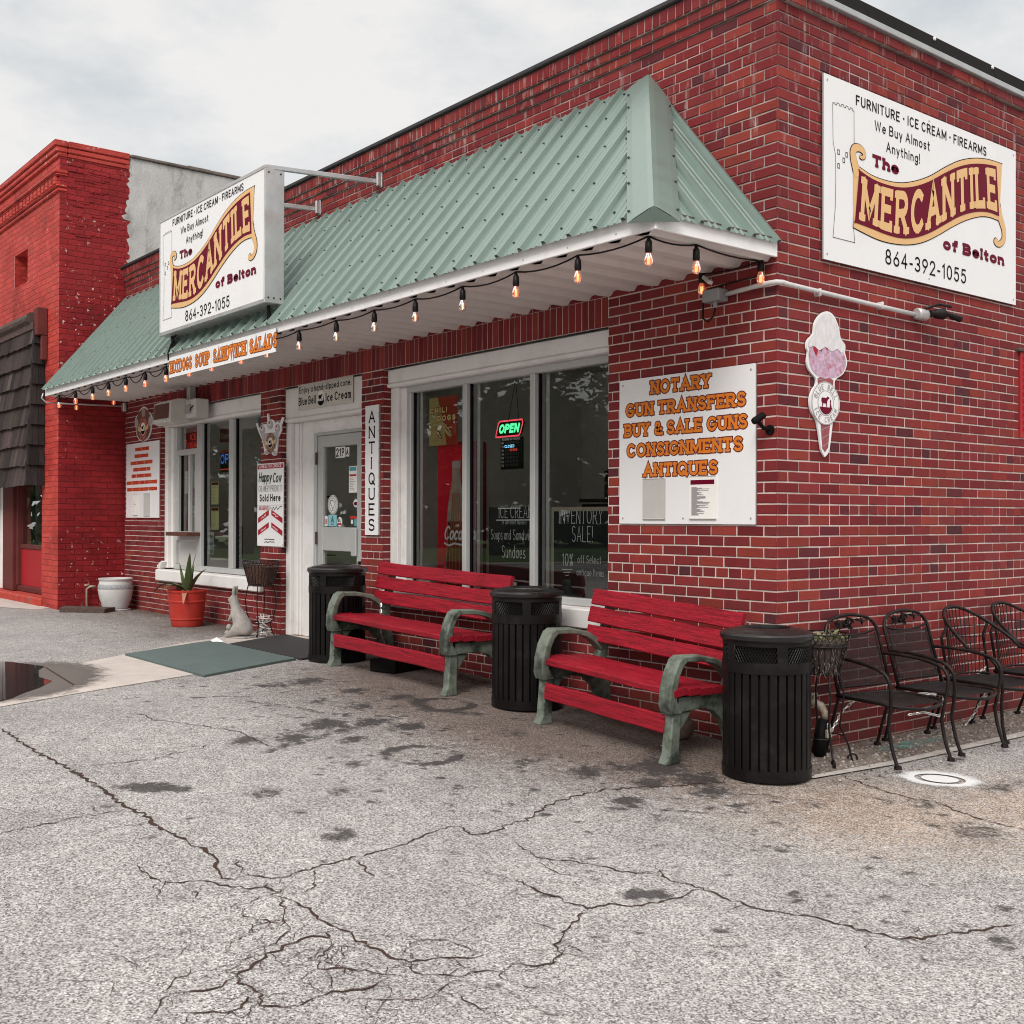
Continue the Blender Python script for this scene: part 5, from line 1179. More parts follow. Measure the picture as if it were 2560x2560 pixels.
fn=plane((.006,.43,1.790),PY,PZ,(1,0,0)); sm=smooth(OUT+[OUT[0]],3)[:-1]
mb=MB(); mb.prism(sm,fn,0,.012); mb.build('board',M['sign_white'],s)
f2=lambda a,b,d: fn(a,b,d+.012); mb=MB(); sh=lambda P,k=.93,cx=.0,cy=0:[(cx+(a-cx)*k,cy+(b-cy)*k) for a,b in P]
cone=[(.0,.03),(.032,.06),(.085,.47),(.0,.50),(-.075,.47),(-.027,.05)]
poly(mb,cone,f2,.001,2)
for k in range(9): v=.06+.05*k; u=.035+(v-.05)*.13; ribbon(mb,[(-u*.85,v),(u*.9,v+.03)],.0022,f2,.0016,5)
st_=[(.0,.475),(.10,.49),(.17,.52),(.205,.565),(.21,.60),(.185,.645),(.10,.69),(-.08,.69),(-.155,.64),(-.155,.56),(-.13,.515),(-.07,.485)]
poly(mb,smooth(st_+[st_[0]],3)[:-1],f2,.002,1)
poly(mb,[(-.12,.64),(-.11,.69),(.07,.69),(.06,.66),(.03,.672),(.02,.645),(-.01,.67),(-.04,.63),(-.06,.665),(-.09,.60)],f2,.003,3)
va=[(.19,.66),(.19,.70),(.15,.735),(.125,.80),(.08,.855),(.02,.87),(-.045,.842),(-.09,.79),(-.105,.735),(-.155,.69),(-.165,.65),(-.11,.66),(-.06,.64),(.0,.665),(.06,.645),(.12,.665),(.16,.645)]
poly(mb,smooth(va+[va[0]],3)[:-1],f2,.004,0)
poly(mb,ell(.0,.325,.138,.132,36),f2,.005,4); ribbon(mb,ell(0,.325,.134,.128,36)+[ell(0,.325,.134,.128,36)[0]],.0022,f2,.006,5); ribbon(mb,ell(0,.325,.078,.075,30)+[ell(0,.325,.078,.075,30)[0]],.002,f2,.006,5)
emblem(mb,f2,0,.325,.073,6,4,.0065); arctext(mb,'BLUE BELL',f2,0,.325,.106,.10,165,15,.034,5,.0065); arctext(mb,'ICE CREAM',f2,0,.325,.106,.10,195,345,.034,5,.0065,inv=True)
mb.build('print',[M['vanilla'],M['straw'],M['waffle'],M['crimson'],M['white_ink'],M['ink_grey'],M['maroon']],s)
def medal(mb,f,cx,cy,r,d,ring,ban,ink,pale):
    poly(mb,ell(cx,cy,r,r,28),f,d,ring); poly(mb,ell(cx,cy,r*.56,r*.56,24),f,d+.001,ban); emblem(mb,f,cx,cy,r*.5,ink,pale,d+.002)
    poly(mb,[(cx-r*1.2,cy-.1*r),(cx-r*.5,cy-.25*r),(cx-r*.5,cy+.12*r),(cx-r*1.15,cy+.3*r)],f,d+.0008,ban); poly(mb,[(cx+r*.5,cy-.2*r),(cx+r*1.2,cy),(cx+r*1.15,cy+.38*r),(cx+r*.5,cy+.15*r)],f,d+.0008,ban)
    arctext(mb,'BLUE BELL',f,cx,cy,r*.8,r*.8,160,20,r*.22,ban,d+.002); arctext(mb,'ICE CREAM',f,cx,cy,r*.8,r*.8,200,340,r*.22,ban,d+.002,inv=True)
s=thing('milkshake_sign','cut-out sign of three grey cups with straws above the creamery sign','sign',(-6.42,-.01,2.05))
def px(P): return [((a-100)/210*.62,(395-(b+.17*(a-100)))/313*.43+.01) for a,b in P]
body=px([(20,195),(45,165),(80,160),(86,135),(82,85),(92,80),(101,128),(118,124),(135,132),(142,150),(165,140),(180,150),(194,105),(206,108),(188,165),(190,200),(165,260),(160,340),(152,390),(130,392),(118,375),(100,375),(80,392),(65,385),(60,350),(45,280),(22,235),(-4,160),(6,152)])
fn=plane((-6.43,-.002,2.045),PX,PZ,NY); mb=MB(); mb.prism(body[::-1],fn,0,.012); mb.build('board',M['sign_white'],s)
f2=lambda a,b,d: fn(a,b,d+.012); mb=MB()
for cx,cy,rx_,ry_ in ((48,205,22,34),(108,165,22,34),(163,190,20,34)):
    poly(mb,px(ell(cx,cy,rx_,ry_,18)),f2,.001,0); poly(mb,px(ell(cx-4,cy-8,rx_*.55,ry_*.5,14)),f2,.002,1); poly(mb,px(ell(cx-6,cy-14,rx_*.28,ry_*.25,10)),f2,.003,4)
poly(mb,px([(34,235),(175,215),(150,340),(70,345)]),f2,.0006,0); poly(mb,px(ell(80,372,14,15,12)),f2,.001,0); poly(mb,px(ell(143,372,14,17,12)),f2,.001,0)
cx,cy=px([(112,300)])[0]; medal(mb,f2,cx,cy,.105,.004,2,3,5,1)
mb.build('print',[M['shake_print'],M['vanilla'],M['waffle_brown'],M['cream'],M['crimson'],M['black']],s)
s=thing('ice_cream_sign','round cut-out sign of brown cones fanned over an emblem above the menu board','sign',(-9.92,-.01,2.42))
fn=plane((-9.915,-.002,2.56),PX,PZ,NY); mb=MB(); o=[]
for k in range(61):
    a=R(-90+6*k); top=max(0,math.sin(a)); rr_=.178+.085*top**.5*(.55+.45*abs(math.cos(2.5*(a-math.pi/2))))+.03*(math.cos(a)**2); o.append((rr_*1.25*math.cos(a),rr_*math.sin(a)))
mb.prism(o[:-1],fn,0,.012); mb.build('board',M['sign_white'],s); f2=lambda a,b,d: fn(a,b,d+.012); mb=MB()
for k in range(5):
    a=R(18+36*k); poly(mb,ell(.21*1.15*math.cos(a),.175*math.sin(a)+.01,.062,.062,14),f2,.001+.0003*k,(0,1,2,1,0)[k]); poly(mb,ell(.14*1.2*math.cos(a),.13*math.sin(a),.05,.05,12),f2,.0006+.0001*k,1)
poly(mb,[(a*.93,b*.93) for a,b in o[:-1]],f2,.0003,1)
medal(mb,f2,0,-.02,.155,.004,3,4,5,6); mb.build('print',[M['shake_print'],M['waffle_brown'],mat('printed_tan_scoop',(.42,.30,.24),.5),M['waffle'],M['cream'],M['black'],M['paper']],s)
# ================================================================ BENCHES
def bench(name,label,xl,xr,yb,tilt_z):
    """local frame: x along the bench from the left end frame, u forward (-y), z up"""
    Lb=xr-xl
    zl=ground_z(xl,-.6); zr=ground_z(xr,-.6)
    s=thing(name,label,'bench',(xl,yb,zl)); 
    s.rotation_euler=(0,-math.atan2(zr-zl,Lb)*1.0,0)
    Ln=Lb
    def endframe(x):
        mb=MB(); T=.068
        F=lambda a,b,d: (x+d,-a,b)
        # front leg, slightly flared foot
        mb.prism([(.545,.0),(.66,.0),(.632,.06),(.622,.29),(.555,.29),(.556,.06)],F,0,T)
        # curved front of the arm: broad band
        arm=[(.555,.285),(.645,.285),(.665,.33),(.662,.42),(.64,.51),(.60,.585),(.565,.605),(.54,.605),(.535,.575),(.565,.55),(.595,.49),(.607,.42),(.605,.36),(.585,.335)]
        mb.prism(arm,F,-.012,T+.012)
        top=[(.545,.606),(.40,.60),(.28,.575),(.19,.53),(.135,.475),(.155,.44),(.21,.495),(.29,.54),(.40,.565),(.545,.572)]
        mb.prism(top,F,-.004,T+.004)
        # side rail with an arch below, back leg
        rail=[(.57,.372),(.10,.372),(.07,.30),(.045,.16),(.03,.0),(.115,.0),(.135,.10),(.19,.20),(.28,.27),(.38,.292),(.57,.288)]
        mb.prism(rail,F,.006,T-.006)
        # back post leaning backwards
        mb.prism([(.10,.36),(.175,.372),(.13,.55),(.062,.79),(.022,.78),(.065,.55)],F,.004,T-.004)
        # little brace behind the front leg
        mb.prism([(.555,.285),(.545,.18),(.515,.20),(.45,.285)],F,.018,T-.018)
        o=mb.build('end_frame',M['bench_frame'],s,True,world=False,auto=38)
        bv=o.modifiers.new('bevel','BEVEL'); bv.width=.007; bv.segments=2; bv.limit_method='ANGLE'; bv.angle_limit=R(40)
    endframe(0); endframe(Ln-.068)
    rs=random.Random(int(xl*-100))
    def plank(name,u0,u1,z0,z1,ang=0,x0=-.03,x1=None):
        x1=Ln+.03 if x1 is None else x1
        mb=MB(); cu,cz=-(u0+u1)/2,(z0+z1)/2; MM=Matrix.Translation((0,cu,cz))@Matrix.Rotation(ang,4,'X')
        du,dz=(u1-u0)/2,(z1-z0)/2; n=14
        e0=rs.uniform(-.006,.006); e1=rs.uniform(-.006,.006); wv=rs.uniform(0,6); b=.006
        sec=[(-du+b,-dz),(du-b,-dz),(du,-dz+b),(du,dz-b),(du-b,dz),(-du+b,dz),(-du,dz-b),(-du,-dz+b)]
        i0=len(mb.v)
        for k in range(n+1):
            x=x0+e0+(x1+e1-x0-e0)*k/n; sag=.002*math.sin(k*.9+wv)
            for a,c in sec: p=MM@Vector((x,a,c+sag)); mb.v.append(tuple(p))
        for k in range(n):
            for j in range(8): a=i0+8*k+j; c=i0+8*k+(j+1)%8; mb.f.append((a,c,c+8,a+8)); mb.mi.append(0); mb.c.append((1,1,1))
        for k,rv in ((0,True),(n,False)):
            f=[i0+8*k+j for j in range(8)]; mb.f.append(tuple(f if not rv else f[::-1])); mb.mi.append(0); mb.c.append((1,1,1))
        mb.build(name,M['bench_red'],s,world=False)
    # seat boards follow a gentle dip, front edge rounded over
    for k,(u,z) in enumerate(((.585,.408),(.475,.402),(.365,.395),(.255,.392))):
        plank('seat_slat',u-.052,u+.052,z-.02,z+.02,(.10,.03,.0,-.03)[k],.0-.02,Ln+.02)
    plank('front_board',.60,.63,.165,.268,-.02,.062,Ln-.062)
    for k in range(3):
        z=.49+.058+k*.118; u=.142-.062*((z-.40)/.38)+.05
        plank('back_slat',u-.016,u+.016,z-.052,z+.052,R(-14),-.05,Ln+.06)
    return s
B1=bench('park_bench','long red slatted bench with grey-green arms under the shop window by the door',-4.0,-2.32,-.055,0)
B2=bench('park_bench','short red slatted bench with grey-green arms nearest the brick corner',-1.36,-.20,-.055,0)
for b in (B1,B2): b['group']='red benches along the shop front'

# ================================================================ LITTER BINS
def litter_bin():
    s=thing('litter_bin','bin','litter bin'); r=.235; h=.80
    mb=MB(); mb.lathe([(r-.03,.012),(r-.022,.08),(r-.022,.60),(r-.022,.74)],n=40); mb.lathe([(0,.013),(r-.03,.012)],n=40); mb.build('liner',M['liner'],s,True,world=False)
    mb=MB(); n=30
    for k in range(n):
        a=2*math.pi*k/n; w=.0385; MM=Matrix.Rotation(a,4,'Z')
        mb.bev(r-.006,r+.002,-w/2,w/2,.02,.585,.002,M=MM)
    mb.build('slatted_shell',M['black_metal'],s,world=False)
    for z0,z1,rr,nm in ((0.0,.062,r+.007,'base_band'),(.57,.635,r+.007,'middle_band')):
        mb=MB(); mb.lathe([(rr-.012,z0),(rr,z0+.003),(rr,z1-.003),(rr-.012,z1)],n=48); mb.build(nm,M['black_metal'],s,True,world=False,auto=40)
    mb=MB(); mb.lathe([(r-.004,.715),(r+.004,.718),(r+.004,.745),(r-.004,.748)],n=48)
    for k in range(5):
        MM=Matrix.Rotation(2*math.pi*k/5+.42,4,'Z'); mb.bev(r-.006,r+.004,-.03,.03,.63,.72,.002,M=MM)
    mb.build('mesh_frame',M['black_metal'],s,True,world=False,auto=40)
    mb=MB(); rr=r-.002; nn=84
    for sg in (1,-1):
        for k in range(nn):
            pts=[]
            for q in range(4):
                a=2*math.pi*(k+sg*q*.95)/nn; pts.append((rr*math.cos(a),rr*math.sin(a),.632+.028*q))
            mb.tube(pts,.0022,4,cap=False)
    mb.build('mesh_panel',M['black_metal'],s,world=False)
    mb=MB(); mb.lathe([(r+.010,.742),(r+.018,.752),(r+.019,.772),(r+.012,.782),(r-.01,.787),(r-.016,.792),(.15,.806),(.138,.808),(.130,.803),(.128,.79),(.128,.755)],n=56); mb.build('lid',M['lid'],s,True,world=False,auto=35)
    mb=MB(); mb.lathe([(0,.62),(.2,.63)],n=24); mb.build('bin_bag',M['liner'],s,world=False)
    return s
bn=litter_bin(); spots=[(.19,-.335,.3,'black slatted litter bin at the brick corner, largest and nearest in view'),(-1.80,-.40,1.4,'black slatted litter bin between the two red benches'),(-4.26,-.46,2.3,'black slatted litter bin beside the white door')]
for k,(x,y,a,lb) in enumerate(spots):
    o=bn if k==0 else copy_tree(bn); o.location=(x,y,ground_z(x,y)+.004); o.rotation_euler=(0,0,a); o['label']=lb; o['group']='black litter bins along the shop front'

# ================================================================ PATIO CHAIRS
def arc3(p0,p1,p2,n=8):
    p0,p1,p2=Vector(p0),Vector(p1),Vector(p2); return [p0*(1-t)**2+p1*2*t*(1-t)+p2*t*t for t in [k/n for k in range(n+1)]]
def mesh_fill(mb,corners,nu,nv,r=.0021,bow=0):
    A,B,C_,D=[Vector(p) for p in corners]; nrm=(B-A).cross(D-A).normalized()
    def P(u,v): return A*(1-u)*(1-v)+B*u*(1-v)+C_*u*v+D*(1-u)*v+nrm*bow*math.sin(math.pi*u)*math.sin(math.pi*v)
    for sg in (1,-1):
        for k in range(-nv,nu+nv):
            pts=[]
            # diagonal line u = (k + sg*t)/nu , v=t/nv
            t=0
            while t<=nv:
                u=(k+(t if sg>0 else nv-t))/nu
                if -1e-6<=u<=1+1e-6: pts.append(P(min(1,max(0,u)),t/nv))
                t+=1
            if len(pts)>1: mb.tube([pts[0]]+pts[1:-1:3]+[pts[-1]],r,3,cap=False)
def chair_common(s,barrel):
    # local: x forward from wall, y across, z up; width .46
    h=.222
    legs=MB
    for sy in (-1,1):
        mb=MB(); y=sy*h
        if not barrel: pts=[(.06,y*.98,.02),(.10,y,.16),(.165,y,.35)]
        else: pts=[(.04,y*.9,.02),(.10,y*.95,.18),(.16,y*.95,.35)]
        mb.tube(pts,.0095,8); mb.lathe([(.0,.026),(.021,.022),(.023,.004),(.0,.0)],pts[0][0],pts[0][1],10); mb.build('leg',M['iron'],s,True,world=False,auto=50)
        mb=MB()
        # arm sweeping down into the front leg
        if not barrel:
            pts=arc3((.10,y,.575),(.30,y*1.08,.585),(.46,y*1.10,.55),6)+arc3((.46,y*1.10,.55),(.575,y*1.12,.53),(.565,y*1.08,.43),6)[1:]+arc3((.565,y*1.08,.43),(.555,y,.33),(.535,y,.24),5)[1:]+arc3((.535,y,.24),(.545,y,.12),(.60,y,.012),5)[1:]
        else:
            pts=arc3((.36,y*1.12,.56),(.52,y*1.15,.55),(.56,y*1.12,.46),6)+arc3((.56,y*1.12,.46),(.58,y,.36),(.56,y,.25),5)[1:]+[(.565,y,.12),(.59,y,.012)]
        mb.tube(pts,.0105,8); mb.lathe([(.0,.026),(.021,.022),(.023,.004),(.0,.0)],pts[-1][0],pts[-1][1],10)
        mb.build('front_leg_and_arm',M['iron'],s,True,world=False,auto=50)
    mb=MB(); zs=.352
    rim=[(.15,-h,zs)]+[(.48,-h,zs)]+arc3((.48,-h,zs),(.60,-h,zs-.012),(.615,0,zs-.03),6)[1:]+arc3((.615,0,zs-.03),(.60,h,zs-.012),(.48,h,zs),6)[1:]+[(.15,h,zs)]
    mb.tube(rim,.011,8,closed=True); mb.build('seat_frame',M['iron'],s,True,world=False)
    mb=MB(); mesh_fill(mb,[(.15,-h,zs),(.57,-h*.95,zs-.006),(.57,h*.95,zs-.006),(.15,h,zs)],30,30,.0017,-.02); mb.build('seat_mesh',M['iron'],s,world=False)
def mesh_chair():
    s=thing('patio_chair','chair','chair'); chair_common(s,False); h=.222
    bx=lambda z: .165-.135*(z-.352)/.45
    mb=MB(); P=[(bx(.352),-h,.352),(bx(.70),-h,.70)]+arc3((bx(.70),-h,.70),(bx(.79),-h*.98,.79),(bx(.80),-h*.45,.805),5)[1:]+arc3((bx(.8),-h*.45,.805),(bx(.82),0,.825),(bx(.8),h*.45,.805),5)[1:]+arc3((bx(.80),h*.45,.805),(bx(.79),h*.98,.79),(bx(.70),h,.70),5)[1:]+[(bx(.352),h,.352)]
    mb.tube(P,.0105,8); q=[(bx(.73),-h,.725)]+arc3((bx(.73),-h,.725),(bx(.71),0,.66),(bx(.73),h,.725),8)[1:]; mb.tube(q,.0075,6); mb.tube([(bx(.40),-h,.40),(bx(.40),h,.40)],.0075,6); mb.build('back_frame',M['iron'],s,True,world=False)
    mb=MB(); mesh_fill(mb,[(bx(.40)+.003,-h*.86,.40),(bx(.40)+.003,h*.86,.40),(bx(.69)+.003,h*.86,.695),(bx(.69)+.003,-h*.86,.695)],34,46,.00145)
    for y in (-h*.86,h*.86): mb.tube([(bx(.40),y,.40),(bx(.69),y,.70)],.006,6)
    mb.build('back_mesh',M['iron'],s,world=False)
    mb=MB(); rr=random.Random(4)                       # cast leaf ornament under the top rail
    for k in range(26):
        y=rr.uniform(-.115,.115); z=.765+rr.uniform(-.035,.03)*(1-abs(y)/.16); a=rr.uniform(0,6.3); l=rr.uniform(.018,.038); x=bx(.77)+rr.uniform(-.008,.012)
        c,sn=math.cos(a)*l,math.sin(a)*l
        mb.idx([(x,y-c,z-sn),(x+.008,y-sn*.4,z+c*.4),(x,y+c,z+sn),(x+.008,y+sn*.4,z-c*.4),(x-.006,y,z)],[(0,1,2,3),(0,3,4),(3,2,4),(2,1,4),(1,0,4)])
    for sy in (-1,1): mb.tube(arc3((bx(.76),sy*.10,.765),(bx(.76),sy*.17,.80),(bx(.75),sy*.2,.75),8),.004,5)
    mb.build('leaf_ornament',M['iron'],s,world=False)
    return s
def barrel_chair():
    s=thing('patio_chair','chair','chair'); chair_common(s,True); h=.222
    # hoop back sweeping forward into the arms
    def hoop(t):   # t -1..1
        a=t*math.pi*.5; y=h*1.16*math.sin(a*.98); x=.03+.33*(1-math.cos(a))**1.15; z=.565+.245*math.cos(a)**.9 if abs(a)<1.57 else .56
        return (x,y,z)
    H_=[hoop(-1+2*k/28) for k in range(29)]; 
    mb=MB(); mb.tube(H_,.0115,8); mb.tube([(.165,-h*.95,.365)]+arc3((.165,-h*.95,.365),(.10,0,.385),(.165,h*.95,.365),8)[1:],.007,6); mb.tube([(.16,-h*.95,.35),(.115,-h*.98,.62),hoop(-.62)],.0095,6); mb.tube([(.16,h*.95,.35),(.115,h*.98,.62),hoop(.62)],.0095,6)
    mb.build('back_frame',M['iron'],s,True,world=False)
    mb=MB()
    for k in range(-7,8):
        t=k/7*.60; a=hoop(t); yb=h*.80*k/7; b=(.145-.045*(1-(k/7)**2),yb,.375); mb.tube([a,b],.0034,5)
    for z in (.45,.53,.61,.68):
        n=12; row=[]
        for k in range(n+1):
            t=(-.6+1.2*k/n); a=Vector(hoop(t)); b=Vector((.145-.045*(1-(t/.6)**2),h*.80*t/.6,.375)); q=(z-b.z)/max(.02,a.z-b.z)
            if q<=1: row.append(a*q+b*(1-q))
        if len(row)>2: mb.tube(row,.003,5)
    mb.build('back_mesh',M['iron'],s,world=False)
    return s
cm=mesh_chair(); cbr=barrel_chair()
def put(o,x,y,a,lb): o.location=(x,y,ground_z(x+.2,y)+.006); o.rotation_euler=(0,0,a); o['label']=lb; o['group']='iron patio chairs against the side wall'
put(cm,.025,.625,-.15,'black iron mesh-back chair nearest the corner, beside the wire plant basket')
c2_=copy_tree(cm); put(c2_,.03,1.20,-.07,'black iron mesh-back chair between the corner chair and the round-backed chairs')
put(cbr,.03,1.79,-.12,'black iron round-backed chair standing next to the mesh-back chairs')
c4_=copy_tree(cbr); put(c4_,.03,2.42,-.12,'black iron round-backed chair cut off by the right edge of the photo')
M['chain']=mat('galvanised_chain',(.52,.52,.50),.35,metal=.7,var=.2,scale=30)
def chain(name,label,pts,link=.022,r=.0032,parent=None):
    P=[Vector(p) for p in pts]; mb=MB(); Q=[]
    for a,b in zip(P,P[1:]):
        n=max(1,int((b-a).length/link))
        for k in range(n): Q.append((a+(b-a)*(k/n),a+(b-a)*((k+1)/n)))
    for k,(a,b) in enumerate(Q):
        t=(b-a).normalized(); u=t.orthogonal().normalized(); v=t.cross(u)
        if k%2: u,v=v,u
        c=(a+b)/2; l=(b-a).length*.68; w=link*.30
        mb.tube([c+t*l*math.cos(q)+u*w*math.sin(q) for q in [2*math.pi*j/8 for j in range(8)]],r,5,closed=True)
    o=mb.build(name,M['chain'],parent); 
    if label: tag(o,label,'chain')
    return o
chain('chain','galvanised chain threaded through the iron patio chairs',[(.155,.30,.17),(.17,.40,.29),(.22,.44,.345),(.30,.65,.325),(.40,.86,.37),(.47,.98,.36),(.52,.90,.24),(.45,.80,.27),(.38,.75,.25)]) 
chain('chain','pale chain hanging from the round-backed iron chair to the ground',[(.17,1.80,.33),(.20,1.98,.42),(.20,2.0,.28),(.13,1.96,.1),(.10,1.86,-.0)])
# hose bib, pipe and padlock
s=thing('hose_bib','beige tap on a dark lagged pipe at the foot of the side wall','tap',(.06,.29,.0))
mb=MB(); mb.tube([(.10,.265,.0),(.098,.283,.12),(.095,.30,.235)],[.034,.034,.036],12); mb.build('pipe_sleeve',M['liner'],s,True)
M['brass']=mat('weathered_brass',(.42,.36,.28),.5,metal=.3,var=.3,scale=30)
mb=MB(); mb.tube([(.005,.27,.335),(.05,.28,.33),(.085,.30,.31),(.10,.31,.28),(.10,.312,.23)],[.02,.024,.026,.022,.02],10); mb.tube([(.05,.28,.33),(.05,.28,.375)],.012,8); mb.tube([(.05,.255,.378),(.05,.305,.378)],.01,8); mb.build('tap_valve',M['brass'],s,True)
s=thing('padlock','small brass padlock hanging on the chain at the tap','padlock',(.15,.30,.165))
mb=MB(); mb.bev(.13,.152,.275,.322,.13,.18,.005); mb.build('body',M['brass'],s)
mb=MB(); mb.tube([(.141,.285,.178)]+[(.141,.2985+.0135*math.cos(q),.20+.02*math.sin(q)) for q in [math.pi-k*math.pi/8 for k in range(9)]]+[(.141,.312,.178)],.004,6); mb.build('shackle',M['chain'],s,True)
# wire basket stand with plant by the corner
M['coir']=mat('coir_fibre',(1,1,1),.95,attr=True,var=.35,scale=30)
M['leaf_pale']=mat('pale_succulent_leaf',(.17,.18,.085),.6,var=.3,scale=20)
def fibre_ball(mb,cx,cy,rt,rb,zt,zb,n,seed,cols):
    r=random.Random(seed)
    mb.lathe([(0,zb+.005),(rb*.75,zb),(rb,zb+.02),(rt*.93,zt-.03),(rt*.7,zt-.015),(0,zt-.02)],cx,cy,20,col=cols[0])
    for k in range(n):
        a=r.uniform(0,6.28); t=r.random(); z=zb+(zt-zb)*t; rr=rb+(rt-rb)*t; x=cx+rr*math.cos(a)*.95; y=cy+rr*math.sin(a)*.95; a2=a+r.gauss(0,.9); l=r.uniform(.02,.06); dz=r.gauss(0,.03); w=.0035
        p=Vector((x,y,z)); q=p+Vector((math.cos(a2)*l*.45,math.sin(a2)*l*.45,dz)); sd=Vector((-math.sin(a),math.cos(a),r.uniform(-.5,.5)))*w
        mb.face([p-sd,p+sd,q],r.choice(cols))
s=thing('plant_stand','black wire basket stand with coir liner and a pale green plant at the brick corner','plant stand',(.20,.20,-.005))
cx,cy=.175,.195
mb=MB()
for z,rr in ((.755,.15),(.685,.135),(.525,.09)): mb.tube([(cx+rr*math.cos(q),cy+rr*math.sin(q),z) for q in [2*math.pi*k/24 for k in range(24)]],.0045,5,closed=True)
for k in range(22):
    a=2*math.pi*k/22; a2=a+.2; mb.tube([(cx+.15*math.cos(a),cy+.15*math.sin(a),.755),(cx+.14*math.cos(a2),cy+.14*math.sin(a2),.715),(cx+.135*math.cos(a),cy+.135*math.sin(a),.685),(cx+.09*math.cos(a),cy+.09*math.sin(a),.525)],.0028,4)
mb.build('basket',M['iron'],s)
for k in range(4):
    a=R(-35+90*k); c,sn=math.cos(a),math.sin(a); mb=MB()
    L0=[(.10,.535),(.125,.40),(.10,.22),(.15,.11),(.175,.012)]; lp=[(.175+.028*math.sin(q),.03-.026*math.cos(q)) for q in [k2*.6 for k2 in range(1,9)]]
    mb.tube([(cx+u*c,cy+u*sn,z) for u,z in L0+lp],.0058,6); mb.build('leg',M['iron'],s,True)
mb=MB(); mb.tube([(cx+.12*math.cos(q),cy+.12*math.sin(q),.16) for q in [2*math.pi*k/16 for k in range(16)]],.004,5,closed=True); mb.build('ring_brace',M['iron'],s)
cols=[(.10,.075,.065),(.16,.12,.10),(.22,.18,.16),(.07,.045,.04),(.28,.23,.21)]
mb=MB(); fibre_ball(mb,cx,cy,.142,.088,.735,.515,900,2,[tuple(v*.6 for v in c) for c in cols]); mb.build('coir_liner',M['coir'],s)
mb=MB(); r=random.Random(3)
for k in range(110):
    a=r.uniform(0,6.28); q=.12*r.random()**.5; x=cx+.02+q*math.cos(a); y=cy+.03+q*math.sin(a); z=.715+r.random()*.06*(1-q/.16); l=r.uniform(.014,.03); b=r.uniform(0,6.28); t=Vector((math.cos(b),math.sin(b),r.uniform(.1,1))).normalized(); u=t.orthogonal().normalized(); p=Vector((x,y,z))
    mb.face([p-u*l*.3,p+t*l*.6-u*l*.35,p+t*l,p+t*l*.6+u*l*.35,p+u*l*.3])
mb.build('leaves',M['leaf_pale'],s)

# ================================================================ POTS, RABBIT, STAND BY THE DOOR
M['glaze']=mat('white_glazed_ceramic',(.60,.59,.58),.25,var=.05,scale=6,dirt=(.42,.38,.35),dscale=4,damt=.35)
M['glaze_relief']=mat('grey_relief_band',(.36,.37,.38),.45,var=.35,scale=45,bump=.6,bscale=50)
s=thing('ceramic_pot','large white glazed pot with a relief band in the corner by the red wall','planter',(-10.12,-.27,.245))
mb=MB(); x,y,z=-10.16,-.27,.25
SXY,SZ=.75,.87
P=[(0,.0),(.19,.0),(.20,.012),(.215,.06),(.262,.17),(.285,.28),(.283,.33),(.268,.39),(.262,.42),(.278,.435),(.282,.452),(.27,.46),(.25,.455),(.24,.42),(.235,.36),(0,.34)]
mb.lathe([(r_*SXY,z+h_*SZ) for r_,h_ in P],x,y,44); mb.build('pot_body',M['glaze'],s,True,auto=50)
mb=MB(); mb.lathe([(.2855*SXY,z+.305*SZ),(.2885*SXY,z+.31*SZ),(.2855*SXY,z+.35*SZ),(.276*SXY,z+.372*SZ)],x,y,44); mb.build('relief_band',M['glaze_relief'],s,True)
mb=MB(); mb.lathe([(0,z-.008),(.18,z-.008),(.19,z+.010),(.17,z+.012)],x,y,32); mb.build('saucer',M['glaze'],s,True)
M['red_pot']=mat('red_plastic_pot',(.43,.036,.026),.45,var=.12,scale=4,dirt=(.36,.10,.07),dscale=5,damt=.35)
M['agave']=mat('agave_leaf',(.075,.105,.04),.5,var=.35,scale=9,dirt=(.20,.19,.09),dscale=6,damt=.5)
M['dry_leaf']=mat('dry_leaf',(.42,.19,.12),.7,var=.3)
s=thing('flower_pot','red plastic pot with a spiky green plant below the serving window','potted plant',(-7.66,-.37,.236))
x,y,z=-7.66,-.37,.238
mb=MB(); mb.lathe([(r_*.88,z+(h_-z)*.87) for r_,h_ in [(0,z),(.182,z),(.188,z+.01),(.196,z+.085),(.206,z+.088),(.207,z+.098),(.20,z+.104),(.222,z+.30),(.232,z+.305),(.233,z+.32),(.228,z+.326),(.238,z+.425),(.25,z+.43),(.25,z+.452),(.236,z+.452),(.225,z+.40),(0,z+.39)]],x,y,44); mb.build('pot_body',M['red_pot'],s,True,auto=45)
mb=MB(); mb.lathe([(0,z+.35),(.19,z+.345)],x,y,24); mb.build('soil',M['crack'],s)
mb=MB(); r=random.Random(12)
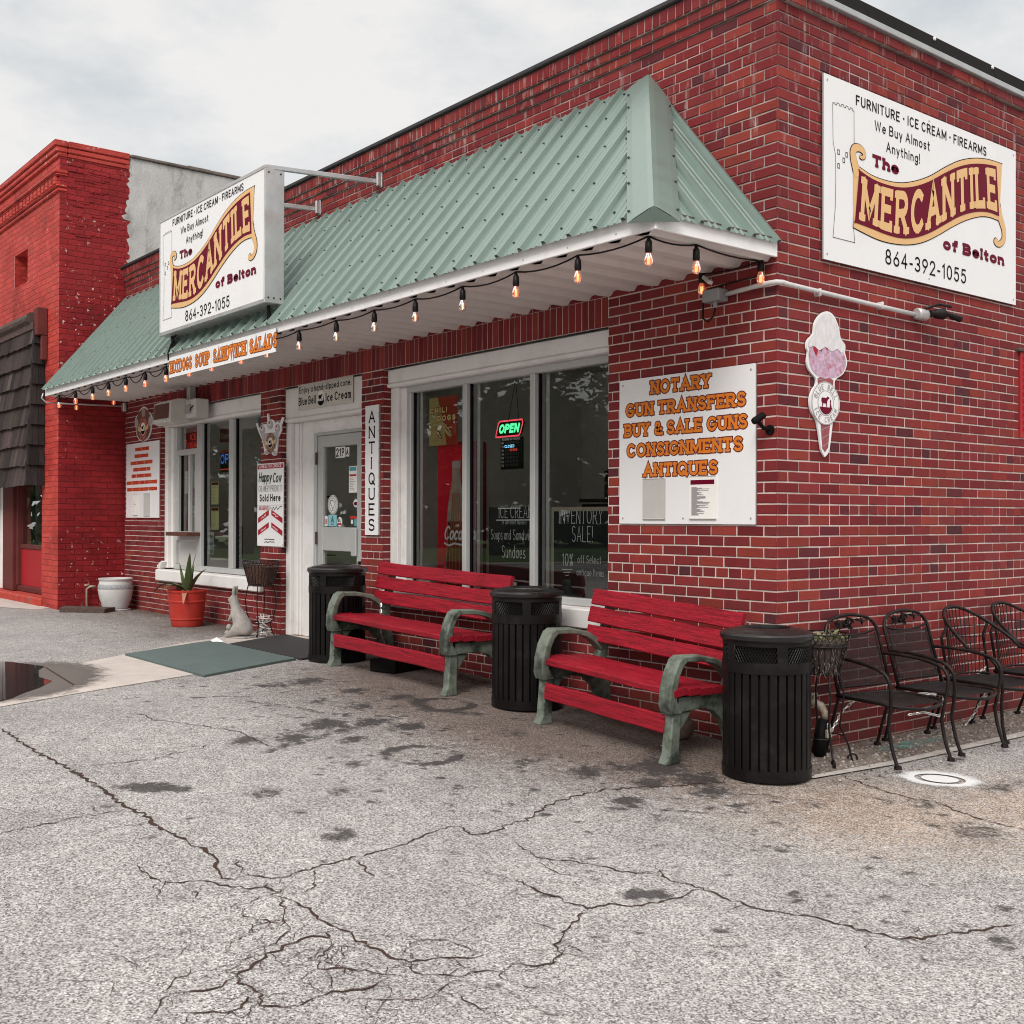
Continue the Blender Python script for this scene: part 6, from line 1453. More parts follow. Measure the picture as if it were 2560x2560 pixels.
for az_,ln,rise,droop,mi in ((80,.40,1.5,.1,0),(150,.36,1.25,.25,0),(-15,.42,1.3,.12,0),(-80,.30,1.35,.0,0),(205,.46,.75,.75,0),(250,.36,.9,.6,0),(285,.30,.95,.75,0),(330,.30,.55,.8,1),(175,.44,.55,.7,0),(25,.33,1.15,.3,0),(115,.28,1.4,.1,0)):
    a=R(az_); dirv=Vector((math.cos(a),math.sin(a),0)); sd=Vector((-math.sin(a),math.cos(a),0)); p=Vector((x,y,z+.345))+dirv*.02; an=rise; n=9; i0=len(mb.v)
    for k in range(n+1):
        t=k/n; w=.042*(1-t)**.75*(.7+.6*math.sin(min(1,t*2.2)*1.57)); cup=Vector((0,0,w*.35))
        for q in (p-sd*w+cup,p,p+sd*w+cup): mb.v.append(tuple(q))
        st=dirv*math.cos(an)+Vector((0,0,1))*math.sin(an); p=p+st*ln*1.2/n; an-=droop*2.4/n
    for k in range(n):
        for j in (0,1): b=i0+3*k+j; mb.f.append((b,b+1,b+4,b+3)); mb.mi.append(mi); mb.c.append((1,1,1))
mb.build('leaves',[M['agave'],M['dry_leaf']],s,True)
# rabbit statue
M['statue']=mat('weathered_concrete_statue',(.33,.305,.285),.9,var=.25,scale=14,bump=.5,bscale=55,dirt=(.17,.15,.13),dscale=6,damt=.6)
s=thing('rabbit_statue','weathered grey concrete rabbit statue sitting upright by the plant stand','statue',(-6.22,-.42,.228))
me=bpy.data.meshes.new('body'); SK=[]; ED_=[]; RD=[]
def sk(p,r,par=None):
    SK.append(p); RD.append(r if isinstance(r,tuple) else (r,r))
    if par is not None: ED_.append((par,len(SK)-1))
    return len(SK)-1
# local x towards the rabbit's face (photo left), z up
a=sk((-.045,0,.10),(.10,.098)); b_=sk((.0,0,.175),(.08,.078),a); c=sk((.035,0,.25),(.062,.058),b_); d=sk((.062,0,.322),(.040,.038),c); e_=sk((.09,0,.388),(.046,.044),d); n1=sk((.132,0,.380),(.029,.029),e_); n2=sk((.156,0,.372),.016,n1)
t_=sk((-.135,0,.075),(.05,.05),a)
for sy in (-1,1):
    e1=sk((.078,sy*.016,.43),.015,e_); e2=sk((.072,sy*.020,.475),.020,e1); e3=sk((.064,sy*.019,.528),.011,e2)
    h1=sk((-.005,sy*.08,.085),.058,a); h2=sk((.075,sy*.085,.035),.032,h1); h3=sk((.125,sy*.085,.022),.018,h2)
    f1=sk((.068,sy*.048,.228),.027,c); f2_=sk((.105,sy*.042,.185),.019,f1); f3=sk((.128,sy*.026,.165),.017,f2_)
me.from_pydata(SK,ED_,[]); o=bpy.data.objects.new('body',me); COL.objects.link(o); o.parent=s; me.materials.append(M['statue'])
sm_=o.modifiers.new('skin','SKIN'); sm_.use_smooth_shade=True
for v,r_ in zip(me.skin_vertices[0].data,RD): v.radius=r_
me.skin_vertices[0].data[0].use_root=True
o.modifiers.new('sub','SUBSURF').levels=2; o.modifiers['sub'].render_levels=2
s.rotation_euler=(0,0,R(205)); s.scale=(.98,.98,.98)
mb=MB(); mb.bev(-.13,.15,-.10,.10,0,.024,.012); mb.build('plinth',M['statue'],s,world=False)
mb=MB(); mb.bev(.115,.175,-.05,.06,.02,.075,.022); mb.lathe([(0,.07),(.030,.085),(.034,.11),(.018,.135),(0,.138)],.135,.01,12); mb.build('carved_flower',M['statue'],s,True,world=False)
# wire stand with brown liner by the pier
s=thing('plant_stand','rusty wire plant stand with brown moss liner by the door pier','plant stand',(-6.14,-.22,.228))
cx,cy,zt,zb=-6.23,-.20,.985,.74
mb=MB()
for z,rr in ((zt,.235),(zt-.035,.225),(zb,.155)): mb.tube([(cx+rr*math.cos(q),cy+rr*math.sin(q)*.72,z) for q in [2*math.pi*k/28 for k in range(28)]],.0045,5,closed=True)
for k in range(30):
    q=2*math.pi*k/30; q2=q+.1; mb.tube([(cx+.235*math.cos(q),cy+.169*math.sin(q),zt),(cx+.225*math.cos(q2),cy+.162*math.sin(q2),zt-.035),(cx+.155*math.cos(q),cy+.11*math.sin(q),zb)],.0028,4)
mb.build('basket',M['iron'],s)
cols=[(.085,.045,.035),(.12,.07,.055),(.16,.10,.08),(.055,.03,.026)]
mb=MB(); fibre_ball(mb,0,0,.222,.15,zt-.03,zb,700,5,cols); mb.v=[(cx+x,cy+y*.72,z) for x,y,z in mb.v]; mb.build('moss_liner',M['coir'],s)
for k in range(4):
    a=R(45+90*k); c,sn=math.cos(a),math.sin(a)*.8; mb=MB(); g0=.232
    mb.tube([(cx+u*c,cy+u*sn,zz) for u,zz in ((.15,zb),(.165,zb-.05),(.185,zb-.16),(.16,.45),(.115,.36),(.14,.27),(.175,g0+.004),(.195,g0+.012),(.19,g0+.03))],.0058,6); mb.build('leg',M['iron'],s,True)
mb=MB(); mb.tube([(cx+.12*math.cos(q),cy+.10*math.sin(q),.37) for q in [2*math.pi*k/16 for k in range(16)]],.0045,5,closed=True); mb.build('ring_brace',M['iron'],s)
mb=MB(); r=random.Random(8); P_=[]
for k in range(46): P_.append((-6.17+.10*math.sin(k*1.7)+r.gauss(0,.018),-.20+.05*math.cos(k*2.3),.245+.22*(k/46)**1.6*(1 if k%3 else .6)+r.random()*.02))
mb.tube(P_,.007,5); o=mb.build('rope',mat('white_cotton_rope',(.62,.60,.58),.8,var=.15),None,True); tag(o,'tangled white rope heaped under the wire plant stand by the door','rope')
# mats, box, stone, paper
def ribbed(name,colr,sc,rot):
    m,nt,N,L,b=nodes_mat(name); tc=N.new('ShaderNodeTexCoord'); mp=N.new('ShaderNodeMapping'); mp.inputs['Rotation'].default_value=(0,0,rot); L.new(tc.outputs['Object'],mp.inputs[0])
    w_=N.new('ShaderNodeTexWave'); w_.inputs['Scale'].default_value=sc; L.new(mp.outputs[0],w_.inputs['Vector']); n=noise(N,L,tc.outputs['Object'],7,6,.65)
    col=mixc(N,L,n,tuple(v*.75 for v in colr),tuple(v*1.25 for v in colr)); L.new(col,b.inputs['Base Color']); b.inputs['Roughness'].default_value=.75; bump(N,L,b,w_.outputs['Fac'],.6,.006); return m
o=sheet('door_mat',[(-5.63,-1.78),(-6.0,-.81),(-4.43,-.76),(-4.05,-1.74)],ribbed('green_rubber',(.085,.115,.108),9,.3),.008,thick=.012); tag(o,'grey-green ribbed rubber mat lying on the concrete strip','mat')
o=sheet('door_mat',[(-5.70,-.775),(-6.12,.0),(-4.62,.0),(-4.40,-.73)],ribbed('black_rubber',(.022,.020,.021),14,1.2),.006,thick=.012); tag(o,'black rubber mat directly outside the white door','mat')
mb=MB(); MM=Matrix.Translation((-3.44,-.42,ground_z(-3.4,-.4)))@Matrix.Rotation(.30,4,'Z'); mb.bev(-.13,.13,-.14,.30,.004,.10,.006,M=MM); mb.bev(-.10,.10,.0,.25,.10,.104,.002,M=MM)
o=mb.build('black_box',M['liner'],None); tag(o,'low black box on the ground under the long red bench','box')
mb=MB(); r=random.Random(5); P_=[]
n=9
for k in range(n+1):
    for j in range(12):
        q=2*math.pi*j/12; t=math.pi*k/n; rr_=1+r.uniform(-.08,.08); P_.append((-.60+.12*math.sin(t)*math.cos(q)*rr_,-.20+.07*math.sin(t)*math.sin(q)*rr_,ground_z(-.6,-.2)+.075-.085*math.cos(t)*rr_))
F_=[(k*12+j,k*12+(j+1)%12,(k+1)*12+(j+1)%12,(k+1)*12+j) for k in range(n) for j in range(12)]
mb.idx(P_,F_); o=mb.build('stone',mat('brown_stone',(.24,.165,.13),.9,var=.3,scale=14,bump=.5,bscale=40),None,True); tag(o,'rounded brown stone under the short red bench','stone')
mb=MB(); mb.idx([(-6.02,-.83,.245),(-5.90,-.86,.245),(-5.86,-.76,.245),(-5.97,-.74,.25),(-5.93,-.80,.285)],[(0,1,4),(1,2,4),(2,3,4),(3,0,4)]); o=mb.build('crumpled_paper',M['paper'],None); tag(o,'scrap of crumpled white paper on the edge of the green mat','paper')
chain('chain','pale chain looped from the long bench arm down to the ground',[(-3.90,-.25,.70),(-3.86,-.28,.58),(-3.88,-.26,.45),(-3.9,-.2,.33),(-3.9,-.18,.23)])
mb=MB(); mb.tube([(-10.56,-.50,.20),(-10.56,-.50,.50),(-10.54,-.46,.53),(-10.52,-.40,.53)],.014,8); mb.tube([(-10.56,-.53,.545),(-10.56,-.46,.545)],.012,8); o=mb.build('hose_bib',M['brass'],None,True); tag(o,'thin brown standpipe tap against the red painted wall','tap')

# ================================================================ STRING LIGHTS
SL=thing('string_lights','black cord of glowing orange bulbs hung along the awning edge','string lights',(-5,-1,2.9))
pos=[(-10.18,-.97),(-9.552,-.97),(-8.945,-.97),(-8.419,-.97),(-7.884,-.97),(-7.325,-.97),(-6.769,-.97),(-6.195,-.97),(-5.683,-.97),(-5.062,-.97),(-4.562,-.97),(-3.997,-.97),(-3.405,-.97),(-2.857,-.97),(-2.325,-.97),(-1.775,-.97),(-1.222,-.97),(-.657,-.97),(-.094,-.97),(-.06,-.632)]
dim={10,11,12,13,14,15}
A3=[(x,y,2.775,.94) for x,y in pos]+[(-.083,-.05,2.80,.94),(-.539,-.05,2.806,.94)]
A3=[(x,y,z+.012,2.925) for x,y,z,_ in A3]
back=[(-10.5,-.661,2.802,2.93),(-10.5,-.189,2.90,2.96)]
mb=MB()
def swag(a,b,sag,mid=6):
    P=[]
    for k in range(mid+1):
        t=k/mid; P.append(((a[0]+(b[0]-a[0])*t),a[1]+(b[1]-a[1])*t,a[2]+(b[2]-a[2])*t-sag*4*t*(1-t)))
    return P
rw=random.Random(2)
tops=[(x,y,zt_) for x,y,z,zt_ in A3]
for a,b in zip(tops,tops[1:]): mb.tube(swag(a,b,rw.uniform(.012,.03)),.0055,5)
for a,b in zip(tops[:6],tops[1:7]): mb.tube(swag((a[0]+.05,a[1]+.02,a[2]+.0),(b[0]-.1,b[1]+.02,b[2]+.0),rw.uniform(.05,.09)),.0055,5)
mb.tube(swag((-10.58,-1.0,2.9),tops[0],.03),.0055,5); mb.tube(swag(tops[0],(-10.5,-.661,2.93),.04),.0055,5); mb.tube(swag((-10.5,-.661,2.93),(-10.5,-.189,2.96),.05),.0055,5)
mb.build('cord',M['black_metal'],SL,True)
for k,(x,y,z,zt_) in enumerate(A3+back):
    mb=MB(); mb.tube([(x,y,zt_),(x+.004,y,z+.125)],.0045,5); mb.lathe([(0,z+.135),(.009,z+.132),(.012,z+.118),(.019,z+.11),(.021,z+.062),(.017,z+.05),(0,z+.05)],x,y,12)
    so_=mb.build('lamp_socket',M['black_metal'],SL,True,auto=50)
    mb=MB(); mb.lathe([(.012,z+.052),(.015,z+.044),(.023,z+.022),(.026,z+.006),(.023,z-.010),(.012,z-.021),(0,z-.024)],x,y,14); mb.build('bulb',M['bulb_dim'] if k in dim else M['bulb_glass'],so_,True)
    mb=MB(); mb.tube([(x-.006,y,z+.03),(x-.010,y+.004,z-.005),(x-.003,y,z-.016),(x+.004,y,z+.01),(x+.010,y-.004,z-.01),(x+.006,y,z+.03)],.0042 if k not in dim else .003,5); mb.build('filament',M['filament_dim'] if k in dim else M['filament'],so_,True)
# ================================================================ CONDUIT, LAMPS, CAMERA, SPEAKER
s=thing('conduit','white electrical conduit bending round the brick corner with a grey junction box','conduit',(-.38,-.05,2.775))
M['conduit']=mat('white_conduit',(.58,.56,.55),.5,var=.1,scale=10,dirt=(.35,.28,.25),dscale=8,damt=.4)
mb=MB(); mb.tube([(-.36,-.03,2.775),(-.12,-.03,2.788),(-.03,-.034,2.79),(.012,-.028,2.79),(.034,.0,2.788),(.034,.06,2.783),(.03,.9,2.768),(.03,1.40,2.762)],.0145,10)
for yy in (.35,1.0): mb.bev(.0,.048,yy-.008,yy+.008,2.75,2.796,.003)
mb.build('pipe',M['conduit'],s,True)
mb=MB(); mb.bev(-.50,-.365,-.095,-.003,2.735,2.81,.006); mb.tube([(-.43,-.05,2.735),(-.43,-.05,2.70)],.014,8); mb.build('junction_box',mat('grey_pvc',(.26,.26,.26),.5,var=.08),s)
mb=MB(); mb.tube([(-.43,-.05,2.70),(-.435,-.06,2.65),(-.48,-.06,2.62),(-.53,-.05,2.65),(-.535,-.04,2.75),(-.50,-.03,2.83)],.006,6); mb.tube([(-.50,-.03,2.83),(-.3,-.03,2.84),(-.1,-.04,2.84),(-.085,-.05,2.92)],.0055,5); mb.build('cable',M['black_metal'],s,True)
mb=MB(); MM=Matrix.Translation((-.45,-.10,2.865))@Matrix.Rotation(.5,4,'Y')@Matrix.Rotation(-.5,4,'Z'); mb.bev(-.07,.07,-.016,.016,-.01,.014,.004,M=MM); o=mb.build('plastic_clip',M['alu'],None); tag(o,'small clear plastic sensor above the grey junction box','sensor')
s=thing('flood_light','dark twin flood light at the end of the conduit on the side wall','flood light',(.06,1.5,2.77))
mb=MB(); MM=Matrix.Translation((.045,1.43,2.765))@Matrix.Rotation(R(90),4,'X'); mb.lathe([(0,-.06),(.034,-.06),(.039,-.05),(.039,.04),(.030,.05),(0,.05)],n=18); mb.v=[tuple(MM@Vector(v)) for v in mb.v]; mb.build('housing',M['galv'],s,True,auto=40)
def cone_lamp(p,d,r0,r1,l):
    mb=MB(); d=Vector(d).normalized(); p=Vector(p); mb.tube([p,p+d*l*.3,p+d*l*.4,p+d*l],[r0,r0,r1*.85,r1],14); mb.build('lamp_head',M['iron'],s,True,auto=40)
cone_lamp((.07,1.50,2.775),(.35,.9,.02),.022,.036,.11); cone_lamp((.09,1.66,2.79),(.25,.95,-.2),.016,.024,.13)
mb=MB(); mb.tube([(.06,1.45,2.80),(.10,1.56,2.84),(.13,1.66,2.83)],.010,6); mb.build('bracket',M['iron'],s,True)
s=thing('security_camera','small black security camera on the brick wall beside the notary sign','camera',(-.06,-.02,1.96))
mb=MB(); MM=Matrix.Translation((-.062,-.095,2.0))@Matrix.Rotation(R(-58),4,'X')@Matrix.Rotation(R(14),4,'Y'); mb.lathe([(0,-.042),(.018,-.042),(.021,-.03),(.021,.04),(.015,.045),(0,.044)],n=16); mb.v=[tuple(MM@Vector(v)) for v in mb.v]; mb.build('camera_body',M['liner'],s,True,auto=40)
mb=MB(); mb.tube([(-.075,-.085,1.985),(-.06,-.05,1.945),(-.05,-.005,1.94)],.012,8); mb.lathe([(0,.0),(.03,.0),(.03,.012),(0,.014)],n=14); n0=len(mb.v)-56
for i in range(n0,len(mb.v)): x,y,z=mb.v[i]; mb.v[i]=(-.05+x,-z,1.935+y)
mb.build('mount',M['liner'],s,True,auto=40)
# horn-type speaker / bug light box over the serving window
s=thing('wall_unit','beige box unit with a dark front panel hung over the serving window','wall unit',(-8.430,-.2,2.65))
mb=MB(); mb.prism([(-.05,2.55),(-.05,2.77),(-.28,2.765),(-.36,2.73),(-.37,2.50),(-.30,2.475),(-.12,2.50)],lambda a,b,d:(d,a,b),-8.660,-8.150); mb.bev(-8.145,-7.860,-.20,-.04,2.54,2.75,.01); mb.build('case',mat('beige_metal_case',(.56,.54,.50),.45,var=.06,dirt=(.35,.30,.26),dscale=4,damt=.3),s)
mb=MB(); mb.face([(-8.640,-.3735,2.545),(-8.200,-.3735,2.545),(-8.200,-.3645,2.715),(-8.640,-.3645,2.715)]); 
mb.build('grille',M['brown_board'],s); mb=MB(); mb.lathe([(0,.02),(.02,.018),(.024,0)],n=14)
mb.v=[(-8.290+x,-.372-z,2.51+y) for x,y,z in mb.v]; mb.build('badge',M['galv'],s,True)
mb=MB(); mb.bev(-8.090,-7.970,-.225,-.2,2.59,2.69,.006); mb.build('socket_box',M['ink_grey'],s)
mb=MB(); mb.tube([(-7.980,-.215,2.62),(-7.930,-.22,2.64),(-7.900,-.17,2.72),(-7.930,-.1,2.85)],.007,6); mb.build('cable',M['black_metal'],s,True)
mb=MB(); mb.bev(-8.350,-8.270,-.1,-.02,2.77,2.93,.006); mb.build('bracket',M['alu'],s)
s=thing('wall_conduit','thin grey conduit with a round box along the red wall under the awning','conduit',(-10.57,-.4,2.87))
mb=MB(); mb.tube([(-10.575,-.86,2.862),(-10.575,.0,2.875)],.012,8); mb.tube([(-10.62,-1.03,2.98),(-10.63,-1.05,2.92),(-10.61,-1.0,2.865),(-10.585,-.86,2.862)],.009,6); mb.build('pipe',M['galv'],s,True)
mb=MB(); mb.bev(-10.59,-10.50,-.06,.02-.03,2.80,2.92,.012); mb.build('junction_box',M['galv'],s)

# litter and dead leaves gathered at the foot of the wall
mb=MB(); r=random.Random(44)
for k in range(260):
    x=r.choice((r.uniform(-4.6,-2.0),r.uniform(-2.2,0.0),r.uniform(-10.3,-6.3))); y=-abs(r.gauss(0,.22))-.01
    if r.random()<.15: y=-r.uniform(.3,1.0)
    l=r.uniform(.004,.014); a=r.uniform(0,6.3); c=(.55,.53,.5) if r.random()<.22 else r.choice(((.12,.06,.035),(.08,.05,.035),(.16,.10,.06)))
    z=ground_z(x,y)+.005; u=Vector((math.cos(a),math.sin(a),r.uniform(-.1,.4)))*l; v=Vector((-math.sin(a),math.cos(a),r.uniform(0,.3)))*l*.5; p=Vector((x,y,z))
    mb.face([p-u,p-v,p+u,p+v],c)
o=mb.build('dead_leaves',M['pebble'],None); tag(o,'scattered dead leaves and litter along the foot of the shop wall','litter',kind='stuff')
# ================================================================ IN THE WINDOWS
YG=.19
def flat(name,label,cat,x0,x1,z0,z1,y,layers,mats,th=.006,group=None,parent=None):
    o=thing(name,label,cat,((x0+x1)/2,y,z0),0,group)
    fn=plane((x0,y,z0),PX,PZ,NY); w,h=x1-x0,z1-z0
    mb=MB(); P=[fn(a,b,d) for d in (-th,0) for a,b in ((0,0),(w,0),(w,h),(0,h))]; mb.idx(P,[(4,5,6,7),(3,2,1,0),(0,1,5,4),(1,2,6,5),(2,3,7,6),(3,0,4,7)]); 
    mb.build('sheet',mats[0],o)
    if layers:
        mb=MB(); layers(mb,fn,w,h); mb.build('print',mats,o)
    return o
# chili dog poster
def L_(mb,fn,w,h):
    poly(mb,[(w*.62,0),(w,0),(w,h),(w*.30,h),(w*.5,h*.5)],fn,.001,1)
    text(mb,'CHILI',fn,.03*w,.67*h,.115*h,w=.62*w,wt=.26,ol=.10,mi=2,mo=3,d=.002); text(mb,'DOGS',fn,.30*w,.50*h,.115*h,w=.64*w,wt=.26,ol=.10,mi=2,mo=3,d=.002)
    for cx,cy in ((.32,.22),(.66,.31)):
        def rot(P,a=-.75): return [((cx*w+(u*math.cos(a)-v*math.sin(a))*h),(cy*h+(u*math.sin(a)+v*math.cos(a))*h)) for u,v in P]
        poly(mb,rot(ell(0,0,.20,.085,20)),fn,.003,4); poly(mb,rot(ell(.0,.035,.165,.045,18)),fn,.004,5); poly(mb,rot([(-.15,.03),(-.1,.06),(-.05,.035),(0,.07),(.05,.04),(.1,.06),(.15,.03),(.1,.015),(0,.02),(-.1,.012)]),fn,.005,6)
flat('poster','olive and red chili dogs poster hanging in the big window','poster',-3.852,-3.440,2.033,2.443,YG+.01,L_,[mat('poster_olive',(.42,.34,.13),.6,var=.1),mat('poster_red',(.36,.045,.025),.6),mat('poster_gold',(.80,.58,.25),.6),M['dark_red_ink'],mat('bun',(.50,.36,.19),.6,var=.2),mat('chili',(.10,.025,.014),.6,var=.3),M['cream']])
# drinks machine with bottle print
s=thing('drinks_machine','tall red drinks machine with a printed glass bottle behind the big window','vending machine',(-3.45,.7,.24))
mb=MB(); mb.bev(-3.83,-3.36,.26,.46,.24,2.06,.02); mb.build('cabinet',mat('machine_red',(.62,.010,.03),.35,var=.03),s)
fn=plane((-3.83,.256,.24),PX,PZ,NY); mb=MB(); bx_=lambda x:x+3.74-.02
hb=[(.0,.30),(.145,.30),(.155,.55),(.150,.80),(.13,.95),(.128,1.05),(.135,1.15),(.115,1.30),(.08,1.42),(.062,1.50),(.058,1.60),(.064,1.62),(.064,1.66)]
cxb=.30; prof_=[(cxb-r_,z_) for r_,z_ in hb]+[(cxb+r_,z_) for r_,z_ in hb[::-1]]
poly(mb,prof_[::-1],fn,.002,0)
sub=[(r_*.93,z_) for r_,z_ in hb if z_<1.2]; poly(mb,([(cxb-r_,z_) for r_,z_ in sub]+[(cxb+r_,z_) for r_,z_ in sub[::-1]])[::-1],fn,.003,1)
for u in (-.09,-.05,.0,.05,.09): ribbon(mb,[(cxb+u,.35),(cxb+u*1.02,.8),(cxb+u*.8,1.1),(cxb+u*.5,1.38)],.006,fn,.0036,3)
poly(mb,[(cxb-.05,1.60),(cxb+.05,1.60),(cxb+.048,1.655),(cxb-.048,1.655)],fn,.004,2)
text(mb,'Coca-Cola',fn,.13,.99,.125,w=.52,wt=.17,slant=.22,track=.06,mi=4,d=.006); ribbon(mb,[(.14,.965),(.20,.945),(.28,.965),(.38,.955),(.46,.965)],.008,fn,.006,4)
mb.build('bottle_print',[mat('bottle_glass_print',(.36,.30,.24),.35,var=.3,scale=14),mat('cola_print',(.14,.035,.018),.3,var=.4,scale=10),M['galv'],mat('bottle_highlight',(.34,.13,.07),.4),M['white_ink']],s)
# LED sign and hours board
s=thing('led_sign','lit green and red OPEN sign over a black hours board in the big window','lit sign',(-2.73,YG,2.07))
fn=plane((-2.905,YG,2.058),PX,PZ,NY); mb=MB(); o_=[(.0,.0),(.285,.0),(.305,.02),(.335,.10),(.325,.122),(.05,.122),(.03,.105),(.0,.02)]
mb.prism(o_,fn,-.02,0); mb.build('case',M['liner'],s); mb=MB(); ribbon(mb,o_+[o_[0]],.006,fn,.001,0); mb.build('red_border',M['neon_red'],s)
mb=MB(); text(mb,'OPEN',fn,.035,.026,.072,w=.25,wt=.24,slant=.22,mi=0,track=.1,d=.002); mb.build('open_lettering',M['neon_green'],s)
mb=MB(); mb.tube([(-2.75,YG,2.18),(-2.66,YG,2.5)],.003,4); mb.tube([(-2.62,YG,2.18),(-2.66,YG,2.5)],.003,4); mb.build('hanging_wire',M['iron'],s)
def L_(mb,fn,w,h):
    text(mb,'BUSINESS HOURS',fn,.02,h*.915,.018,w=w-.05,wt=.14,mi=1)
    r=random.Random(2)
    for k,dn in enumerate(('MO','TU','WE','TH','FR','SA','SU')):
        v=h*(.80-.118*k); text(mb,dn,fn,.012,v,.016,w=.026,wt=.16,mi=1)
        if k==1: text(mb,'CLOSED',fn,.05,v,.022,w=.12,wt=.16,mi=2)
        else:
            for q in range(9): poly(mb,[(.06+q*.019,v),(.071+q*.019,v),(.071+q*.019,v+.02),(.06+q*.019,v+.02)],fn,.001,3 if k==2 and 2<q<8 else 4)
flat('hours_board','black business hours board with a blue CLOSED row under the OPEN sign','hours board',-2.845,-2.575,1.80,2.048,YG,L_,[M['liner'],M['white_ink'],M['led_blue_white'],M['led_dim_red'],M['coping']],.012)
# chalk boards
def L_(mb,fn,w,h):
    text(mb,'ICE CREAM',fn,.13,.865*h,.10,w=.42,wt=.06,mi=1,slab=.05); ribbon(mb,[(.10,.84*h),(.53,.845*h)],.004,fn,.001,1); ribbon(mb,[(.12,1.0*h-.01),(.40,1.0*h-.008)],.004,fn,.001,1)
    text(mb,'14 different flavors!',fn,.17,.79*h,.034,w=.30,wt=.08,mi=1,jit=.01); text(mb,'Soups and',fn,.03,.60*h,.085,w=.25,wt=.07,mi=1,jit=.012); text(mb,'Sandwichs',fn,.31,.60*h,.085,w=.29,wt=.07,mi=1,jit=.012); text(mb,'Sundaes',fn,.17,.38*h,.10,w=.29,wt=.08,mi=1,jit=.012)
flat('chalkboard','dark board listing ice cream, soups and sundaes in the middle pane','chalkboard',-3.02,-2.40,.86,1.505,YG+.02,L_,[M['slate'],M['chalk']],.01)
def L_(mb,fn,w,h):
    for a,b,c,d in ((0,w,h-.03,h),(0,.03,0,h-.03),(w-.03,w,0,h-.03)): P=[(a,c),(b,c),(b,d),(a,d)]; poly(mb,P,fn,.004,2)
    text(mb,'INVENTORY',fn,.085,.81*h,.115,w=.47,wt=.06,mi=1,slab=.05,jit=.006); text(mb,'SALE!',fn,.23,.60*h,.12,w=.22,wt=.065,mi=1,jit=.008)
    text(mb,'10%',fn,.12,.32*h,.095,w=.12,wt=.08,mi=1,jit=.01); text(mb,'off Select',fn,.29,.36*h,.06,w=.25,wt=.08,mi=1,jit=.014); text(mb,'antique Items',fn,.28,.22*h,.055,w=.29,wt=.08,mi=1,jit=.014)
    for k in range(3): ribbon(mb,[(.12+.02*k,.28*h-.022*k),(.23-.02*k,.285*h-.022*k)],.003,fn,.001,1)
flat('chalkboard','pale-framed board announcing an inventory sale in the right pane','chalkboard',-2.262,-1.60,.86,1.50,YG+.03,L_,[M['slate'],M['chalk'],M['wood_pale']],.02)
# papers at the serving window
def lines(n,mi,head=None,seed=1):
    def L(mb,fn,w,h):
        r=random.Random(seed)
        if head is not None: poly(mb,[(.05*w,.86*h),(.95*w,.86*h),(.95*w,.97*h),(.05*w,.97*h)],fn,.001,head)
        for k in range(n): v=h*(.80-.74*k/n); poly(mb,[(.1*w,v),(w*(.1+r.uniform(.3,.8)),v),(w*(.1+r.uniform(.3,.8)),v+.3*h/n*.5),(.1*w,v+.3*h/n*.5)],fn,.001,mi)
    return L
PM=[M['paper'],M['ink_grey'],M['maroon'],M['white_ink']]
def hand(*rows):
    def L(mb,fn,w,h):
        for k,t in enumerate(rows): text(mb,t,fn,.1*w,h*(1-(k+.8)/len(rows)),h*.55/len(rows),w=.8*w,wt=.12,mi=1,jit=.012)
    return L
INK=[M['paper'],mat('dark_marker',(.04,.045,.05),.6)]
flat('paper_notice','white paper notice in the left half of the serving hatch','notice',-9.10,-8.995,1.71,1.98,YG,lines(8,1,None,2),PM,.002)
flat('paper_notice','white paper notice at the top of the right half of the serving hatch','notice',-8.885,-8.75,1.775,1.98,YG,lines(8,1,None,3),PM,.002)
flat('paper_notice','dark red paper notice below the white one in the serving hatch','notice',-8.89,-8.745,1.562,1.76,YG,lines(5,3,None,4),[M['maroon'],M['ink_grey'],M['maroon'],M['cream']],.002)
flat('paper_notice','hand-lettered paper reading ORDER HERE in the serving hatch','notice',-8.93,-8.742,1.424,1.557,YG,hand('ORDER','HERE!'),INK,.002)
flat('menu_sheet','upper pale green menu sheet taped in the middle pane of the left window','menu',-8.312,-8.108,1.571,1.834,YG,lines(12,1,2,5),[M['paper_yellow'],M['ink_grey'],M['maroon']],.002)
flat('menu_sheet','lower pale green menu sheet taped in the middle pane of the left window','menu',-8.309,-8.101,1.275,1.535,YG,lines(9,1,2,6),[M['paper_yellow'],M['ink_grey'],M['maroon']],.002)
flat('paper_notice','hand-lettered Chicken Salad Wraps paper low in the left window','notice',-8.442,-8.231,.99,1.252,YG,hand('Chicken','Salad','Wraps'),[mat('mint_paper',(.50,.56,.50),.8),INK[1]],.002)
def L_(mb,fn,w,h):
    for k in range(7): ribbon(mb,[(.04+.02*q,h*(.9-.125*k)+random.Random(k*9+q).uniform(-.012,.012)) for q in range(int(w/.02)-3)],.004,fn,.001,1)
flat('chalkboard','leaning board with scrawled pale writing inside the left window','chalkboard',-8.046,-7.70,.86,1.323,YG+.1,L_,[M['slate'],mat('chalk_green',(.40,.46,.36),.8,var=0)],.01)
s=thing('neon_sign','dim red ICE CREAM neon sign in the transom over the serving hatch','lit sign',(-8.9,YG,2.25)); fn=plane((-9.09,YG,2.255),PX,PZ,NY); mb=MB(); poly(mb,[(-.02,-.02),(.40,-.02),(.40,.19),(-.02,.19)],fn,-.004,1); text(mb,'ICE',fn,.17,.10,.07,w=.17,wt=.10,mi=0); text(mb,'CREAM',fn,.10,.0,.07,w=.28,wt=.10,mi=0); ribbon(mb,[(.03,.02),(.06,.10),(.0,.10),(.03,.02)],.004,fn,.002,0); mb.build('tubing',[M['led_dim_red'],M['liner']],s)
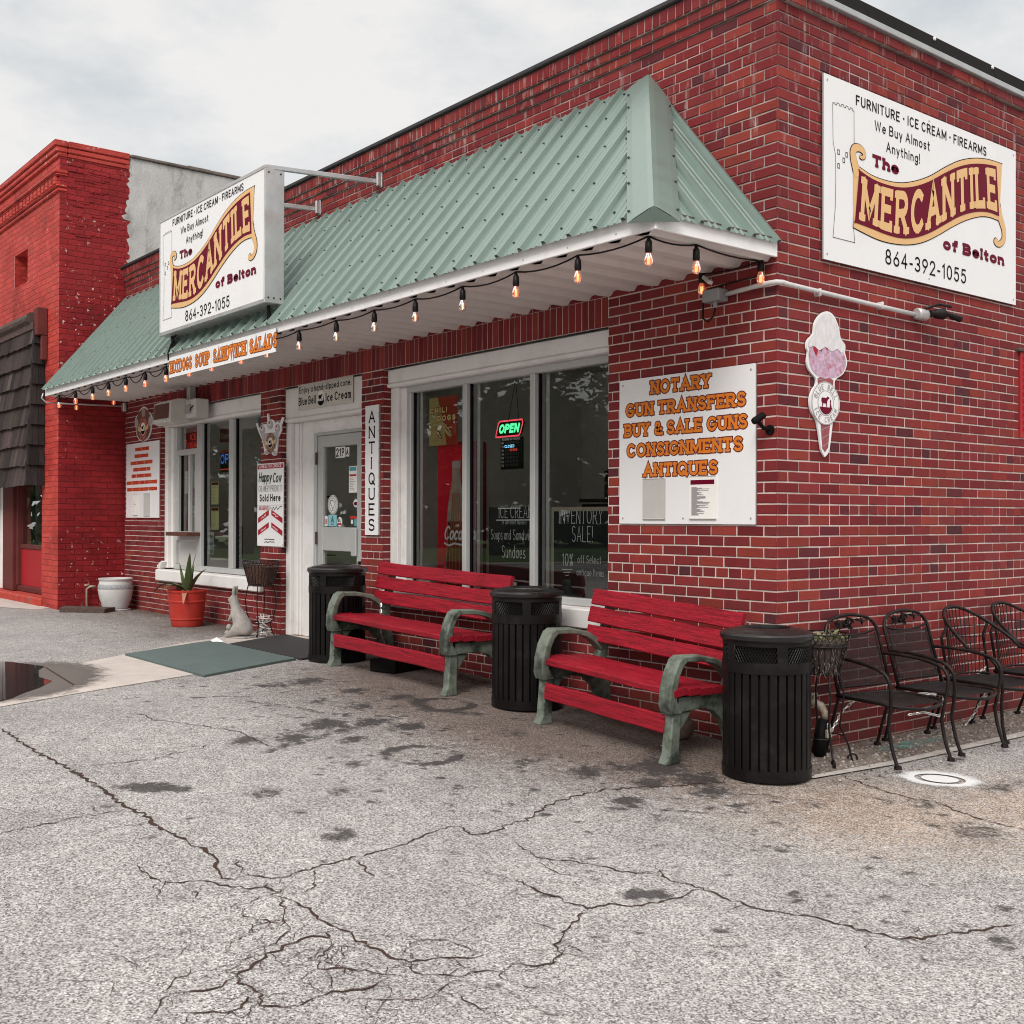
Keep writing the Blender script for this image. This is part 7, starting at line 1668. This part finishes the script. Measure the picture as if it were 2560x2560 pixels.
s=thing('neon_sign','dim blue OPEN neon sign inside the middle pane of the left window','lit sign',(-8.0,YG+.05,2.0)); fn=plane((-8.175,YG+.05,2.04),PX,PZ,NY); mb=MB(); poly(mb,[(-.01,-.10),(.46,-.10),(.46,.15),(-.01,.15)],fn,-.004,1); text(mb,'OPEN',fn,.01,.0,.11,w=.43,wt=.10,mi=0); ribbon(mb,[(0,-.065),(.43,-.065)],.005,fn,.002,2); ribbon(mb,[(0,.135),(.43,.135)],.002,fn,.002,2); mb.build('tubing',[M['neon_blue'],M['liner'],M['led_dim_red']],s)
def L_(mb,fn,w,h): text(mb,'Coca-Cola',fn,.03*w,.25*h,.42*h,w=.9*w,wt=.14,slant=.2,track=.05,mi=1)
flat('wall_sign','dark red drinks sign with pale script inside the left window','sign',-8.34,-7.90,2.30,2.46,YG+.12,L_,[mat('dull_red',(.10,.012,.014),.5),mat('pale_script',(.35,.27,.22),.6)],.01)
# door stickers
fnD=plane((-5.59,.158,1.327),PX,PZ,NY)
def sticker(label,shape,fn_,mats):
    o=thing('door_sticker',label,'sticker',tuple(fn_(0,0,0)),0,'stickers on the door glass'); mb=MB(); shape(mb,fn_); mb.build('print',mats,o)
pf=lambda x,z: plane((x,.160,z),PX,PZ,NY)
def sh(mb,f): poly(mb,[(0,0),(.178,0),(.178,.105),(0,.105)],f,0,0); text(mb,'219',f,.014,.012,.082,w=.15,wt=.17,mi=1); poly(mb,[(.19,.008),(.256,.008),(.256,.095),(.19,.095)],f,0,0); text(mb,'A',f,.201,.02,.062,w=.044,wt=.2,mi=1)
sticker('white street number plates 219 A at the top of the door glass',sh,pf(-5.38,1.992),[M['paper'],M['black']])
def sh(mb,f):
    poly(mb,[(0,0),(.147,0),(.147,.25),(0,.25)],f,0,0); poly(mb,[(.012,.205),(.135,.205),(.135,.242),(.012,.242)],f,.001,1); poly(mb,[(.012,.155),(.135,.155),(.135,.173),(.012,.173)],f,.001,2)
    for k in range(8): poly(mb,[(.012,.135-.016*k),(.012+.06+.05*((k*7)%5)/5,.135-.016*k),(.012+.06+.05*((k*7)%5)/5,.140-.016*k),(.012,.140-.016*k)],f,.001,3)
sticker('white notice with a blue heading on the right of the door glass',sh,pf(-5.128,1.655),[M['paper'],mat('teal_ink',(.08,.30,.38),.5),M['crimson'],M['ink_grey']])
def sh(mb,f):
    poly(mb,ell(0,0,.098,.094,28),f,0,0); ribbon(mb,ell(0,0,.088,.084,28)+[ell(0,0,.088,.084,28)[0]],.0025,f,.001,1); ribbon(mb,ell(0,0,.062,.06,24)+[ell(0,0,.062,.06,24)[0]],.002,f,.001,1)
    ribbon(mb,[(-.05,.02),(-.03,.04),(.01,.038),(.045,.015),(.03,-.01),(.0,-.045),(-.02,-.01),(-.05,.02)],.003,f,.001,1)
    for k in range(20): a=R(18*k); poly(mb,[(.075*math.cos(a)-.004,.072*math.sin(a)-.004),(.075*math.cos(a)+.004,.072*math.sin(a)-.004),(.075*math.cos(a)+.004,.072*math.sin(a)+.004),(.075*math.cos(a)-.004,.072*math.sin(a)+.004)],f,.001,2)
sticker('large round white sticker with a state outline on the door glass',sh,pf(-5.43,1.545),[M['white_ink'],M['black'],M['ink_grey']])
def sh(mb,f): poly(mb,[(0,0),(.16,0),(.16,.112),(0,.112)],f,0,0); text(mb,'A',f,.052,.035,.058,w=.055,wt=.2,mi=1); ribbon(mb,[(.06,.018),(.1,.02)],.004,f,.001,1)
sticker('pale blue grade A card at the bottom of the door glass',sh,pf(-5.515,1.336),[mat('pale_blue_card',(.26,.50,.54),.6),mat('teal_dark',(.02,.16,.2),.6)])
def sh(mb,f): poly(mb,ell(0,0,.046,.046,22),f,0,0); text(mb,'BL',f,-.028,-.004,.035,w=.05,wt=.2,mi=1); poly(mb,[(-.032,-.03),(.032,-.03),(.034,-.012),(-.034,-.012)],f,.001,2)
sticker('small oval white sticker with black letters low on the door glass',sh,pf(-5.296,1.38),[M['white_ink'],M['black'],M['crimson']])
def sh(mb,f): poly(mb,[(0,0),(.052,0),(.052,.1),(0,.1)],f,0,0); text(mb,'B',f,.012,.02,.05,w=.028,wt=.2,mi=1)
sticker('narrow white and red sticker in the lower left corner of the door glass',sh,pf(-5.582,1.337),[M['white_ink'],M['red_ink']])
def sh(mb,f): poly(mb,ell(0,0,.047,.04,8),f,0,0); poly(mb,ell(0,-.004,.036,.018,14),f,.001,1)
sticker('eight-sided white sticker on the right of the door glass',sh,pf(-5.0,1.555),[M['white_ink'],M['maroon']])
def sh(mb,f): poly(mb,[(0,0),(.065,0),(.065,.085),(0,.085)],f,0,0); poly(mb,ell(.032,.04,.02,.022,16),f,.001,1); poly(mb,[(.0,.07),(.13,.07),(.13,.095),(.0,.095)],f,.0014,2); poly(mb,[(.07,0),(.135,0),(.135,.068),(.07,.068)],f,0,3)
sticker('group of small dark, red and teal stickers in the lower right of the door glass',sh,pf(-5.10,1.34),[M['coping'],M['white_ink'],M['red_ink'],mat('teal_sticker',(.12,.32,.34),.6)])
def sh(mb,f): text(mb,'got milk?',f,0,0,.034,w=.1,wt=.14,mi=0)
sticker('small white got milk lettering on the door glass',sh,pf(-5.28,1.455),[M['white_ink']])
# ---- things standing inside, seen dimly through the glass
def inside(name,label,cat,boxes,mt):
    xs_=[b[0] for b in boxes]; o=thing(name,label,cat,(xs_[0],boxes[0][2],.22)); mb=MB()
    for b in boxes: mb.bev(*b,.01)
    mb.build('body',mt,o); return o
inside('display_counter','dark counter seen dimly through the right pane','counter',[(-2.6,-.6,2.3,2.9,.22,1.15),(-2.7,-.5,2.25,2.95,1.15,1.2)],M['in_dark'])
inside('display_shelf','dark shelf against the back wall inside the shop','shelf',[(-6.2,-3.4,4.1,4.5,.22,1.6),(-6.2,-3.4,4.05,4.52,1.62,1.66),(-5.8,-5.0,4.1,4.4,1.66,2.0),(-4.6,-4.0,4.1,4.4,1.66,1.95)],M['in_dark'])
s=thing('picture_frame','dark framed picture on the wall inside the shop','picture',(-5.2,4.55,1.3)); mb=MB(); mb.bev(-5.5,-4.7,4.54,4.585,1.9,2.6,.01); mb.build('frame',M['in_dark'],s); mb=MB(); mb.box(-5.42,-4.78,4.53,4.538,1.98,2.52); mb.build('picture',M['paper_grey'],s)
s=thing('leaning_stick','pale wooden stick leaning inside the middle pane','stick',(-2.95,.35,.9)); mb=MB(); mb.tube([(-3.17,.42,1.5),(-2.85,.40,.75)],.014,6); mb.tube([(-3.12,.40,1.12),(-2.72,.42,.70)],.014,6); mb.build('stick',M['wood_pale'],s)
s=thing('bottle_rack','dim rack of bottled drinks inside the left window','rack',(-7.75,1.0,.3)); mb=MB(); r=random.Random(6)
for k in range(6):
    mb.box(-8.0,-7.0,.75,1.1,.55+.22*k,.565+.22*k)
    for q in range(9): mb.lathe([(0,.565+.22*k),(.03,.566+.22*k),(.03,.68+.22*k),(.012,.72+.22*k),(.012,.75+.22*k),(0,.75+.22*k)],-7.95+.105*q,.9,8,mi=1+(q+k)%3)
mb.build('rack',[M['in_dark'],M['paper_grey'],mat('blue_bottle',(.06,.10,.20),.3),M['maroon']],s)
for k,(x,y,lb) in enumerate(((-4.4,2.0,'lit fluorescent tube lamp inside the shop behind the big window'),(-8.4,2.8,'fluorescent tube lamp further back inside the left part of the shop'))):
    s=thing('ceiling_lamp',lb,'ceiling lamp',(x,y,3.0)); mb=MB(); mb.bev(x-.65,x+.65,y-.09,y+.09,2.96,3.02,.01); mb.build('housing',M['white_paint'],s); mb=MB(); mb.tube([(x-.6,y,2.935),(x+.6,y,2.935)],.018,8); mb.build('tube',M['tube'],s)

# ================================================================ ACROSS THE STREET (seen mirrored in the windows)
M['leaf']=mat('tree_leaves',(1,1,1),.6,attr=True,var=.3,scale=.6); M['bark']=mat('tree_bark',(.09,.07,.055),.9,var=.3,scale=12,bump=.5)
def tree(x,y,h,cr,seed,label):
    r=random.Random(seed); s=thing('street_tree',label,'tree',(x,y,ground_z(x,y)),0,'trees across the street'); mb=MB()
    mb.tube([(x,y,0),(x+.1,y,h*.25),(x-.1,y+.1,h*.5),(x,y,h*.85)],[.3,.24,.16,.05],8); tips=[]
    for k in range(13):
        a=r.uniform(0,6.28); z0=h*r.uniform(.22,.7); l=cr*r.uniform(.55,1.0)*(1.15-z0/h*.6); e=Vector((x+l*math.cos(a),y+l*math.sin(a),z0+l*r.uniform(.1,.7))); mb.tube([(x,y,z0),((x+e.x)/2,(y+e.y)/2,z0+.25*(e.z-z0)),e],[.1,.06,.02],6); tips.append(e); tips.append(Vector((x,y,z0))*.35+e*.65)
    for k in range(7): tips.append(Vector((x+r.gauss(0,cr*.3),y+r.gauss(0,cr*.3),h*r.uniform(.7,1.0))))
    mb.build('trunk',M['bark'],s,True)
    mb=MB()
    for t in tips:
        R0=cr*r.uniform(.22,.38); g0=r.uniform(.65,1.25)
        for k in range(150):
            d=Vector((r.gauss(0,1),r.gauss(0,1),r.gauss(0,.7))).normalized()*R0*r.random()**.4; p=t+d; l=r.uniform(.09,.22); u=Vector((r.gauss(0,1),r.gauss(0,1),r.gauss(0,.6))).normalized(); v=u.orthogonal().normalized(); gg=g0*r.uniform(.7,1.3)
            mb.face([p-u*l,p-v*l*.5,p+u*l,p+v*l*.5],(.040*gg,.068*gg,.026*gg))
    mb.build('crown',M['leaf'],s)
for k,(x,y,h,c,lb) in enumerate([(-16,-17,11,4.2,'broad tree standing nearest on the far side of the street'),(-21,-23,12,4.6,'tall broad tree on the lawn across the street'),(-30,-21,12,5,'wide tree at the left end of the lawn'),(-11,-25,10,4,'tree behind the street to the right'),(-37,-14,11,4.8,'far wide tree beyond the lawn'),(-28,-31,13,5,'tallest tree at the back of the lawn'),(-45,-24,13,5.5,'farthest tree across the lawn'),(-24,-13,8,3.2,'small round tree at the front of the lawn')]): tree(x,y,h,c,k+3,lb)
o=sheet('lawn',[(-75,-8.5),(-26,-11),(-23,-21),(-14,-29),(-9,-42),(-75,-48)],mat('lawn_grass',(.062,.10,.030),.9,var=.4,scale=1.5),.012,step=2.5); tag(o,'mown green lawn across the street','lawn',kind='stuff')
o=sheet('pavement',[(-75,-7.4),(-25,-9.9),(-22,-20.3),(-13.2,-28.2),(-8,-42),(-9,-42),(-14,-29),(-23,-21),(-26,-11),(-75,-8.4)],M['concrete'],.012,step=2.5); tag(o,'pale pavement edging the lawn across the street','pavement',kind='structure')
mb=MB(); r=random.Random(77)
for k in range(15000):
    t=r.random(); a=-.95+2.35*t; rad=r.uniform(40,50); x=-4-rad*math.cos(a)*1.0; y=-4-rad*math.sin(a)*.95-4; h=8.5+2.5*math.sin(a*9)+1.5*math.sin(a*23+1); z=h*r.random()**.8
    l=r.uniform(.35,.9); u=Vector((r.gauss(0,1),r.gauss(0,1),r.gauss(0,.8))).normalized(); v=u.orthogonal().normalized(); p=Vector((x,y,z)); gg=r.uniform(.5,1.2)
    mb.face([p-u*l,p-v*l*.6,p+u*l,p+v*l*.6],(.036*gg,.058*gg,.024*gg))
o=mb.build('far_wood',M['leaf'],None); tag(o,'belt of dark trees closing the view across the street','wood',kind='stuff')
SC.render.film_transparent=False
try: SC.cycles.use_adaptive_sampling=True
except Exception: pass
